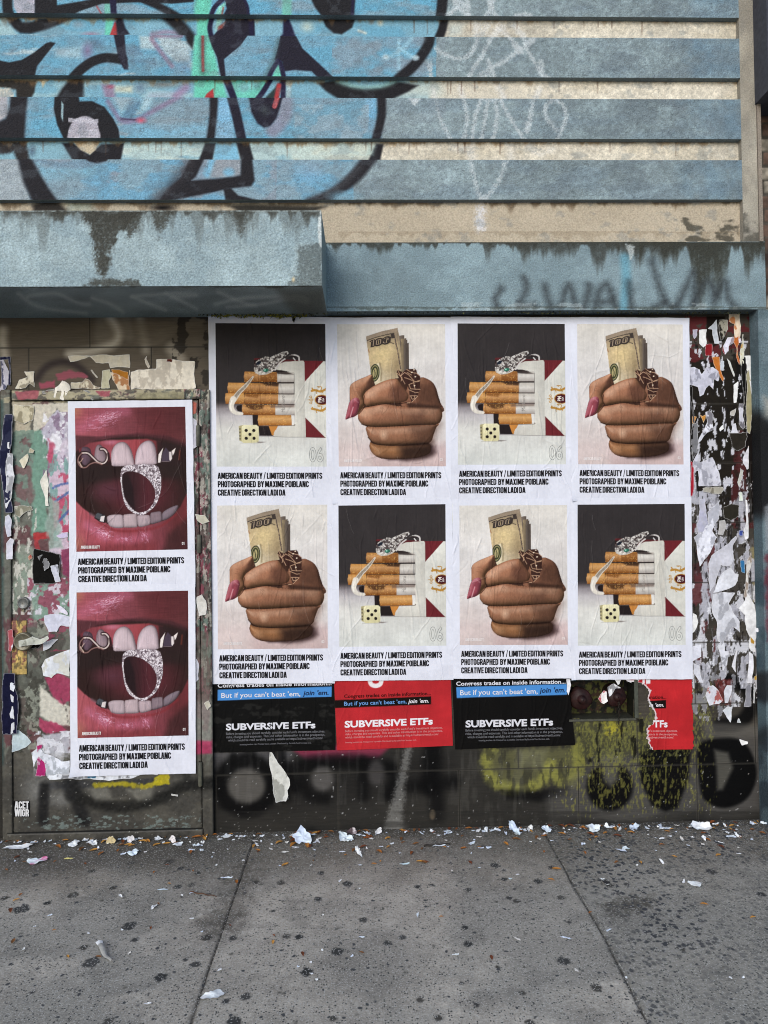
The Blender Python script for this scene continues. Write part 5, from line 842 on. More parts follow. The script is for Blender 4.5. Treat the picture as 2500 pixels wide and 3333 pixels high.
def paint_fist(c):
    Q = lambda pts: [(105+1.316*p[0], 128+1.3002*p[1])+tuple(q*1.3 for q in p[2:]) for p in pts]
    c.poly([(60, 90), (1420, 90), (1420, 1850), (60, 1850)], '#dcd8d4', 1, grad=[(0, 130, '#dbd6cf'), (0, 700, '#d9d5d3'), (0, 1450, '#d8d0ce'), (0, 1560, '#ccb7b6'), (0, 1780, '#c5aeac')])
    c.poly([(60, 1300), (480, 1300), (480, 1850), (60, 1850)], '#d3c6c3', 90, 0.7); c.poly([(1150, 600), (1420, 500), (1420, 1400), (1200, 1400)], '#cfc9c6', 90, 0.5)
    c.poly(Q([(420, 1200), (560, 1150), (800, 1060), (835, 1090), (830, 1150), (780, 1185), (600, 1212), (440, 1212)]), '#33262a', 26, 0.95); c.poly(Q([(560, 1190), (800, 1130), (860, 1090), (870, 1150), (800, 1190), (600, 1216)]), '#5b4648', 40, 0.8)
    # banknotes
    for x0, x1, yt, h in ((540, 590, 98, '#83756a'), (560, 608, 126, '#9c8a6c'), (585, 615, 138, '#6d6259'), (600, 628, 168, '#4f4641')):
        c.poly(Q([(x0, yt+6), (x1, yt), (x1+1, 400), (x1, 440), (x0, 440)]), h, 2, grad=[Q([(x0, 0)])[0][:1]+(0, h), Q([(x1, 0)])[0][:1]+(0, '#5a4f48')])
    for x_ in (556, 566, 578, 590, 601, 611, 620): c.stroke(Q([(x_, 150+1.1*(x_-556)), (x_+3, 430)]), 5, '#3f3733', 3, 0.5, sm=False)
    bill = Q([(253, 110), (330, 84), (400, 62), (470, 47), (530, 34), (545, 100), (556, 250), (566, 400), (540, 480), (490, 488), (430, 502), (340, 545), (304, 556), (296, 480), (280, 330)])
    c.poly(bill, '#a89577', 2, grad=[Q([(253, 40)])[0]+('#8d7f70',), Q([(300, 160)])[0]+('#94836f',), Q([(330, 300)])[0]+('#b8a382',), Q([(380, 480)])[0]+('#bfad90',)])
    def note():
        c.blob(*Q([(400, 270)])[0], 250, 250, '#cfb98c', 1.2, 0.8); c.blob(*Q([(330, 500)])[0], 150, 190, '#ddd0b4', 1.1); c.blob(*Q([(520, 380)])[0], 120, 220, '#8d7a5c', 0.8)
        c.poly(Q([(253, 110), (530, 34), (534, 60), (257, 138)]), '#9c8b78', 6, 0.8); c.stroke(Q([(257, 148), (330, 122), (400, 102), (470, 86), (500, 82)]), 9, '#3a3230', 2.5, 0.9); c.poly(Q([(470, 88), (500, 82), (510, 124), (474, 128)]), '#3a3230', 4, 0.9)
        c.stroke(Q([(506, 126), (528, 230), (545, 340), (556, 400)]), 13, '#45393a', 3, 0.85, g=0.8, f=7); c.stroke(Q([(470, 165), (497, 175)]), 10, '#4a403a', 3, 0.8, g=0.5); c.stroke(Q([(270, 225), (280, 250)]), 12, '#8a5a3c', 6, 0.6)
        c.disc(*Q([(352, 425)])[0], 44, 100, '#dccfae', 5, 1, 0.08); c.stroke(Q([(372, 350), (384, 420), (380, 500)]), 20, '#8d7d60', 8, 0.7)
        for rx, ry, h in ((58, 104, '#2b3026'), (46, 90, '#9a9468'), (38, 78, '#333826'), (24, 58, '#b5a878')): c.disc(*Q([(326, 435)])[0], rx, ry, h, 3, 0.95, 0.1)
        c.stroke(Q([(318, 395), (330, 440), (322, 480)]), 9, '#33382a', 2, 0.9); c.mul(0.10, 18, 18, 3, (480, 160, 860, 860))
    c.within(bill, note, 2)
    D_, B_, L_ = '#47301f', '#9f6c50', '#c79a7e'
    sil = Q([(300, 450), (240, 473), (180, 498), (130, 527), (106, 560), (104, 690), (150, 760), (140, 825), (180, 800), (176, 850), (205, 890), (250, 915), (252, 970), (270, 1020), (284, 1045), (272, 1090), (290, 1140), (330, 1180), (380, 1200), (460, 1207), (560, 1205), (690, 1195), (780, 1170), (815, 1140), (818, 1085), (800, 1062), (828, 1036), (842, 985), (880, 890), (908, 865), (920, 815), (914, 745), (886, 640), (870, 580), (840, 525), (790, 490), (735, 478), (600, 470), (500, 488), (330, 545)])
    c.poly(sil, '#432b22', 3)
    c.form(Q([(735, 478), (790, 490), (840, 525), (870, 580), (885, 640), (905, 700), (918, 790), (600, 800), (560, 690), (600, 600), (640, 520)]), '#432c23', '#885842', '#a67458', 110)
    c.form(Q([(300, 450), (240, 473), (180, 498), (130, 527), (108, 558), (104, 620), (106, 680), (125, 720), (150, 770), (140, 825), (180, 800), (215, 748), (234, 715), (228, 650), (250, 605), (300, 566), (310, 500)]), D_, '#a56f53', '#c89474', 95); c.poly(Q([(255, 520), (300, 470), (306, 560), (262, 600), (238, 640)]), '#4b2f25', 22, 0.7)
    for y_ in (560, 580, 600): c.stroke(Q([(150, y_), (185, y_+8), (215, y_+22)]), 4, '#6b4535', 3, 0.4)
    c.form(Q([(66, 850), (70, 810), (85, 750), (100, 700), (125, 670), (160, 657), (186, 670), (191, 705), (182, 750), (166, 800), (140, 828), (105, 838)]), '#5c2a33', '#93434f', '#b8727c', 50); c.stroke(Q([(133, 742), (118, 790), (106, 832)]), 12, '#dba9ae', 6, 0.8); c.stroke(Q([(150, 675), (178, 700)]), 12, '#c98d94', 8, 0.5)
    c.form(Q([(285, 1045), (300, 1062), (380, 1078), (460, 1084), (560, 1080), (700, 1074), (790, 1066), (817, 1092), (815, 1140), (780, 1168), (690, 1193), (560, 1204), (460, 1206), (380, 1198), (330, 1178), (290, 1140), (273, 1090)]), '#3d281f', '#92623f', '#b88660', 80, L=(-0.35, -0.35, 0.86))
    c.form(Q([(251, 916), (360, 916), (480, 913), (600, 908), (690, 900), (882, 888), (862, 930), (842, 990), (826, 1038), (795, 1063), (700, 1070), (560, 1077), (450, 1079), (380, 1074), (310, 1058), (270, 1020), (251, 970)]), D_, B_, L_, 110, L=(-0.35, -0.42, 0.83))
    c.form(Q([(224, 746), (260, 740), (330, 727), (390, 712), (440, 716), (520, 730), (640, 738), (760, 735), (906, 738), (917, 780), (921, 820), (906, 866), (870, 893), (700, 896), (600, 903), (480, 908), (350, 911), (250, 911), (206, 890), (180, 855), (175, 810), (195, 778)]), D_, '#a26d52', L_, 120, L=(-0.35, -0.45, 0.82))
    c.form(Q([(300, 562), (330, 545), (380, 520), (440, 498), (490, 488), (524, 490), (548, 520), (572, 560), (602, 600), (622, 628), (620, 662), (602, 688), (560, 699), (500, 706), (430, 709), (370, 713), (310, 724), (262, 733), (240, 720), (225, 690), (222, 645), (246, 605)]), D_, '#aa7356', '#cf9c7e', 115, L=(-0.35, -0.45, 0.82))
    # hollows, knuckles and the darker far side
    c.poly(Q([(470, 560), (560, 540), (615, 630), (590, 690), (500, 700), (450, 640)]), '#5b392d', 50, 0.75); c.blob(*Q([(300, 630)])[0], 90, 70, '#c2967a', 0.7); c.blob(*Q([(400, 985)])[0], 70, 80, '#cda386', 1.1); c.blob(*Q([(400, 770)])[0], 60, 60, '#bb8e72', 0.8); c.blob(*Q([(255, 810)])[0], 110, 90, '#b98b6e', 0.6); c.blob(*Q([(345, 1140)])[0], 90, 60, '#b0835f', 0.7)
    c.poly(Q([(540, 1090), (830, 1050), (830, 1160), (720, 1200), (560, 1204)]), '#2c1c18', 70, 0.85); c.poly(Q([(640, 930), (900, 890), (840, 1060), (700, 1074)]), '#5a3b2e', 80, 0.6); c.poly(Q([(640, 800), (760, 770), (760, 890), (640, 895)]), '#6b4738', 50, 0.5); c.blob(*Q([(840, 800)])[0], 130, 110, '#a3765c', 0.6)
    c.poly(Q([(600, 700), (720, 712), (910, 735), (912, 760), (620, 742)]), '#33201a', 22, 0.75); c.poly(Q([(560, 1075), (800, 1055), (800, 1080), (560, 1090)]), '#2a1a15', 10, 0.6); c.poly(Q([(700, 560), (800, 540), (860, 640), (840, 720), (700, 720)]), '#573a2e', 60, 0.5)
    for t, w_ in [([(235, 742), (330, 724), (430, 710), (520, 712), (610, 700)], 8), ([(205, 893), (300, 914), (480, 911), (690, 898), (860, 896)], 8), ([(262, 1010), (310, 1060), (380, 1077), (560, 1081), (790, 1066)], 9), ([(232, 640), (225, 700), (236, 735), (185, 800)], 8)]: c.stroke(Q(t), w_, '#24130d', 5, 0.85)
    for t in ([(370, 745), (392, 768), (380, 800)], [(385, 740), (405, 760)], [(455, 520), (470, 560), (460, 600)], [(380, 940), (420, 935)], [(560, 860), (580, 905)]): c.stroke(Q(t), 4, '#5e3d30', 3, 0.5)
    hand = sil
    def skin():
        c.mul(0.07, 70, 90, 2); c.mul(0.07, 12, 18, 5); c.mul(0.05, 5, 30, 7)
        i = c.sel(200, 700, 1340, 1720); c.c[i] = (c.c[i]*0.93+c.c[i].mean(1)[:, None]*0.07)*(1.0-0.20*np.clip((c.x[i]-500)/800, 0, 1))[:, None]
    c.within(hand, skin, 3)
    # panther ring
    c.poly([(788, 690), (800, 655), (858, 688), (905, 652), (975, 650), (1000, 645), (1022, 668), (1025, 700), (1062, 730), (1064, 780), (1058, 850), (1068, 885), (1040, 920), (1034, 965), (962, 1038), (940, 985), (932, 900), (915, 830), (870, 828), (820, 775)], '#3b2520', 2)
    for t in [[(800, 655), (835, 735), (858, 690)], [(790, 695), (835, 735), (885, 825)], [(835, 735), (880, 690), (930, 720), (990, 790)], [(880, 750), (940, 770), (1000, 800), (1060, 780)], [(905, 655), (960, 690), (1020, 700), (1062, 735)], [(930, 830), (950, 880), (1000, 885), (1062, 885)], [(985, 800), (1000, 885)], [(930, 830), (985, 810)], [(925, 890), (1005, 925), (1038, 920)], [(940, 960), (1000, 960), (1030, 965)], [(950, 965), (965, 1000), (1000, 995), (990, 960)], [(962, 1035), (1032, 965)], [(850, 745), (840, 790)], [(1000, 800), (1050, 795)], [(910, 690), (960, 720)], [(905, 1045), (942, 1040)]]: c.stroke(t, 6.5, '#c8a284', 2.5, 0.95, sm=False)
    for x_, y_ in ((1005, 740), (965, 690), (990, 660), (995, 845)): c.disc(x_, y_, 9, 7, '#f3dcc4', 3)
    c.mul(0.05, 30, 30, 4); c.mul(0.05, 200, 160, 6)
def paint_lips(c):
    c.poly([(100, 100), (1520, 100), (1520, 1900), (100, 1900)], '#30201f', 1)
    # mouth interior and tongue
    c.blob(900, 1180, 560, 360, '#5a2a31', 1.5); c.blob(560, 1130, 300, 170, '#56313a', 1.2); c.poly([(165, 830), (1460, 820), (1460, 1000), (1000, 1010), (600, 1000), (165, 1060)], '#2a2020', 50, 0.75)
    # upper lip
    c.poly([(100, 100), (1520, 100), (1520, 650), (1430, 600), (1250, 545), (1000, 505), (800, 500), (600, 515), (400, 545), (260, 600), (150, 680), (100, 700)], '#8c3f44', 12, grad=[(165, 0, '#a0555c'), (420, 0, '#9a4f5a'), (760, 0, '#7a4048'), (1100, 0, '#65303410'[:7]), (1460, 0, '#5a3133')])
    c.blob(150, 190, 130, 120, '#b07a5c', 0.8); c.poly([(160, 480), (420, 500), (900, 470), (1250, 500), (1450, 590), (1460, 650), (1250, 560), (900, 510), (500, 530), (165, 680)], '#40262a', 20, 0.75)
    c.stroke([(240, 400), (420, 300), (600, 230), (760, 200)], 120, '#b4627a', 60, 0.6)
    c.gloss(520, 300, 330, 130, -0.22, 34, 7, 3, '#cf93ac', 0.46, 0.9); c.gloss(560, 260, 240, 80, -0.2, 20, 5, 5, '#ecc3d4', 0.5, 0.9); c.gloss(420, 400, 240, 60, -0.12, 30, 6, 8, '#c987a0', 0.5, 0.7)
    c.poly([(820, 170), (1460, 160), (1460, 470), (1000, 440)], '#54292d', 90, 0.5); c.mul(0.10, 120, 9, 4, (160, 160, 1460, 540))
    # gums
    c.poly([(200, 640), (330, 570), (520, 545), (800, 540), (1000, 535), (1160, 570), (1190, 650), (1100, 740), (860, 780), (700, 700), (560, 790), (400, 760), (230, 760)], '#97484f', 14, grad=[(200, 0, '#70343a'), (620, 0, '#a1505a'), (880, 0, '#98444a'), (1190, 0, '#5d2c30')]); c.blob(580, 570, 130, 40, '#c88098', 0.7)
    # upper teeth
    def tooth(p, g): c.form(p, srgb(g[-1][2])*0.62, srgb(g[1][2])*1.03, srgb(g[1][2])*1.18, 70, L=(-0.3, 0.1, 0.9), soft=4)
    tooth([(395, 810), (385, 720), (400, 630), (432, 592), (475, 610), (515, 690), (530, 790), (470, 815)], [(390, 600, '#6f545c'), (450, 700, '#8f7c83'), (520, 800, '#7a646c')])
    tooth([(235, 640), (290, 615), (340, 650), (350, 740), (300, 830), (240, 800)], [(240, 640, '#8a626a'), (320, 760, '#5e4a56')])
    tooth([(585, 835), (580, 740), (590, 668), (620, 610), (668, 574), (722, 566), (768, 590), (810, 650), (838, 740), (854, 838), (780, 845), (660, 850)], [(600, 600, '#94808a'), (640, 740, '#c4b1b7'), (800, 800, '#a9969e'), (850, 840, '#927f88')]); c.stroke([(748, 600), (755, 830)], 5, '#7a6a72', 4, 0.6)
    tooth([(857, 832), (864, 740), (884, 662), (926, 598), (980, 562), (1036, 556), (1080, 586), (1104, 652), (1116, 750), (1112, 826), (1000, 838), (900, 842)], [(870, 600, '#8c7880'), (930, 740, '#c0adb4'), (1060, 760, '#aa98a0'), (1110, 820, '#8d7a84')]); c.stroke([(915, 660), (885, 780), (880, 825)], 12, '#d3c4ca', 6, 0.6)
    c.stroke([(846, 720), (852, 820)], 8, '#7a3a40', 6, 0.7)
    # silver curl
    S_ = [(458, 645), (500, 650), (535, 700), (530, 770), (490, 812), (430, 800), (370, 745), (310, 692), (240, 688), (200, 740), (195, 800), (230, 850), (285, 855), (330, 820), (400, 800), (470, 825)]
    c.stroke(S_, 40, '#2a1b1d', 6, 0.9); c.stroke(S_[:9], 15, '#dccbc6', 3, 0.95); c.stroke(S_[8:], 14, '#94706a', 5, 0.9); c.stroke([(205, 790), (240, 850)], 12, '#e0c4b4', 4, 0.9); c.stroke([(225, 790), (250, 750)], 10, '#cfa898', 3, 0.8); c.stroke([(545, 700), (570, 820)], 30, '#2a1a1c', 8, 0.8)
    # right spikes
    c.poly([(1115, 560), (1300, 600), (1460, 640), (1460, 860), (1118, 860)], '#2c1f20', 18, 0.9); c.poly([(1165, 800), (1180, 700), (1220, 640), (1262, 690), (1280, 800)], '#4b3f4e', 6, 0.9); c.poly([(1127, 815), (1134, 720), (1190, 640), (1170, 720), (1155, 815)], '#e4dad6', 3); c.poly([(1258, 690), (1284, 690), (1292, 770), (1270, 800), (1260, 780)], '#dcd0cf', 4); c.poly([(1288, 682), (1336, 644), (1318, 705), (1300, 735)], '#e4d8d4', 4); c.stroke([(1170, 802), (1260, 805)], 6, '#9a8a90', 3, 0.7); c.stroke([(1385, 680), (1375, 780)], 18, '#6b3328', 10, 0.7)
    # lower lip
    c.poly([(100, 1180), (165, 1245), (240, 1320), (330, 1390), (440, 1462), (560, 1530), (700, 1552), (880, 1550), (1050, 1528), (1180, 1488), (1290, 1424), (1380, 1330), (1450, 1190), (1520, 1080), (1520, 1900), (100, 1900)], '#9c4246', 10, grad=[(165, 0, '#a6575e'), (400, 0, '#a24f5a'), (800, 0, '#964852'), (1150, 0, '#793d45'), (1320, 0, '#5e2d30'), (1460, 0, '#6e3136')])
    c.poly([(1230, 1650), (1380, 1520), (1480, 1450), (1500, 1900), (1150, 1900)], '#3d2526', 50, 0.8); c.poly([(100, 1760), (1100, 1740), (1100, 1900), (100, 1900)], '#6f3034', 50, 0.6); c.blob(170, 1740, 130, 150, '#a8705c', 0.7); c.stroke([(440, 1500), (620, 1592), (900, 1600), (1150, 1550), (1330, 1420)], 26, '#7e2e33', 18, 0.7)
    c.stroke([(290, 1520), (400, 1600), (500, 1670)], 90, '#bb6c86', 40, 0.55); c.stroke([(640, 1690), (800, 1700), (990, 1660)], 90, '#b4637b', 44, 0.5)
    c.gloss(470, 1610, 200, 95, 0.42, 26, 7, 3, '#d79db8', 0.46, 0.95); c.gloss(500, 1640, 130, 60, 0.5, 14, 5, 6, '#edc6d8', 0.5, 0.9); c.gloss(740, 1690, 150, 60, 0.05, 16, 10, 7, '#d298b2', 0.48, 0.9); c.gloss(960, 1670, 130, 80, 1.2, 22, 7, 9, '#cf93ac', 0.48, 0.9); c.mul(0.10, 14, 60, 5, (160, 1560, 1460, 1840))
    # lower teeth
    for p, a, b in (([(522, 1450), (540, 1420), (600, 1408), (690, 1412), (714, 1440), (718, 1550), (680, 1566), (600, 1560), (545, 1530)], '#b8a6ac', '#8f7c84'), ([(712, 1430), (740, 1408), (850, 1404), (872, 1425), (876, 1545), (850, 1562), (740, 1562), (718, 1545)], '#bba7ac', '#96838a'), ([(872, 1440), (900, 1420), (1000, 1420), (1025, 1445), (1028, 1520), (980, 1546), (890, 1552)], '#b09da3', '#8d7981'), ([(1028, 1410), (1060, 1390), (1140, 1382), (1160, 1410), (1160, 1490), (1100, 1515), (1034, 1520)], '#85737b', '#665660'), ([(1165, 1470), (1170, 1400), (1240, 1350), (1330, 1315), (1355, 1330), (1320, 1400), (1250, 1460), (1180, 1490)], '#7c6e77', '#55474e')):
        c.form(p, srgb(b)*0.62, a, srgb(a)*1.1, 46, L=(-0.2, -0.25, 0.9), soft=4)
    c.poly([(375, 1445), (395, 1395), (420, 1378), (505, 1412), (520, 1450), (500, 1505), (440, 1490)], '#2a2226', 3); c.poly([(395, 1400), (420, 1385), (470, 1405), (445, 1465), (390, 1440)], '#4d5055', 4); c.poly([(455, 1425), (500, 1420), (485, 1490), (440, 1480)], '#ddd3d3', 3)
    c.stroke([(330, 1390), (375, 1420)], 30, '#6b525a', 10, 0.6)
    # pave ring
    outer = [(690, 920), (705, 875), (750, 845), (820, 836), (1000, 832), (1090, 842), (1135, 880), (1158, 980), (1160, 1080), (1140, 1190), (1100, 1290), (1040, 1360), (960, 1412), (890, 1418), (810, 1378), (745, 1310), (710, 1210), (694, 1080), (684, 1000)]
    inner = [(706, 960), (730, 925), (790, 910), (860, 918), (950, 958), (1030, 1030), (1080, 1120), (1088, 1210), (1060, 1290), (1000, 1360), (920, 1390), (850, 1372), (780, 1300), (735, 1220), (712, 1110), (702, 1030)]
    c.poly(outer, '#8a7d84', 3, sm=True)
    def speck(): c.thresh((670, 815, 1180, 1435), 12, 12, 3, 0.50, 0.10, '#efe7ed', 0.95, oc=2); c.thresh((670, 815, 1180, 1435), 11, 11, 9, 0.62, 0.08, '#4b3e46', 0.85, oc=2)
    c.within(outer, speck, 3, True)
    c.poly(inner, '#3c2227', 3, sm=True, grad=[(700, 0, '#2a1c20'), (850, 0, '#3a2226'), (1000, 0, '#52282f'), (1080, 0, '#4a252b')]); c.poly([(715, 960), (770, 935), (830, 1100), (850, 1360), (780, 1290), (720, 1150)], '#241a1d', 14, 0.8); c.stroke([(694, 1000), (706, 1150), (745, 1270), (820, 1362), (890, 1398)], 8, '#e9e2e6', 3, 0.85)
    c.mul(0.06, 5, 60, 4); c.mul(0.05, 120, 120, 6)
PRINTS = {'cigs': (85, 120, 1360, 1780, paint_cigs), 'fist': (105, 128, 1355, 1778, paint_fist), 'lips': (165, 166, 1457, 1830, paint_lips)}
CAPS = ['AMERICAN BEAUTY / LIMITED EDITION PRINTS', 'PHOTOGRAPHED  BY MAXIME POIBLANC', 'CREATIVE DIRECTION LADI DA']
def blockmesh(name, sh, item, col, parent, lift, conv, **k):
    v, f, lv = block_text(*item, **k); u_, v_ = conv(v); P = sh(u_, v_, lift); P[:, 1] -= lv
    return link(name, mesh_np(name, P, f, flat(len(P), col), False), M_INK, parent)
def lettermesh(name, sh, items, col, parent, lift, conv, mat_=None):
    v, f = letters(items); u_, v_ = conv(v); P = sh(u_, v_, lift); me = mesh_np(name, P, [p[::-1] for p in f], flat(len(P), col), False)
    return link(name, me, mat_ or M_INK, parent)
_pc = {}
def poster(kind, q, Y, seed, label, top=-0.048, bot=1.262, left=-0.064, right=1.064, group='posters pasted on the wall', dirt=None):
    x0, y0, x1, y1, fn = PRINTS[kind]; wr = Wrinkles(seed); sh = Sheet(q, Y, wr); nu, nv = 216, 288
    us = np.concatenate([np.linspace(left, 0, 14)[:-1], np.linspace(0, 1, nu), np.linspace(1, right, 14)[1:]]); vsx = np.concatenate([np.linspace(top, 0, 14)[:-1], np.linspace(0, 1, nv), np.linspace(1, bot, 76)[1:]])
    U, Vv = np.meshgrid(us, vsx); u, v = U.ravel(), Vv.ravel(); F = grid_faces(len(us), len(vsx))[:, ::-1]
    r = random.Random(seed); jx = (fbm(v*9, u*0+seed, 3, 3)-0.5)*0.006; edge = (np.abs(u-left) < 1e-6) | (np.abs(u-right) < 1e-6); jy = (fbm(u*9, v*0+seed, 5, 3)-0.5)*0.006; ev = (np.abs(v-top) < 1e-6) | (np.abs(v-bot) < 1e-6)
    P = sh(u+jx*edge, v+jy*ev)
    fu, fv = u[F].mean(1), v[F].mean(1); pic = (fu > 0) & (fu < 1) & (fv > 0) & (fv < 1)
    root = empty('poster', tuple(P.mean(0))); tag(root, label, 'poster', group)
    def sub(name, faces, cols, mat_):
        used = np.unique(faces); m = np.zeros(len(P), int); m[used] = np.arange(len(used)); return link(name, mesh_np(name, P[used], m[faces], cols[used]), mat_, root)
    c = Canvas(u*1000, v*1000, '#e0e2ee'); c.mul(0.03, 120, 160, seed % 9); c.thresh((-100, 960, 1100, 1300), 160, 120, seed % 8, 0.56, 0.08, '#cfd0dc', 0.35)
    if dirt: dirt(c)
    sub('paper_sheet', F[~pic], c.out(), M_PAPER)
    if kind not in _pc:
        cc = Canvas(x0+np.clip(u, 0, 1)*(x1-x0), y0+np.clip(v, 0, 1)*(y1-y0), '#888888'); fn(cc); _pc[kind] = cc.c
    cc = Canvas(u*1000, v*1000, '#888888'); cc.c = _pc[kind].copy(); cc.mul(0.035, 8, 200, seed % 9); cc.mul(0.05, 200, 160, (seed+3) % 9)
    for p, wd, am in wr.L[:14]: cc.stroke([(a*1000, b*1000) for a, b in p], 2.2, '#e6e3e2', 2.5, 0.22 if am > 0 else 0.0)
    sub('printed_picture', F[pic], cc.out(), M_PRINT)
    conv = lambda w_: ((w_[:, 0]-x0)/(x1-x0), (w_[:, 1]-y0)/(y1-y0))
    cap = {'cigs': ((97, 1921, 1308, 71), (97, 2018, 1150, 71), (97, 2115, 878, 71)), 'fist': ((120, 1916, 1300, 71), (120, 2012, 1146, 71), (120, 2110, 886, 71)), 'lips': ((182, 1982, 1412, 74), (182, 2082, 1250, 74), (184, 2182, 978, 74))}[kind]
    for s_, cp_ in zip(CAPS, cap): blockmesh('caption_line', sh, (s_, *cp_), '#1a191d', root, 0.0011, conv, slope=0.008 if kind == 'lips' else 0.0)
    W_ = '#e8e2e2'
    if kind == 'fist':
        blockmesh('small_print', sh, ('AMERICAN BEAUTY', 168, 1730, 380, 34), W_, root, 0.0011, conv, wt=0.8); blockmesh('print_number', sh, ('03', 1284, 1716, 1318, 32), W_, root, 0.0011, conv, wt=0.8)
        def note(vv): vv = vv.copy(); vv[:, 1] -= (vv[:, 0]-482)*0.22; vv[:, 0] += (vv[:, 1]-350)*-0.12; return vv
        v_, f_, lv = block_text('100', 478, 402, 712, 86, wt=1.35); v_ = note(v_); u2, v2 = conv(v_); PP = sh(u2, v2, 0.0026); PP[:, 1] -= lv; link('banknote_number', mesh_np('banknote_number', PP, f_, flat(len(PP), '#3f3733'), False), M_INK, root)
        v_, f_, lv = block_text('100', 489, 394, 700, 70, wt=0.35); v_ = note(v_); u2, v2 = conv(v_); PP = sh(u2, v2, 0.0032); PP[:, 1] -= lv; link('banknote_number', mesh_np('banknote_number', PP, f_, flat(len(PP), '#a08d79'), False), M_INK, root)
    elif kind == 'lips':
        blockmesh('small_print', sh, ('AMERICAN BEAUTY', 217, 1797, 437, 36), W_, root, 0.0011, conv, wt=0.8); blockmesh('print_number', sh, ('01', 1390, 1776, 1420, 34), W_, root, 0.0011, conv, wt=0.8)
    else:
        def rot(s, x, y, ln, cap, b=0.02): v_, f_ = text_fit(s, 0, 0, ln, cap, b); return np.column_stack([x+v_[:, 1], y-v_[:, 0]]), f_
        lettermesh('crest_lettering', sh, [rot('PM', 1308, 1034, 58, 44)], '#e6ddd8', root, 0.0011, conv); lettermesh('crest_lettering', sh, [rot('USA', 1338, 1030, 46, 22)], '#e6ddd8', root, 0.0011, conv)
        lettermesh('cigarette_lettering', sh, [rot('Marlboro', 880, 1148, 190, 40, 0.0)], '#9a938e', root, 0.0011, conv)
        out_ = []
        for (cx_, ch) in ((1199, '0'), (1283, '6')):
            v_, f_ = text2d(ch, 0.02); bb0, bb1 = v_.min(0), v_.max(0)
            # outlined figure: boundary edges of the glyph as thin ribbons
            ec = {}
            for p in f_:
                for a, b in zip(p, p[1:]+p[:1]): ec[frozenset((a, b))] = ec.get(frozenset((a, b)), 0)+1
            q = np.column_stack([cx_-38+(v_[:, 0]-bb0[0])/(bb1[0]-bb0[0])*76, 1728-(v_[:, 1]-bb0[1])/(bb1[1]-bb0[1])*172])
            Vs, Fs = [], []
            for e, n_ in ec.items():
                if n_ == 1:
                    a, b = tuple(e); d = q[b]-q[a]; d = d/(np.hypot(*d)+1e-9); nrm = np.array([-d[1], d[0]])*2.0; k = len(Vs); Vs += [q[a]-nrm-d, q[b]-nrm+d, q[b]+nrm+d, q[a]+nrm-d]; Fs.append((k, k+1, k+2, k+3))
            out_.append((np.array(Vs), Fs))
        lettermesh('outlined_number', sh, out_, '#7d8080', root, 0.0011, conv)
    return root
YP = Y_TILE-0.008
POS = [('lips', [(245.4, 1329), (603.7, 1324), (612, 1788), (249.6, 1796)], Y_LEAF-0.006, 'upper lips poster on the door, mouth biting a diamond ring'),
 ('lips', [(250.6, 1928), (613, 1922), (614.8, 2393), (253.6, 2402)], Y_LEAF-0.009, 'lower lips poster on the door, hanging over torn paper and yellow paint'),
 ('cigs', [(701.6, 1052.3), (1059, 1055), (1063.5, 1519), (705.8, 1519)], YP, 'cigarettes and snake ring poster with a torn black nick at its top edge'),
 ('fist', [(1097, 1056), (1448.5, 1055.6), (1451, 1518), (1103, 1518.5)], YP-0.0015, 'fist with banknotes poster in the top row between the two cigarette posters'),
 ('cigs', [(1489, 1053.5), (1837.5, 1055), (1841.5, 1511.5), (1490.5, 1513)], YP-0.003, 'cigarettes and snake ring poster in the top row between the two fist posters'),
 ('fist', [(1878, 1055), (2221, 1057), (2224, 1512), (1881, 1511.5)], YP-0.0045, 'fist with banknotes poster at the top right beside the torn paper strip'),
 ('fist', [(707, 1645.6), (1065.5, 1642.6), (1067, 2110), (710, 2113)], YP-0.002, 'fist with banknotes poster above the first black fund poster, next to the door frame'),
 ('cigs', [(1101.6, 1645.6), (1449.7, 1641), (1452.7, 2101), (1104.6, 2105)], YP-0.0035, 'cigarettes and snake ring poster above the whole red fund poster'),
 ('fist', [(1495, 1645.6), (1844.5, 1644), (1847.5, 2098), (1496.5, 2099.5)], YP-0.005, 'fist with banknotes poster in the bottom row above the second black fund poster'),
 ('cigs', [(1879, 1642.6), (2227, 1640), (2231, 2099), (1880.5, 2101)], YP-0.0065, 'cigarettes and snake ring poster above the standpipe recess and torn red poster')]
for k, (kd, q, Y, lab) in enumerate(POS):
    poster(kd, q, Y, 11+k*7, lab, bot=1.241 if k >= 6 else 1.262, group={'lips': 'lips posters on the door', 'cigs': 'cigarette posters on the wall', 'fist': 'fist posters on the wall'}[kd])
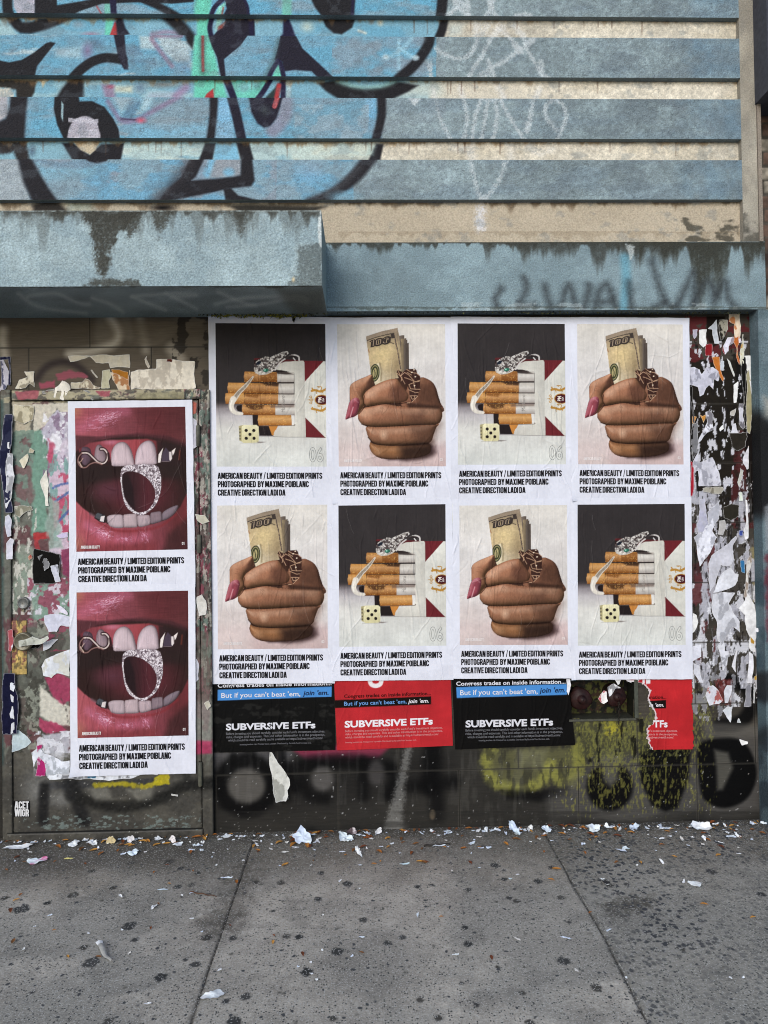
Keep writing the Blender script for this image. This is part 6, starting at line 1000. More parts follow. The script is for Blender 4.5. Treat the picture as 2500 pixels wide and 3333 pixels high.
# ------------------------------------------------------------------ fund posters below, partly covered
class PxSheet:
    def __init__(s, Y, wr, ox, oy, sc): s.Y, s.wr, s.o, s.sc = Y, wr, (ox, oy), sc
    def __call__(s, u, v, lift=0.0):
        P = at(u, v, s.Y); P[:, 1] -= 0.003+s.wr((u-s.o[0])/s.sc, (v-s.o[1])/s.sc)+lift; return P
def pip(x, y, p):
    ins = np.zeros(x.shape, bool); p = np.array(p, float)
    for (ax, ay), (bx, by) in zip(p, np.roll(p, -1, 0)):
        if ay != by: ins ^= ((ay > y) != (by > y)) & (x < (bx-ax)*(y-ay)/(by-ay)+ax)
    return ins
def fund_poster(label, quad, base, paintfn, texts, zo, seed, Y, torn=None):
    q = np.array(quad, float); nu, nv = 190, 120
    a, b = np.meshgrid(np.linspace(0, 1, nu), np.linspace(0, 1, nv)); a, b = a.ravel(), b.ravel()
    uv = np.outer((1-a)*(1-b), q[0])+np.outer(a*(1-b), q[1])+np.outer(a*b, q[2])+np.outer((1-a)*b, q[3])
    wr = Wrinkles(seed, 26, 0.0016, 1.0); sh = PxSheet(Y, wr, q[0][0], q[0][1], 390.0); P = sh(uv[:, 0], uv[:, 1])
    c = Canvas(uv[:, 0], uv[:, 1], base); c.mul(0.12, 60, 60, seed % 7)
    root = empty('poster', tuple(P.mean(0))); tag(root, label, 'poster', 'fund posters pasted low on the wall')
    paintfn(c, lambda pts: S(zo[0], zo[1], zo[2], pts))
    F = grid_faces(nu, nv)[:, ::-1]
    if torn is not None:
        tp = crom(S(*zo, torn), False, 4); tp = list(tp)+[q[2], q[1]]
        jx = (fbm(uv[:, 0]/9, uv[:, 1]/9, 5, 4)-0.5)*16; ins = pip(uv[:, 0]+jx, uv[:, 1], tp); edge = ~pip(uv[:, 0]+jx-7, uv[:, 1], tp)
        c.mix(np.nonzero(edge)[0], '#dad7da', np.full(edge.sum(), 0.9)); F = F[ins[F].all(1)]
    used = np.unique(F); m = np.zeros(len(P), int); m[used] = np.arange(len(used))
    link('paper_sheet', mesh_np('paper_sheet', P[used], m[F], c.out()[used]), M_PRINT, root)
    for name, col, items in texts:
        for it in items:
            v, f = text_fit(*it); v = np.array(S(*zo, v)); PP = sh(v[:, 0], v[:, 1], 0.0016)
            link(name, mesh_np(name, PP, [p[::-1] for p in f], flat(len(PP), col), False), M_INK, root)
    return root
SP = ['Before investing you should carefully consider each Fund’s investment objectives,', 'risks, charges and expenses. This and other information is in the prospectus,', 'which should be read carefully and is available at https://subversiveetfs.com/.', 'Investing involves risk. Principal loss is possible. Distributed by Foreside Fund Services, LLC.']
SP = [s.replace('’', "'") for s in SP]
BE, JO, CG, SE = "But if you can't beat 'em,", "join 'em.", 'Congress trades on inside information...', 'SUBVERSIVE ETFs'
z3, z4 = (640, 2180, 1.975), (1440, 2180, 1.565)
def pb1(c, s):
    c.poly(s([(137, 128), (868, 108), (868, 172), (137, 197)]), '#4c8cd0', 1)
    c.thresh((680, 2290, 1100, 2450), 40, 22, 5, 0.60, 0.05, '#3a3936', 0.4)
def t_black(cg, be, jo, se, sp, sl, cap):
    return [('lettering', '#dcdce4', [(CG, *cg, 0.02, 0, sl), (BE, *be, 0.012, 0, sl), (SE, *se, 0.036, 0, sl*1.1)]), ('lettering', '#1d2a4a', [(JO, *jo, 0.016, 0.2, sl)]), ('small_print', '#77777c', [(SP[i], *sp[i], 0.006, 0, sl*1.2) for i in range(4)])]
YF = Y_TILE-0.002
fund_poster('black fund poster beside the door frame, above the loose hanging paper strip', [(690, 2205), (1086, 2196), (1092, 2441), (694.7, 2449)], '#101010', pb1,
    t_black((137, 113, 868, 27), (160, 179, 668, 31), (683, 163, 848, 31), (190, 386, 764, 43), [(192, 417, 826, 15), (192, 438, 826, 15), (205, 459, 814, 15), (280, 483, 738, 9)], -0.022, 43), z3, 3, YF)
def pr1(c, s):
    c.poly(s([(885, 195), (1507, 170), (1507, 222), (888, 246)]), '#16110f', 1); c.stroke(s([(1112, 60), (1122, 92), (1150, 103), (1180, 92), (1190, 60)]), 14, '#e6dfe2', 1.5)
fund_poster('whole red fund poster with a black slogan band, between the two black ones', [(1086.6, 2195), (1466, 2195), (1474, 2426.6), (1097, 2441.8)], '#b32a30', pr1,
    [('lettering', '#33100f', [(CG, 948, 181, 1505, 23, 0.016, 0, -0.036)]), ('lettering', '#6a9bd4', [(BE, 948, 229, 1350, 25, 0.014, 0, -0.036)]), ('lettering', '#e8e4ea', [(JO, 1358, 214, 1492, 25, 0.016, 0.2, -0.036), (SE, 952, 369, 1518, 44, 0.036, 0, -0.036)]), ('small_print', '#d98e90', [(SP[0], 955, 399, 1580, 14, 0.006, 0, -0.036), (SP[1], 955, 419, 1580, 14, 0.006, 0, -0.036), (SP[2], 956, 440, 1558, 14, 0.006, 0, -0.036), (SP[3], 957, 470, 1413, 9, 0.006, 0, -0.036)])], z3, 6, YF-0.002)
def pb2(c, s): c.poly(s([(70, 88), (632, 72), (634, 126), (73, 143)]), '#4c8cd0', 1)
fund_poster('black fund poster with a blue slogan band, beside the standpipe recess', [(1470, 2190), (1846, 2186), (1872, 2424), (1481.5, 2439)], '#100f0f', pb2,
    t_black((70, 80, 626, 21), (90, 128, 484, 26), (492, 116, 624, 26), (117, 291, 563, 36), [(117, 313, 612, 12), (117, 331, 612, 12), (127, 348, 602, 12), (185, 363, 545, 8)], -0.02, 36), z4, 9, YF-0.001)
def pr2(c, s):
    c.poly(s([(1048, 158), (1138, 154), (1138, 195), (1048, 198)]), '#16110f', 1)
    for x0_, x1_ in ((1018, 1030), (1036, 1058)): c.poly(s([(x0_, 30), (x1_, 30), (x1_, 70), (x0_, 71)]), '#e4dfe4', 1)
    c.stroke(s([(935, 40), (955, 58), (985, 58), (1000, 40)]), 10, '#e4dfe4', 1.5)
fund_poster('red fund poster torn ragged down its left side, beside the standpipe recess', [(1980, 2190), (2251, 2188), (2258, 2438), (2100, 2440)], '#b4282d', pr2,
    [('lettering', '#33100f', [('mation...', 1051, 147, 1139, 17, 0.016, 0, -0.01)]), ('lettering', '#e8e4ea', [("in 'em.", 1052, 187, 1127, 18, 0.016, 0.2, -0.01), ('TFs', 1072, 291, 1145, 36, 0.03, 0, -0.01)]), ('small_print', '#dfa0a2', [("d's investment objectives,", 1050, 315, 1195, 11, 0.006), ('tion is in the prospectus,', 1044, 332, 1195, 11, 0.006), ('//subversiveetfs.com/.', 1042, 348, 1178, 11, 0.006)])], z4, 12, YF-0.001,
    torn=[(930, 20), (932, 50), (955, 66), (985, 62), (1020, 72), (1046, 100), (1048, 130), (1046, 162), (1066, 196), (1080, 235), (1066, 275), (1045, 280), (1036, 310), (1040, 350), (1056, 400), (1058, 420)])

# ------------------------------------------------------------------ torn paper stuck to wall and door
def tear(pts, n=3, amp=0.06, seed=0):
    r = random.Random(seed); p = np.array(pts, float)
    for _ in range(n):
        o = []
        for a, b in zip(p, np.roll(p, -1, 0)):
            d = b-a; L = math.hypot(*d); o.append(a); m = (a+b)/2
            if L > 5: m = m+np.array([-d[1], d[0]])*r.uniform(-amp, amp)
            if L > 3.2: o.append(m)
        p = np.array(o); amp *= 0.85
    return p
def scrap(pts, col, label, Y, lift=0.004, seed=0, name='paper_scrap', group=None, amp=0.06, dirs=None, cat='paper scrap', tone=None, edge=True):
    p = tear(pts, 4, amp, seed); r = random.Random(seed+5); an = dirs if dirs is not None else r.uniform(0, 6.28); c0 = p.mean(0)
    # a fine grid clipped to the torn outline, so that the sheet can carry creases and stains
    lo, hi = p.min(0), p.max(0); st = max(1.7, max(hi-lo)/90); gx, gy = np.arange(lo[0]-st, hi[0]+2*st, st), np.arange(lo[1]-st, hi[1]+2*st, st)
    GX, GY = np.meshgrid(gx, gy); u, v = GX.ravel(), GY.ravel(); F = grid_faces(len(gx), len(gy))[:, ::-1]
    e = 2.0; ins = pip(u, v, p); F = F[ins[F].sum(1) >= 2]
    if not len(F): return None
    out = ~ins; used = np.unique(F); m = np.zeros(len(u), int); m[used] = np.arange(len(used)); F = m[F]; u, v, out = u[used], v[used], out[used]
    # pull the outside corners on to the outline
    q = np.roll(p, -1, 0); best = np.full(len(u), 1e9); bx, by = u.copy(), v.copy()
    for (ax, ay), (b0, b1) in zip(p, q):
        dx, dy = b0-ax, b1-ay; t = np.clip(((u-ax)*dx+(v-ay)*dy)/(dx*dx+dy*dy+1e-9), 0, 1); X_, Y_ = ax+t*dx, ay+t*dy; d = np.hypot(u-X_, v-Y_); w_ = d < best; best[w_] = d[w_]; bx[w_] = X_[w_]; by[w_] = Y_[w_]
    u2, v2 = np.where(out, bx, u), np.where(out, by, v); rim = out | (best < 1.2)
    sz = max(hi-lo)/2; tt = np.clip(((u2-c0[0])*math.cos(an)+(v2-c0[1])*math.sin(an))/sz-0.1, 0, 1)
    Pf = at(u2, v2, Y); hgt = 0.0012+lift*tt**2+(fbm(u2/22+seed, v2/22, seed % 9, 3)-0.35)*0.004*min(1, sz/20); Pf[:, 1] -= np.maximum(hgt, 0.0005)
    cs_ = srgb(col); cs_ = np.minimum(cs_*1.16, 0.93) if cs_.min() > 0.56 else cs_
    c = Canvas(u2, v2, cs_); c.mul(0.10, 26, 40, seed % 9); c.mul(0.05, 5, 9, (seed+2) % 9)
    if tone: c.thresh((lo[0]-9, lo[1]-9, hi[0]+9, hi[1]+9), 18, 30, (seed+4) % 9, 0.54, 0.03, tone, 0.75)
    if edge: c.mix(np.nonzero(rim)[0], '#e3e2e4', np.full(rim.sum(), 0.55))
    # a back sheet, so the scrap has a thickness
    n = len(Pf); Pb = Pf.copy(); Pb[:, 1] += 0.0006
    V = np.vstack([Pf, Pb]); cols = c.out(); ob = link(name, mesh_np(name, V, np.vstack([F, F[:, ::-1]+n]), np.vstack([cols, cols])), M_SCRAP)
    return tag(ob, label, cat, group)
Zd = lambda p: S(0, 1000, 2.37, p)
A_ = lambda p: S(2150, 1000, 3.16, p)
B_ = lambda p: S(2150, 1600, 3.16, p)
D_ = lambda p: S(0, 1200, 2.37, p)
E_ = lambda p: S(0, 1900, 2.37, p)
H_ = lambda p: S(2350, 2000, 2.947, p)
Wt, Gy = '#cfcfd6', '#a9a9b2'
SC = [
 (A_([(480, 225), (575, 120), (605, 375), (555, 375), (530, 230)]), '#a9adb4', 'pale grey pointed flap at the top of the torn strip, beside the blue jamb', 0.012),
 (A_([(395, 235), (470, 230), (475, 390), (440, 415), (400, 380)]), Wt, 'white blocky scrap left of the pale grey pointed flap', 0.003),
 (A_([(330, 230), (380, 225), (375, 290), (345, 330), (330, 290)]), '#9c97a6', 'small lavender scrap touching the top right fist poster', 0.003),
 (A_([(600, 130), (690, 130), (690, 230), (640, 330), (610, 350), (600, 250)]), '#2a2723', 'black scrap with scratched white marks under the beam', 0.003, '#c9c4b4'),
 (A_([(700, 72), (812, 66), (812, 322), (764, 314), (756, 175), (700, 150)]), '#c3b3a0', 'cream and orange angle shaped remnant under the beam', 0.003, '#bd6a35'),
 (A_([(755, 290), (800, 300), (806, 370), (790, 420), (815, 560), (808, 600), (790, 560), (780, 420), (750, 360)]), '#bf6a33', 'long orange dripping remnant near the top of the torn strip', 0.003),
 (A_([(640, 400), (690, 310), (740, 305), (828, 320), (825, 365), (745, 370), (700, 400), (700, 450), (660, 490)]), '#c2bfcb', 'white ragged scrap around the orange dripping remnant', 0.003, '#8c7c84'),
 (A_([(465, 380), (530, 378), (525, 500), (460, 500)]), '#842026', 'dark red rectangular remnant right of the top right fist poster', 0.002),
 (A_([(640, 400), (692, 410), (655, 490), (634, 440)]), '#8a2228', 'small red remnant below the white ragged scrap', 0.002),
 (A_([(850, 250), (858, 500), (846, 640), (832, 660), (815, 560), (835, 370)]), '#b9b7a6', 'narrow pale strip hanging beside the orange drip', 0.003),
 (A_([(826, 385), (845, 370), (840, 480), (826, 540)]), '#b98a34', 'small mustard sliver on the narrow pale strip', 0.004),
 (A_([(845, 500), (950, 497), (955, 930), (940, 945), (905, 680), (880, 640), (872, 530)]), '#cfcfd0', 'tall white sheet against the blue jamb', 0.004),
 (A_([(880, 690), (905, 640), (940, 800), (950, 940), (928, 1200), (918, 1310), (890, 1280), (885, 900)]), '#a69f7e', 'tall straw coloured strip against the blue jamb', 0.004),
 (A_([(842, 515), (870, 505), (888, 600), (878, 700), (885, 1180), (865, 1170), (850, 900)]), '#151413', 'tall black strip along the straw coloured one', 0.003),
 (A_([(523, 515), (605, 512), (620, 650), (652, 740), (640, 770), (600, 690), (550, 600)]), '#bf7233', 'orange wedge pointing down on the olive black sheet', 0.003),
 (A_([(618, 550), (650, 555), (645, 655), (614, 650)]), '#aab0b8', 'small pale blue grey rectangle right of the orange wedge', 0.003),
 (A_([(680, 525), (715, 560), (760, 700), (752, 722), (720, 640)]), '#b4b4ae', 'slanting white sliver on the olive black sheet', 0.003),
 (A_([(295, 620), (350, 615), (400, 640), (425, 690), (470, 625), (540, 615), (590, 660), (600, 720), (590, 765), (550, 740), (540, 850), (500, 800), (470, 830), (440, 900), (400, 920), (380, 820), (295, 800)]), '#aeaebb', 'big grey white curved remnants of letters beside the top right fist poster', 0.005, '#8a8a98'),
 (A_([(750, 800), (800, 760), (790, 900), (780, 980), (752, 985)]), Wt, 'white vertical chip level with the panther ring of the top right poster', 0.003),
 (A_([(460, 1080), (500, 1062), (540, 1100), (530, 1180), (545, 1260), (480, 1290), (420, 1370), (385, 1400), (390, 1360), (450, 1250), (480, 1180)]), '#b9b9c2', 'jagged white remnant under the big letter remnants', 0.003, '#57545a'),
 (A_([(325, 1200), (385, 1180), (388, 1400), (370, 1500), (330, 1570)]), '#77777b', 'grey speckled remnant along the right edge of the top right poster', 0.002, '#3a3735'),
 (A_([(325, 1118), (372, 1128), (345, 1195), (325, 1198)]), '#c07f35', 'small orange scrap at the edge of the top right poster', 0.003),
 (A_([(395, 1095), (430, 1120), (470, 1105), (438, 1192)]), '#c4873a', 'orange tooth shaped scrap above the grey speckled remnant', 0.003),
 (A_([(805, 990), (850, 990), (868, 1240), (845, 1258), (805, 1200)]), '#b2b2bc', 'white upright scrap next to the tall black strip', 0.003, '#57545a'),
 (A_([(735, 1210), (770, 1190), (800, 1300), (720, 1295)]), '#bdbdc6', 'white trapezoid scrap above the flapping black sheet', 0.003),
 (A_([(600, 1250), (640, 1205), (652, 1250), (612, 1278)]), Wt, 'lone white chip in the middle of the olive black sheet', 0.003),
 (A_([(715, 1075), (780, 1035), (755, 1120), (712, 1112)]), '#a7a39d', 'beige chip on the right of the olive black sheet', 0.003),
 (A_([(705, 1295), (880, 1285), (890, 1330), (860, 1440), (790, 1480), (735, 1440), (710, 1340)]), '#2c2823', 'flapping black sheet with a pale outline halfway down the torn strip', 0.016),
 (A_([(330, 1600), (380, 1500), (390, 1600), (470, 1570), (530, 1540), (575, 1640), (600, 1700), (620, 1800), (600, 1840), (390, 1840), (385, 1680), (330, 1700)]), '#b4b4be', 'broad pale remnant level with the top right poster caption', 0.003, '#90909c'),
 (A_([(905, 1420), (905, 1660), (885, 1672), (845, 1600), (850, 1540)]), '#c4c4ce', 'white kite shaped scrap on the maroon patch by the jamb', 0.006),
 (A_([(430, 1862), (470, 1850), (640, 1850), (650, 1880), (620, 1920), (440, 1900)]), '#7b766a', 'flat brown and cream remnant below the broad pale one', 0.002, '#b9b5aa'),
 (A_([(303, 1588), (326, 1588), (326, 1942), (305, 1942)]), '#a22735', 'narrow red edge of an older poster beside the caption at top right', 0.0015),
 (A_([(296, 815), (325, 815), (327, 1586), (302, 1586)]), '#151312', 'narrow black edge of an older poster beside the top right fist', 0.0015),
 (A_([(820, 1660), (850, 1680), (830, 1780), (805, 1850), (790, 1800)]), '#a8a8a2', 'pale scrap above the red printed fragment', 0.003),
 (A_([(806, 1900), (840, 1905), (846, 1990), (806, 1995)]), '#b9c0b6', 'little pale green scrap with a red print', 0.003, '#a8302c'),
 (B_([(400, 80), (455, 70), (470, 200), (490, 330), (480, 500), (380, 480), (370, 330), (390, 300)]), '#9a9aac', 'lavender streaked remnant beside the top of the lower right poster', 0.002, '#b9b9c6'),
 (B_([(480, 210), (600, 100), (620, 180), (600, 280), (530, 400), (580, 470), (540, 560), (470, 680), (400, 770), (370, 560), (340, 470), (400, 420), (490, 330)]), '#c2c3ce', 'largest white remnant, beside the black part of the lower right poster', 0.003, '#a6a7b2'),
 (B_([(600, 300), (660, 290), (672, 370), (640, 450), (590, 440)]), '#9d9b9b', 'grey rounded scrap between white remnants', 0.004),
 (B_([(640, 160), (730, 125), (805, 140), (802, 250), (720, 300), (650, 270)]), '#2c2923', 'square black scrap in the middle of the torn strip', 0.003),
 (B_([(870, 80), (890, 90), (902, 480), (870, 500), (852, 400), (880, 320)]), '#c8c8d0', 'long narrow white strip near the jamb at mid height', 0.004),
 (B_([(808, 395), (850, 400), (845, 450), (808, 457)]), '#43549a', 'small crumpled blue scrap near the jamb', 0.006),
 (B_([(520, 660), (600, 600), (690, 540), (770, 450), (780, 480), (740, 560), (750, 700), (725, 760), (640, 770), (620, 750), (560, 960), (510, 1030), (490, 900), (490, 750)]), '#adadb6', 'big grey white leaf shaped sheet in the middle of the torn strip', 0.006),
 (B_([(530, 1040), (570, 960), (640, 830), (720, 780), (760, 840), (800, 850), (790, 920), (770, 960), (700, 1000)]), '#bcbdc4', 'white fan shaped sheet under the leaf shaped one', 0.010),
 (B_([(530, 1050), (770, 1040), (700, 1150), (750, 1250), (810, 1330), (815, 1450), (740, 1390), (640, 1560), (590, 1540), (580, 1340), (530, 1250), (520, 1170)]), '#b2b3ba', 'broad white sheet torn in two prongs below the fan shaped one', 0.005, '#9b9ca4'),
 (B_([(818, 710), (860, 708), (866, 840), (832, 830)]), '#3473a4', 'bright blue oval scrap near the jamb', 0.004),
 (B_([(870, 1010), (940, 1120), (965, 1160), (975, 1650), (930, 1640), (905, 1590), (920, 1500), (880, 1420), (870, 1270), (800, 1200), (870, 1110)]), '#cacad4', 'tall white sheet against the lower part of the jamb', 0.004),
 (B_([(930, 620), (940, 720), (905, 850), (900, 1000), (880, 1080), (850, 1090), (870, 950), (890, 700)]), '#bab8b6', 'narrow ragged white strip under the blue oval scrap', 0.006, '#8b7a6c'),
 (B_([(920, 1485), (966, 1540), (960, 1567), (930, 1560)]), '#b98d34', 'mustard scrap on the tall white sheet', 0.004),
 (B_([(900, 1640), (945, 1670), (940, 1970), (890, 1972), (905, 1800)]), '#c5c5cd', 'white strip below the mustard scrap', 0.004),
 (B_([(330, 1250), (370, 1270), (386, 1350), (350, 1440), (325, 1460)]), '#d0d0dc', 'white half disc beside the outlined number on the lower right poster', 0.004),
 (B_([(326, 1590), (410, 1570), (416, 1700), (330, 1745)]), '#bcbdc8', 'white square scrap beside the caption of the lower right poster', 0.004),
 (B_([(730, 1800), (760, 1690), (785, 1600), (772, 1750), (775, 1862)]), '#bdbdc4', 'white flame shaped scrap on the grey tiles', 0.006),
 (B_([(580, 1590), (640, 1500), (660, 1640), (700, 1640), (680, 1790), (640, 1850), (630, 1760)]), '#bfc0c8', 'white ragged sheet above the mossy patch', 0.006, '#8c8d94'),
 (B_([(330, 1760), (400, 1790), (440, 1970), (400, 1962), (340, 1870)]), '#b4b5be', 'white slanted scrap above the torn red poster corner', 0.005),
 (B_([(490, 2000), (540, 1990), (600, 2050), (640, 2150), (600, 2180), (500, 2200), (460, 2100)]), '#b5b5bd', 'white scrap smeared red below the mossy patch', 0.006, '#93352c'),
 (B_([(650, 2060), (680, 1990), (735, 1990), (725, 2080), (690, 2170), (655, 2172)]), '#b9bac2', 'white scrap right of the one smeared red', 0.006),
 (B_([(880, 1990), (928, 1970), (930, 2205), (900, 2215), (855, 2212)]), '#85858e', 'grey plain sheet at the foot of the torn strip', 0.006),
 (B_([(960, 2000), (975, 2040), (965, 2180), (950, 2172)]), '#a6a8ac', 'narrow pale strip low beside the grey plain sheet', 0.004),
 (B_([(965, 1900), (986, 1890), (986, 1940), (960, 1936)]), '#c0932f', 'lower mustard scrap beside the white strip', 0.003),
 (H_([(0, 920), (60, 880), (100, 890), (90, 980), (80, 1040), (45, 990)]), '#b9bcc2', 'white hooked scrap on the black curve under the torn strip', 0.008),
 (H_([(140, 1035), (160, 990), (185, 1040)]), '#a3a7ac', 'small white triangle on the black curve', 0.004),
 (H_([(163, 1195), (245, 1218), (240, 1240), (190, 1258)]), '#d0d3cf', 'lone white chip on bare tile above the last black loop', 0.006),
 (H_([(310, 120), (345, 130), (338, 170), (316, 160)]), '#c9c9d2', 'crumpled white knot at the edge of the jamb', 0.02),
 # above the door
 (Zd([(525, 375), (1000, 365), (1003, 470), (850, 470), (840, 430), (740, 430), (690, 380), (640, 400), (545, 425)]), '#b5ad9b', 'cream paper remnant with a straight top edge above the door', 0.002, '#d0c8b8'),
 (Zd([(1065, 482), (1205, 476), (1207, 402), (1505, 418), (1513, 625), (1040, 625), (1010, 645), (1010, 500)]), '#cdc5b8', 'biggest white paper over the door top, beside the left poster column', 0.004, '#c0b6a8'),
 (Zd([(790, 490), (850, 480), (860, 540), (840, 570), (850, 625), (780, 628)]), '#aaa68f', 'greenish grey remnant left of the orange one above the door', 0.002),
 (Zd([(858, 478), (990, 500), (990, 562), (930, 535), (900, 520), (880, 570), (870, 520)]), '#b3762f', 'orange remnant above the middle of the door', 0.003),
 (Zd([(850, 500), (985, 560), (1003, 470), (1012, 700), (990, 718), (950, 700), (905, 620), (870, 560)]), '#c3b29b', 'peach remnant hanging over the door header', 0.004, '#a5683c'),
 (Zd([(185, 495), (268, 495), (270, 620), (230, 590), (200, 625), (120, 630), (150, 560), (215, 540)]), '#c2bbab', 'cream scrap with a square corner above the door, left end', 0.003, '#8c8473'),
 (Zd([(425, 622), (490, 570), (550, 600), (550, 640), (525, 650), (490, 720), (415, 695)]), '#cac6bd', 'bent white flap hanging over the door header', 0.03),
 (Zd([(550, 580), (640, 575), (660, 550), (690, 560), (720, 600), (780, 620), (760, 632), (545, 630)]), '#bdb5a2', 'pale scrap above the door header, right of the bent flap', 0.003, '#8a7a6a'),
 (Zd([(325, 650), (420, 628), (415, 655), (330, 668)]), '#93908a', 'thin grey translucent scrap left of the bent flap', 0.008),
 (Zd([(640, 640), (690, 645), (725, 690), (720, 722), (690, 700), (680, 660)]), '#8f8f8d', 'curled grey scrap on the door header', 0.02),
 (Zd([(1290, 400), (1332, 402), (1328, 425), (1285, 420)]), '#57281f', 'small dark red tape on the top edge of the biggest white paper', 0.007),
 (Zd([(0, 395), (25, 400), (60, 470), (85, 560), (60, 600), (40, 640), (0, 650)]), '#b0adb8', 'lavender white paper at the far left above the door', 0.006, '#3a3c58'),
 (Zd([(0, 383), (82, 380), (88, 600), (66, 604), (64, 402), (0, 408)]), '#23253f', 'dark blue printed corner at the far left above the door', 0.003),
 (Zd([(700, 485), (712, 482), (758, 540), (750, 548)]), '#a39d90', 'thin slanting sliver over the pink paint', 0.003),
 (Zd([(1115, 400), (1135, 370), (1130, 400), (1160, 460), (1150, 475), (1125, 440)]), '#b3ab9c', 'thin curled strip left of the biggest white paper', 0.004),
 # on the door
 (D_([(105, 275), (262, 285), (255, 400), (180, 430), (110, 400)]), '#aaa38f', 'cracked cream paper at the top left of the door', 0.003, '#8a826c'),
 (D_([(150, 712), (220, 655), (224, 682), (190, 765), (178, 770)]), '#bdb7a4', 'cream triangular scrap on the green paint of the door', 0.010),
 (D_([(222, 650), (232, 610), (268, 630), (262, 655)]), '#a8a18c', 'small beige curl above the cream triangular scrap', 0.012),
 (D_([(262, 1385), (330, 1400), (465, 1430), (468, 1640), (400, 1660), (262, 1662)]), '#161514', 'black square remnant left of the upper lips poster', 0.004),
 (D_([(290, 1450), (340, 1430), (385, 1500), (385, 1535), (350, 1560)]), '#77777a', 'crumpled grey flap on the black square remnant', 0.016),
 (D_([(390, 1520), (450, 1510), (470, 1640), (430, 1645), (415, 1600)]), '#b0b2be', 'white chip low on the black square remnant', 0.006, '#74767c'),
 (D_([(38, 350), (102, 350), (104, 1110), (40, 1112)]), '#20223a', 'long dark blue dotted strip on the left stile of the door', 0.002, '#33364c'),
 (D_([(62, 520), (96, 530), (88, 560), (72, 570), (80, 620), (60, 615)]), '#bdbdc2', 'white torn bit on the long dark blue strip, upper', 0.004),
 (D_([(60, 650), (98, 655), (90, 1000), (60, 1060), (44, 1090), (50, 900)]), '#b9bac0', 'long white sliver on the dark blue dotted strip', 0.003, '#8c8d92'),
 (D_([(42, 1140), (70, 1125), (92, 1170), (88, 1290), (60, 1300), (40, 1220)]), '#a9a9b6', 'lavender paper low on the left stile', 0.006),
 (D_([(50, 1345), (80, 1305), (112, 1320), (98, 1468), (50, 1472)]), '#b3b2bd', 'folded white paper left of the black square remnant', 0.010),
 (D_([(115, 1060), (245, 1060), (255, 1090), (180, 1120), (150, 1150), (118, 1130)]), '#a29f92', 'cream ragged scrap halfway up the door', 0.005, '#7a7868'),
 (D_([(215, 1450), (240, 1430), (252, 1460), (225, 1482)]), '#b0836e', 'tiny red and cream scrap by the black square remnant', 0.006, '#a43028'),
 (E_([(340, 245), (440, 232), (540, 255), (540, 330), (470, 320), (440, 370), (380, 372), (345, 300)]), '#b5b6c4', 'white scrap with a jagged foot left of the lower lips poster', 0.006),
 (E_([(320, 640), (350, 580), (440, 540), (540, 505), (540, 715), (440, 690), (400, 725), (335, 710)]), '#b9bcc2', 'large pale crackled paper left of the lower ring', 0.004, '#cbc9bd'),
 (E_([(85, 1160), (140, 1125), (215, 1182), (245, 1222), (200, 1262), (115, 1285)]), '#a3b0b4', 'folded blue grey flap low on the door', 0.03),
 (E_([(30, 690), (118, 690), (130, 1160), (22, 1162)]), '#171830', 'dark navy strip low on the left stile', 0.002),
 (E_([(72, 720), (90, 710), (120, 800), (112, 830), (80, 815)]), '#bcc0c8', 'white scrap hanging off the navy strip', 0.012),
 (E_([(80, 850), (108, 870), (108, 1010), (112, 1140), (84, 1160), (76, 1000), (92, 960)]), '#b9bbc2', 'white torn line down the navy strip', 0.003),
 (E_([(282, 1250), (330, 1238), (326, 1265), (300, 1280), (290, 1300)]), '#a82d66', 'small magenta scrap left of the lower caption', 0.003),
 (E_([(285, 1330), (340, 1330), (360, 1390), (352, 1480), (275, 1482), (290, 1400)]), '#a82c6a', 'larger magenta scrap left of the lower caption', 0.003, '#c9b9c4'),
 (E_([(245, 1300), (300, 1260), (345, 1310), (410, 1330), (480, 1370), (540, 1360), (540, 1470), (360, 1482), (345, 1380), (300, 1330), (262, 1420)]), '#c0c3cc', 'white crumpled paper left of the lower caption', 0.005, '#a3a8b0'),
 (E_([(360, 1478), (540, 1470), (660, 1470), (1225, 1445), (1228, 1475), (1100, 1470), (1000, 1505), (840, 1520), (660, 1505), (520, 1500), (380, 1512)]), '#bcbfc6', 'white layered edge under the lower lips poster', 0.003, '#5f6064'),
 (E_([(660, 1475), (750, 1468), (740, 1500), (660, 1505)]), '#31617f', 'blue scrap peeking out under the lower lips poster', 0.0045),
 (E_([(60, 360), (100, 350), (105, 440), (95, 520), (70, 515)]), '#b3b0b6', 'narrow white paper over the brass lock plate', 0.010, '#9a2c34'),
 (E_([(145, 440), (250, 405), (310, 430), (370, 400), (385, 420), (330, 460), (240, 470), (150, 485)]), '#a5a79e', 'torn paper stuffed round the lock cylinder', 0.035, '#84867c'),
 (E_([(330, 450), (400, 430), (455, 425), (380, 500), (340, 515)]), '#a7a9b0', 'pale fold hanging right of the lock cylinder', 0.014),
 (E_([(215, 495), (270, 462), (325, 470), (300, 498), (230, 505)]), '#0f0f10', 'black gap shaped scrap under the lock cylinder', 0.002),
 (E_([(1520, 100), (1560, 80), (1592, 130), (1588, 240), (1535, 250), (1522, 180)]), '#bdbbb6', 'cream lump of paper on the right stile of the door frame', 0.014),
 (E_([(1512, 570), (1535, 620), (1532, 740), (1510, 760)]), '#a9aab6', 'pale scrap showing behind the lower lips poster, right side', 0.004),
 (E_([(1575, 920), (1610, 900), (1632, 940), (1600, 975)]), '#a7a396', 'cream tuft low on the right stile of the door frame', 0.02),
 (D_([(1490, 380), (1518, 400), (1522, 600), (1495, 620)]), '#a9a8b4', 'pale scrap showing behind the upper lips poster, right side', 0.004),
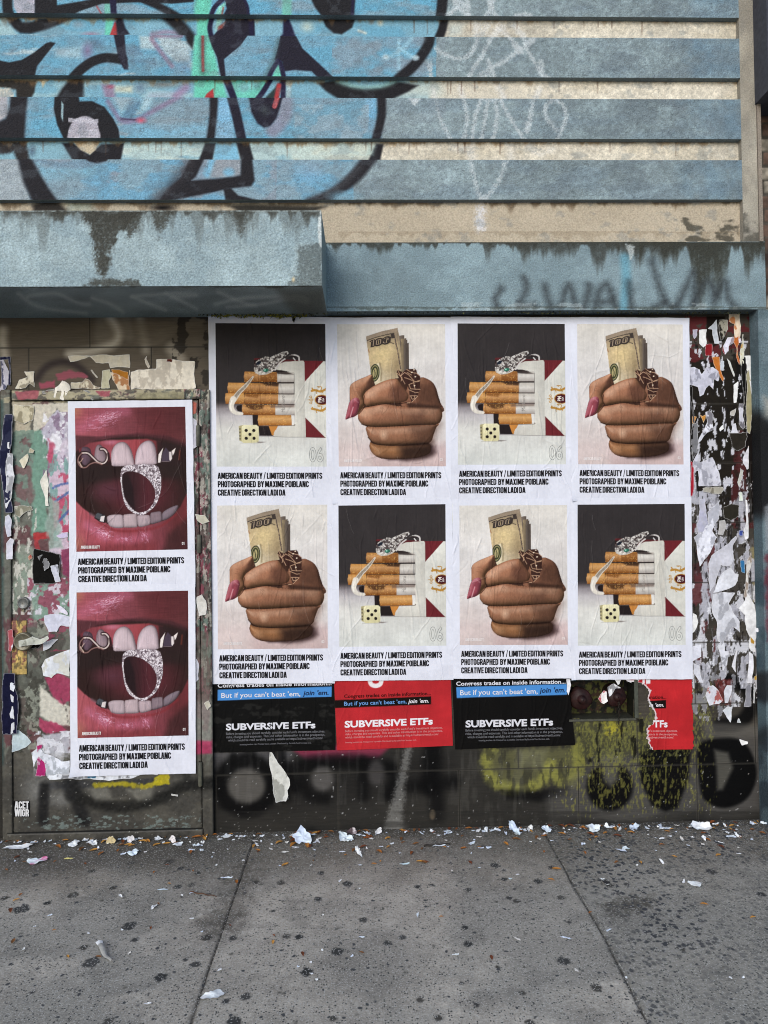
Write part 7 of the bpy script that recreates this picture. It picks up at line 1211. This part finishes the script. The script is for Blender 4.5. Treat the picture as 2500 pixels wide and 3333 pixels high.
 (D_([(1505, 1120), (1580, 1130), (1618, 1180), (1560, 1200), (1520, 1170)]), '#a8a597', 'cream loose paper on the frame beside the lower lip print', 0.018),
 (E_([(1320, 1618), (1375, 1626), (1372, 1640), (1325, 1634)]), '#9d9c98', 'tiny pale chip on the bare steel under the lower lips poster', 0.004),
 (D_([(310, 870), (360, 780), (378, 900), (372, 1010), (380, 1060), (355, 1060)]), '#c0bdb4', 'thin white line of torn paper beside the pink paint', 0.003),
 (D_([(430, 1290), (525, 1260), (525, 1300), (480, 1310)]), '#b3a9c4', 'lavender scrap level with the lower lip print', 0.004),
 (D_([(430, 1820), (470, 1830), (525, 1880), (525, 1900), (470, 1880)]), '#bab6c4', 'white shred between the two lips posters', 0.006),
]
for k, s_ in enumerate(SC):
    pts, col, lab, lift = s_[:4]; tone = s_[4] if len(s_) > 4 else None
    cx_, cy_ = np.mean(pts, 0); on_door = 62 < cx_ < 655 and cy_ > 1302; fr = (cx_ <= 62 or 655 <= cx_ < 692) and cy_ > 1268
    Yb = Y_LEAF-0.002 if on_door else (Y_DF-0.003 if fr or (cy_ > 1255 and cx_ < 690) else Y_TILE-0.001)
    if 2440 < cx_ < 2462 and cy_ > 2030 and cy_ < 2070: Yb = Y_FRONT
    if 'stuffed round' in lab: Yb -= 0.031
    scrap(pts, col, lab, Yb-0.0003*(k % 7), lift, seed=k, tone=tone)
scrap([(952, 1029), (961, 1028), (962, 1040), (957, 1052), (951, 1043)], '#191614', 'black nick of torn paper on the top edge of the first cigarette poster', YP-0.008, 0.006, 301)
scrap(S(640, 2180, 1.975, [(470, 528), (485, 530), (520, 590), (560, 640), (597, 700), (600, 745), (585, 770), (592, 800), (580, 828), (545, 828), (515, 836), (500, 800), (490, 740), (480, 660)]), '#b3b3ae', 'long grey white paper strip hanging loose below the black fund poster', Y_TILE-0.004, 0.06, 302, dirs=1.5, tone='#8d8d86')
scrap(S(1440, 2180, 1.565, [(630, 48), (650, 48), (655, 75), (640, 130), (632, 110)]), '#c6c6cc', 'white torn edge beside the left rusty cap', Y_TILE-0.006, 0.01, 303)
scrap(S(1820, 2180, 4.147, [(525, 390), (600, 280), (640, 290), (650, 420), (600, 460), (560, 440)]), '#c5c0bf', 'red and white paper caught on the right rusty cap', Y_TILE-0.022, 0.02, 304, tone='#a32730')
scrap(S(1820, 2180, 4.147, [(640, 230), (740, 185), (850, 250), (760, 250), (700, 350), (670, 360)]), '#c9c9cc', 'crumpled white paper over the top of the right rusty cap', Y_TILE-0.022, 0.02, 305, tone='#77777a')
scrap(S(1820, 2180, 4.147, [(750, 130), (830, 130), (815, 190), (790, 205)]), '#cdd0d8', 'white tab hanging into the standpipe recess', Y_TILE-0.006, 0.01, 306)
def sticker():
    q = [(45.6, 2606), (97.7, 2606), (97.7, 2658), (45.6, 2658)]; o = empty('sticker', tuple(at(72, 2632, Y_LEAF))); tag(o, 'small square black sticker with two lines of white letters low on the door', 'sticker')
    P = at([p[0] for p in q], [p[1] for p in q], Y_LEAF); P[:, 1] -= 0.0035; Pb = P.copy(); Pb[:, 1] += 0.0012
    V = np.vstack([P, Pb]); F = np.array([[3, 2, 1, 0], [0, 1, 5, 4], [1, 2, 6, 5], [2, 3, 7, 6], [3, 0, 4, 7]]); link('backing', mesh_np('backing', *facet(V, F), flat(20, '#131313'), False), M_PRINT, o)
    for s_, b_ in (('ACET', 302), ('WIGR', 360)):
        v, f, lv = block_text(s_, 113, b_, 220, 55, gap=0.03); v = np.array(S(0, 2500, 2.304, v)); P = at(v[:, 0], v[:, 1], Y_LEAF); P[:, 1] -= 0.0040+lv
        link('lettering', mesh_np('lettering', P, f, flat(len(P), '#d8d8da'), False), M_INK, o)
sticker()

# moss along the canopy's and the beam's lower edge
def moss():
    r = random.Random(4); Vs, Fs, Cs = [], [], []
    def tuft(px, py, Y, s, col):
        p = at(px, py, Y)
        for k in range(5):
            a = [p+np.array([r.gauss(0, s), r.gauss(0, s)*0.6, r.gauss(0, s)]) for _ in range(3)]; n = len(Vs); Vs.extend(a); Fs.append((n, n+1, n+2)); h = srgb(col)*r.uniform(0.6, 1.25); Cs.extend([np.append(np.clip(lin(h)/ILL, .004, .8), 1)]*3)
    for _ in range(420):
        t = r.random(); x = 690+t*310; tuft(x, 1026+r.gauss(0, 3.5)*(0.5+abs(math.sin(x*0.05)))-1, Y_TILE-0.02+r.uniform(-.03, .01), 0.0035, r.choice(['#8f8a2c', '#7a7a2c', '#a29a30', '#55562c']))
    for _ in range(520): x = r.uniform(640, 2440); tuft(x, 1017+r.gauss(0, 2.2)+(6 if x < 1060 else 0), Y_FRONT+0.01+r.uniform(0, .05), 0.003, r.choice(['#3c4030', '#4b4d30', '#2f332a', '#5d5f36']))
    o = link('moss', mesh_np('moss', np.array(Vs), np.array(Fs), np.array(Cs), False), M_LEAF); tag(o, 'yellow green moss growing along the underside of canopy and beam', 'moss', kind='stuff')
moss()

# ------------------------------------------------------------------ pavement
def build_ground():
    fx = np.concatenate([-np.geomspace(60, 2.6, 26), np.arange(-2.55, 2.75, 0.0055), np.geomspace(2.8, 60, 26)]); fy = np.concatenate([-np.geomspace(60, 0.5, 20), np.linspace(-0.4, 1.78, 60), np.arange(1.80, 3.62, 0.0055), np.geomspace(3.65, 30, 14)])
    GX, GY = np.meshgrid(fx, fy); x, y = GX.ravel(), GY.ravel(); c = Canvas(x, y, '#918d85', 0.004)
    def g(pts): return [tuple(gnd(p[0], p[1])[:2])+tuple(p[2:]) for p in pts]
    def gl(pts): return g([(p[0]/1.3272, 2550+p[1]/1.3272) for p in pts])
    def gr(pts): return g([(1250+p[0]/1.3272, 2550+p[1]/1.3272) for p in pts])
    c.mul(0.09, 0.5, 0.35, 2); c.mul(0.12, 0.09, 0.09, 5); c.mul(0.10, 0.02, 0.02, 7); c.thresh((-3, 1.6, 3, 3.7), 0.5, 0.4, 3, 0.52, 0.08, '#75746f', 0.6)
    J1 = g([(620, 3335), (660, 3215), (700, 3095), (752, 2950), (780, 2870), (812, 2775)]); J2 = g([(1775, 2715), (1822, 2800), (1868, 2885), (1950, 3020), (2030, 3175), (2112, 3335)])
    def ext(J): a, b = np.array(J[0]), np.array(J[-1]); d = (a-b); return [tuple(a+d*2)]+list(J)+[tuple(b-d*0.6)]
    J1, J2 = ext(J1), ext(J2)
    # right slab: exposed aggregate; its mask lives in the alpha channel
    jx = np.interp(y, [q[1] for q in sorted(J2, key=lambda q: q[1])], [q[0] for q in sorted(J2, key=lambda q: q[1])]); right = sstep(-0.01, 0.01, x-jx); c.mix(np.arange(len(x)), '#787771', right*0.7)
    c.a = 1-right*(0.35+0.65*sstep(0.42, 0.6, fbm(x*1.6, y*1.6, 4, 3)))
    # dirt towards the wall and along the joints
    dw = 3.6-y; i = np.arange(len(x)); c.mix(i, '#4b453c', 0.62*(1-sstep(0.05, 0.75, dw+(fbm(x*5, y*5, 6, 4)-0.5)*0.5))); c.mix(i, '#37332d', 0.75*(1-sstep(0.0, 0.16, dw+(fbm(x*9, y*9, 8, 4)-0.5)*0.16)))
    c.poly(gl([(0, 250), (1000, 240), (1000, 340), (500, 370), (0, 420)]), '#2c2a27', 0.12, 0.45); c.stroke(gl([(1060, 340), (1040, 420), (1000, 520), (960, 600)]), 0.13, '#3b3731', 0.08, 0.5, g=0.3, f=0.03); c.poly(gl([(860, 580), (960, 560), (1040, 580), (900, 680)]), '#3f3c37', 0.08, 0.5, g=0.4, f=0.03)
    c.poly(gr([(950, 520), (1080, 490), (1170, 490), (1150, 530), (1080, 560), (1000, 590)]), '#34322d', 0.05, 0.7, g=0.5, f=0.02); c.poly(gl([(1380, 680), (1659, 660), (1659, 900), (1450, 880)]), '#50504d', 0.12, 0.4); c.poly(gr([(0, 660), (160, 700), (140, 860), (0, 900)]), '#565653', 0.12, 0.35)  # last two polys: one broad faint darker patch across the middle slab
    c.thresh((-2.4, 1.8, 2.6, 3.6), 0.16, 0.12, 9, 0.64, 0.10, '#565551', 0.3)
    for J, w_ in ((J1, 0.0058), (J2, 0.0055)):
        c.stroke(J, w_*3.2, '#4b4842', 0.02, 0.3, g=0.3, f=0.02); c.stroke(J, w_, '#191816', 0.004, 0.95, g=0.25, f=0.012)
    # old chewing gum
    G1 = [(560, 614, 28), (395, 772, 32), (892, 667, 22), (845, 783, 20), (315, 481, 22), (768, 446, 17), (826, 439, 15), (1213, 429, 18), (1374, 499, 17), (95, 543, 30), (204, 516, 14), (583, 676, 16), (362, 708, 18), (1060, 922, 22), (468, 1030, 20), (695, 838, 26), (1500, 433, 20), (568, 342, 16), (780, 368, 14), (395, 379, 16), (1292, 663, 18), (1325, 815, 26), (1238, 660, 16), (1457, 727, 26), (1105, 428, 14), (487, 451, 14), (855, 388, 12), (152, 396, 12), (1387, 388, 14), (803, 762, 12), (1570, 590, 18), (20, 495, 16), (730, 340, 20), (1005, 668, 16), (1180, 550, 10), (1010, 1030, 30), (1440, 1015, 16), (300, 1020, 8), (975, 942, 16), (140, 900, 10), (560, 900, 9), (900, 480, 10)]
    G2 = [(777, 768, 27), (919, 882, 24), (363, 697, 20), (765, 494, 17), (665, 423, 18), (725, 363, 14), (477, 354, 18), (350, 625, 14), (235, 1012, 18), (155, 935, 16), (400, 955, 14), (540, 496, 14), (630, 1035, 22), (365, 460, 14), (572, 510, 16), (1630, 478, 18), (1415, 382, 22), (145, 447, 14), (600, 905, 12), (80, 665, 16), (15, 690, 18), (490, 795, 10), (335, 862, 10), (1100, 985, 10), (1285, 714, 16), (975, 440, 18), (1050, 435, 14), (205, 440, 10), (800, 600, 10), (520, 415, 14)]
    rr = random.Random(3)
    def gum(p, px_w, dark):
        r = px_w/1.3272*max(p[1], 1)/FPX*1.02; n = 14; ph = rr.uniform(0, 6); pts = [(p[0]+r*(1+0.18*math.sin(3*k+ph)+rr.uniform(-.12, .12))*math.cos(2*math.pi*k/n), p[1]+r*1.05*(1+0.15*math.sin(2*k+ph)+rr.uniform(-.12, .12))*math.sin(2*math.pi*k/n)) for k in range(n)]
        c.poly(pts, dark, 0.003, rr.uniform(0.75, 0.95), sm=True)
    for q in G1: gum(gl([q[:2]])[0], q[2], rr.choice(['#232526', '#2b2c2d', '#33322f']))
    for q in G2: gum(gr([q[:2]])[0], q[2], rr.choice(['#232526', '#2b2c2d', '#33322f']))
    for k in range(420): gum((rr.uniform(-2.0, 2.3), 3.55-1.7*rr.random()**1.2), rr.uniform(2.5, 9), rr.choice(['#44443f', '#504f4a', '#5a5852', '#37373a']))
    z = np.zeros(len(x)); near = (np.abs(x) < 2.8) & (y > 1.7) & (y < 3.62)
    for J, w_ in ((J1, 0.0058), (J2, 0.0055)):
        p = np.array(sorted(J, key=lambda q: q[1])); d = np.abs(x-np.interp(y, p[:, 1], p[:, 0])); z -= 0.006*(1-sstep(w_*0.3, w_*0.9, d))*near
    z += near*(fbm(x*1.3, y*1.3, 2, 3)-0.5)*0.008
    o = link('pavement', mesh_np('pavement', np.column_stack([x, y, z]), grid_faces(len(fx), len(fy)), c.out(ILL_G)), M_GROUND); o['kind'] = 'structure'; o['label'] = 'stained grey concrete pavement with dark chewing gum spots'
    V = np.array([(-900, -900, -0.03), (900, -900, -0.03), (900, 900, -0.03), (-900, 900, -0.03)]); o = link('ground', mesh_np('ground', V, np.array([[0, 1, 2, 3]]), flat(4, '#5a5956', ILL_G)), M_GROUND); o['kind'] = 'structure'
ILL_G = 0.74
build_ground()

# ------------------------------------------------------------------ litter
def flake(P, w_, h_, col, label, rot=None, stand=0.0, seed=0, group=None, name='paper_litter', cat='litter', rough=0.5, second=None, mat_=None):
    """a torn, crumpled piece of thin paper lying (or standing) at P; w_, h_ in metres"""
    r = random.Random(seed); n = 22; outl = []
    f1, f2, f3 = r.uniform(0, 6), r.uniform(0, 6), r.uniform(0, 6)
    for k in range(n): a = 2*math.pi*k/n; q_ = 1+0.16*math.sin(2*a+f1)+0.14*math.sin(3*a+f2)+0.09*math.sin(5*a+f3)+r.uniform(-.13, .08); outl.append((math.cos(a)*q_, math.sin(a)*q_))
    Vs = [(0, 0)]; F = []
    for ring in (0.35, 0.7, 1.0): Vs += [(x*ring*w_/2, y*ring*h_/2) for x, y in outl]
    for k in range(n): F.append((0, 1+k, 1+(k+1) % n)); 
    for q in range(2):
        for k in range(n): a, b = 1+q*n+k, 1+q*n+(k+1) % n; F += [(a, a+n, b+n), (a, b+n, b)]
    V = np.array(Vs); s = min(w_, h_); zz = np.abs((fbm(V[:, 0]/(s*0.5)+seed, V[:, 1]/(s*0.5), seed % 9, 3)-0.42))*s*2.2*rough; zz += (np.hypot(V[:, 0]/(w_/2), V[:, 1]/(h_/2))**2)*s*0.22*rough*abs(math.sin(seed*1.7))
    q = np.column_stack([V, zz]); a = r.uniform(0, 6.28) if rot is None else rot
    if stand: cs, sn = math.cos(stand), math.sin(stand); q = np.column_stack([q[:, 0], q[:, 1]*cs-q[:, 2]*sn, q[:, 1]*sn+q[:, 2]*cs])
    q = np.column_stack([q[:, 0]*math.cos(a)-q[:, 1]*math.sin(a), q[:, 0]*math.sin(a)+q[:, 1]*math.cos(a), q[:, 2]]); q[:, 2] -= q[:, 2].min(); q = q+np.asarray(P)+np.array([0, 0, 0.0035])
    c = Canvas(V[:, 0]/s*30+50, V[:, 1]/s*30+50, col); c.c = c.c*0.6+srgb('#d6d8dc')*0.4 if name != 'x' and sum(srgb(col)) > 1.6 else c.c; c.mul(0.12, 14, 14, seed % 9)
    if second: c.thresh((-999, -999, 999, 999), 30, 30, seed % 7, 0.5, 0.05, second, 0.9)
    o = link(name, mesh_np(name, q, np.array(F), c.out(ILL_G), False), mat_ or M_SCRAP); return tag(o, label, cat, group)
def fl(px, py, wp, hp, col, label, **k):
    p = gnd(px, py); d = math.hypot(p[0], p[1]); py_ = max(0.02, p[1]); st = k.get('stand', 0)
    if p[1] > 3.545: p = np.array([p[0], 3.545, 0.0])
    wp *= 0.76; hp *= 0.58; w_ = wp*p[1]/FPX; h_ = hp*p[1]/FPX if st > 0.6 else hp*p[1]/FPX*p[1]/CAM_H
    return flake(p, max(w_, .01), max(h_, .01), col, label, **k)
LIT = [(62, 2762, 100, 26, '#c9ced6', 'wide white paper pile on the pavement at the left foot of the door', 0, 0.15), (240, 2752, 46, 22, '#c6ccd6', 'white paper piece in front of the door, left of the standing cream scrap', 0.2, 0.6), (363, 2745, 34, 44, '#c2bba8', 'tall cream scrap standing against the door threshold', 1.25, 0), (425, 2742, 26, 40, '#a9a3a3', 'grey white curled scrap standing against the door, right of the cream one', 1.2, 0.3), (562, 2742, 28, 34, '#b7adab', 'crumpled pinkish white scrap standing by the right door jamb', 1.1, 0.2), (580, 2752, 46, 18, '#bcc4d2', 'flat bluish white scrap at the foot of the pinkish crumpled one', 0, 0), (120, 2806, 74, 34, '#bccbd8', 'pale blue scrap with a magenta corner on the pavement at left', 0.1, 0.3), (433, 2782, 40, 24, '#a9bccb', 'light blue scrap lying clear of the wall in front of the door', 0.3, 0.5), (222, 2797, 36, 8, '#c3b23a', 'thin yellow strip on the pavement in front of the door', 0, 0.1), (622, 2770, 26, 10, '#a9bad6', 'small blue scrap on the pavement right of the door', 0, 0.2), (985, 2738, 74, 50, '#a3b3cc', 'big crumpled blue white paper against the wall under the red fund poster', 0.5, 0.1), (1122, 2734, 52, 40, '#b9c9d6', 'star shaped white scrap against the wall under the red fund poster', 0.35, 0.6), (1146, 2716, 34, 40, '#4d4144', 'dark curled cup of paper standing against the wall', 1.2, 0.2), (1231, 2695, 30, 34, '#b9b7b9', 'square grey white scrap leaning on the wall at the white spray streak', 1.35, 0.4), (1166, 2785, 26, 28, '#c6c9c6', 'white curl of paper a little out from the wall', 0.6, 0.8), (1115, 2775, 26, 8, '#b9c3cc', 'thin white sliver left of the white curl', 0, 0.1), (300, 2748, 40, 22, '#c9d0dc', 'white scrap beside the standing cream one', 0.2, 0.4), (696, 3243, 86, 50, '#cfd6da', 'large white torn flake on the left slab joint, nearest the viewer', 0, 0.2), (624, 2993, 24, 9, '#cfd4d8', 'small white flake above a gum spot on the left slab', 0, 0.2), (715, 3160, 22, 6, '#c9cdd2', 'thin white flake just right of the left slab joint', 0, 0.5), (482, 3270, 28, 8, '#cfd2d6', 'thin white flake left of the large torn flake', 0, 0.15), (1582, 2708, 26, 28, '#c3c9d2', 'white curl against the wall under the yellow paint', 0.9, 0.9), (1670, 2712, 44, 40, '#a9bbd8', 'blue white folded paper against the wall under the yellow paint', 0.6, 0.6), (1723, 2694, 24, 22, '#c9c9c6', 'white square scrap leaning on the wall right of the blue white folded paper', 1.2, 0.5), (1777, 2706, 36, 24, '#b3c3da', 'bluish scrap at the top of the right slab joint', 0.4, 0.5), (1932, 2703, 62, 24, '#b9c6da', 'wide bluish paper against the wall under the first black loop', 0.2, 0.2), (1970, 2690, 24, 26, '#c6ccd4', 'white scrap standing behind the wide bluish paper', 1.1, 0.3), (2064, 2696, 50, 20, '#a9b9d2', 'blue grey scrap under the pointed black loop', 0.2, 0.3), (2282, 2698, 86, 34, '#c6cbd2', 'biggest white crumpled paper by the wall under the last black loop', 0.25, 0), (2256, 2668, 10, 18, '#d0d3d8', 'tiny white twist standing at the wall base near the right end', 1.3, 0.3), (2358, 2692, 18, 24, '#c9ced8', 'slim white scrap right of the biggest crumpled paper', 0.7, 1.0), (2290, 2735, 22, 30, '#c9cdd2', 'white hooked scrap in front of the biggest crumpled paper', 0.7, 0.5), (2470, 2672, 24, 12, '#bcc6e0', 'pale scrap in the corner under the blue jamb', 0.2, 0.2), (2399, 2724, 18, 18, '#d0d6d8', 'white chip between crumpled paper and right edge', 0.4, 0.3), (2037, 2765, 34, 16, '#b3c6d2', 'light blue torn scrap on the right slab close to its joint', 0.1, 0.5), (1318, 2815, 36, 10, '#a9c6d2', 'light blue strip on the middle slab', 0, 0.1), (2264, 2880, 58, 30, '#cbd3d6', 'large white scrap lying alone on the right slab', 0, 0.4), (1970, 2876, 28, 26, '#c6cbcd', 'white scrap with a black half on the right slab', 0.3, 0.5), (2154, 2812, 14, 20, '#d0d4d6', 'small white hook on the right slab', 0.5, 0.5), (1484, 3110, 28, 9, '#c6d0d6', 'small white flake near the middle of the middle slab', 0, 0.2), (1661, 2863, 14, 9, '#b9cfdc', 'tiny blue chip on the middle slab left of the joint', 0, 0.1), (2405, 2781, 26, 6, '#cbd0d2', 'thin white sliver on the right slab near the edge of the view', 0, 0.05), (1430, 2755, 56, 12, '#b9c3c9', 'thin white strip beside a dark twig on the middle slab', 0, 0.05), (530, 2898, 40, 9, '#a9bfd0', 'bluish flake far from the wall on the left slab', 0, 0.1)]
SEC = {'pale blue scrap with a magenta corner on the pavement at left': '#b03a6c', 'dark curled cup of paper standing against the wall': '#b9b3b5', 'white scrap with a black half on the right slab': '#1b1b1c', 'large white torn flake on the left slab joint, nearest the viewer': '#b9c0c4', 'tall cream scrap standing against the door threshold': '#a3946f'}
for k, (px_, py_, w_, h_, col, lab, st, rt) in enumerate(LIT): fl(px_, py_, w_, h_, col, lab, stand=st, rot=rt, seed=k+1, second=SEC.get(lab), rough=0.4 if st > 0.15 else 0.22, group='torn paper littering the pavement')
rr = random.Random(21); wall_y = lambda x: 2722-(x/2480)*54
for k in range(250):
    x_ = rr.uniform(0, 2490); y_ = wall_y(x_)+4+abs(rr.gauss(0, 1))**1.25*36
    if k > 215: x_ = rr.uniform(0, 2490); y_ = rr.uniform(2800, 3200)
    s_ = rr.choice([6, 7, 9, 11, 14, 18, 22]); fl(x_, y_, s_*rr.uniform(0.9, 2.2), s_*rr.uniform(0.3, 0.6), rr.choice(['#c9cfd8', '#b3c0d6', '#c3c6c9', '#a9b6cc', '#d0d3d4', '#b0aca3']), 'tiny pale paper chip scattered on the pavement', seed=200+k, group='tiny paper chips on the pavement', rough=rr.uniform(0.2, 0.7), name='paper_chip')
def leaf(px_, py_, ln, col, seed, label, group):
    p = gnd(px_, py_); r = random.Random(seed); p = p if p[1] < 3.57 else np.array([p[0], 3.57, 0]); L = ln*p[1]/FPX*1.3; n = 8; Vs = []
    for k in range(n+1):
        t = k/n; wd = L*0.2*math.sin(math.pi*min(1, t*0.97+0.02))**0.8
        for s_ in (-1, 0, 1): Vs.append((t*L-L/2, s_*wd, (abs(s_)*wd*0.6)+0.05*L*math.sin(t*3+seed)**2))
    F = [(3*k+j, 3*k+j+1, 3*k+j+4, 3*k+j+3) for k in range(n) for j in range(2)]; a = r.uniform(0, 6.28); V = np.array(Vs); V = np.column_stack([V[:, 0]*math.cos(a)-V[:, 1]*math.sin(a), V[:, 0]*math.sin(a)+V[:, 1]*math.cos(a), V[:, 2]])+p+np.array([0, 0, 0.004])
    o = link('fallen_leaf', mesh_np('fallen_leaf', V, np.array(F), flat(len(V), col, ILL_G)), M_LEAF); tag(o, label, 'leaf', group)
LC = ['#8a5526', '#73401f', '#9c6a30', '#5f3420', '#6e4a2a', '#a87a3a']
for k in range(190):
    x_ = rr.uniform(0, 2490); y_ = wall_y(x_)+2+abs(rr.gauss(0, 1))**1.3*44
    if k > 166: y_ = rr.uniform(2780, 3130); x_ = rr.choice([rr.uniform(0, 900), rr.uniform(0, 2490)])
    leaf(x_, y_, rr.uniform(9, 24), rr.choice(LC), k, 'small dry brown leaf fallen on the pavement', 'dry leaves on the pavement')
for x_, y_ in [(545, 2722), (590, 2716), (600, 2724), (640, 2728), (655, 2720), (400, 2742), (480, 2740), (955, 2752), (1000, 2755), (35, 2740), (60, 2735)]: leaf(x_, y_, rr.uniform(20, 34), rr.choice(LC[:4]), int(x_), 'larger dry brown leaf lying against the foot of the wall', 'larger dry leaves at the wall')
def strip_curl():
    pts = gnd(np.array([322, 330, 338, 350, 364]), np.array([3070, 3090, 3108, 3124, 3140])); Vs = []
    for k, p in enumerate(crom(pts[:, :2], False, 5)):
        t = k/20; wd = 0.009*(1-0.7*t)+0.002; z = 0.006+0.008*math.sin(t*5)**2
        Vs += [(p[0]-wd, p[1]-wd*0.4, z), (p[0], p[1], z+0.006), (p[0]+wd, p[1]+wd*0.4, z+0.001)]
    n = len(Vs)//3; F = np.array([(3*k+j, 3*k+j+1, 3*k+j+4, 3*k+j+3) for k in range(n-1) for j in range(2)]); V = np.array(Vs); cc = flat(len(V), '#8b8b88', ILL_G); cc[:12] = flat(12, '#cdd0d2', ILL_G)
    tag(link('paper_litter', mesh_np('paper_litter', V, F, cc), M_SCRAP), 'twisted grey paper strip with a white tip on the left slab', 'litter', 'torn paper littering the pavement')
strip_curl()
def twig(a, b, label, r_=0.003, col='#4a3426'):
    p, q = gnd(*a), gnd(*b); n = 7; Vs = []
    for k in range(10):
        t = k/9; m = p+(q-p)*t+np.array([0, 0.004*math.sin(k*1.9), 0.006])
        for j in range(n): an = 2*math.pi*j/n; Vs.append(m+np.array([0.2*r_*math.cos(an), r_*math.cos(an), r_*math.sin(an)])*(1-0.5*t))
    F = np.array([(k*n+j, k*n+(j+1) % n, (k+1)*n+(j+1) % n, (k+1)*n+j) for k in range(9) for j in range(n)]); tag(link('twig', mesh_np('twig', np.array(Vs), F, flat(len(Vs), col, ILL_G)), M_LEAF), label, 'twig')
twig((620, 2907), (706, 2922), 'reddish brown twig on the left slab'); twig((1380, 2757), (1465, 2750), 'dark twig near the wall on the middle slab', 0.005, '#26221f')

# ------------------------------------------------------------------ the neighbouring building at the right edge
def neighbour():
    x0 = XEDGE+0.032; V, F, nu, nv = wall_grid(x0, 4.5, -0.05, ZTOP, Y_TILE+0.03, 0.01, xs=np.concatenate([np.arange(x0, x0+0.25, 0.006), np.linspace(x0+0.26, 4.5, 40)])); c = Canvas(V[:, 0]*1000, V[:, 2]*1000, '#5d4a40')
    row = np.floor(V[:, 2]/0.075); bx = (V[:, 0]+0.1*(row % 2)) % 0.2; bz = V[:, 2] % 0.075; mort = ((bx < 0.012) | (bz < 0.012)); tone = noise(row*3.7, np.floor((V[:, 0]+0.1*(row % 2))/0.2)*5.1, 4)
    c.c *= (0.6+0.8*tone)[:, None]; pale = tone > 0.62; c.c[pale] = srgb('#a39a8b')*(0.7+0.4*noise(V[pale, 0]*40, V[pale, 2]*40, 3))[:, None]; c.c[mort] = srgb('#4b463f'); c.mul(0.3, 60, 60, 5)
    o = empty('brick_building', (x0, Y_TILE+0.03, 0)); tag(o, 'brick building showing as a sliver past the blue jamb at the right', 'building'); V2 = V.copy(); V2[:, 1] -= 0.004*(~mort)
    link('wall', mesh_np('wall', V2, F, c.out()), M_BRICK, o)
    # dark metal hood above
    a0 = X(2476, 3.46, 200); Vb, Fb = box_quads(a0, a0+0.9, 3.40, Y_TILE+0.02, Z(330, 3.46, 2490)+0.02, ZTOP); px, py = to_px(Vb); Vb[0, 2] -= 0.0; Vb, Fb = facet(Vb, Fb)
    link('metal_hood', mesh_np('metal_hood', Vb, Fb, flat(len(Vb), '#43454e'), False), M_DOOR, o)
neighbour()
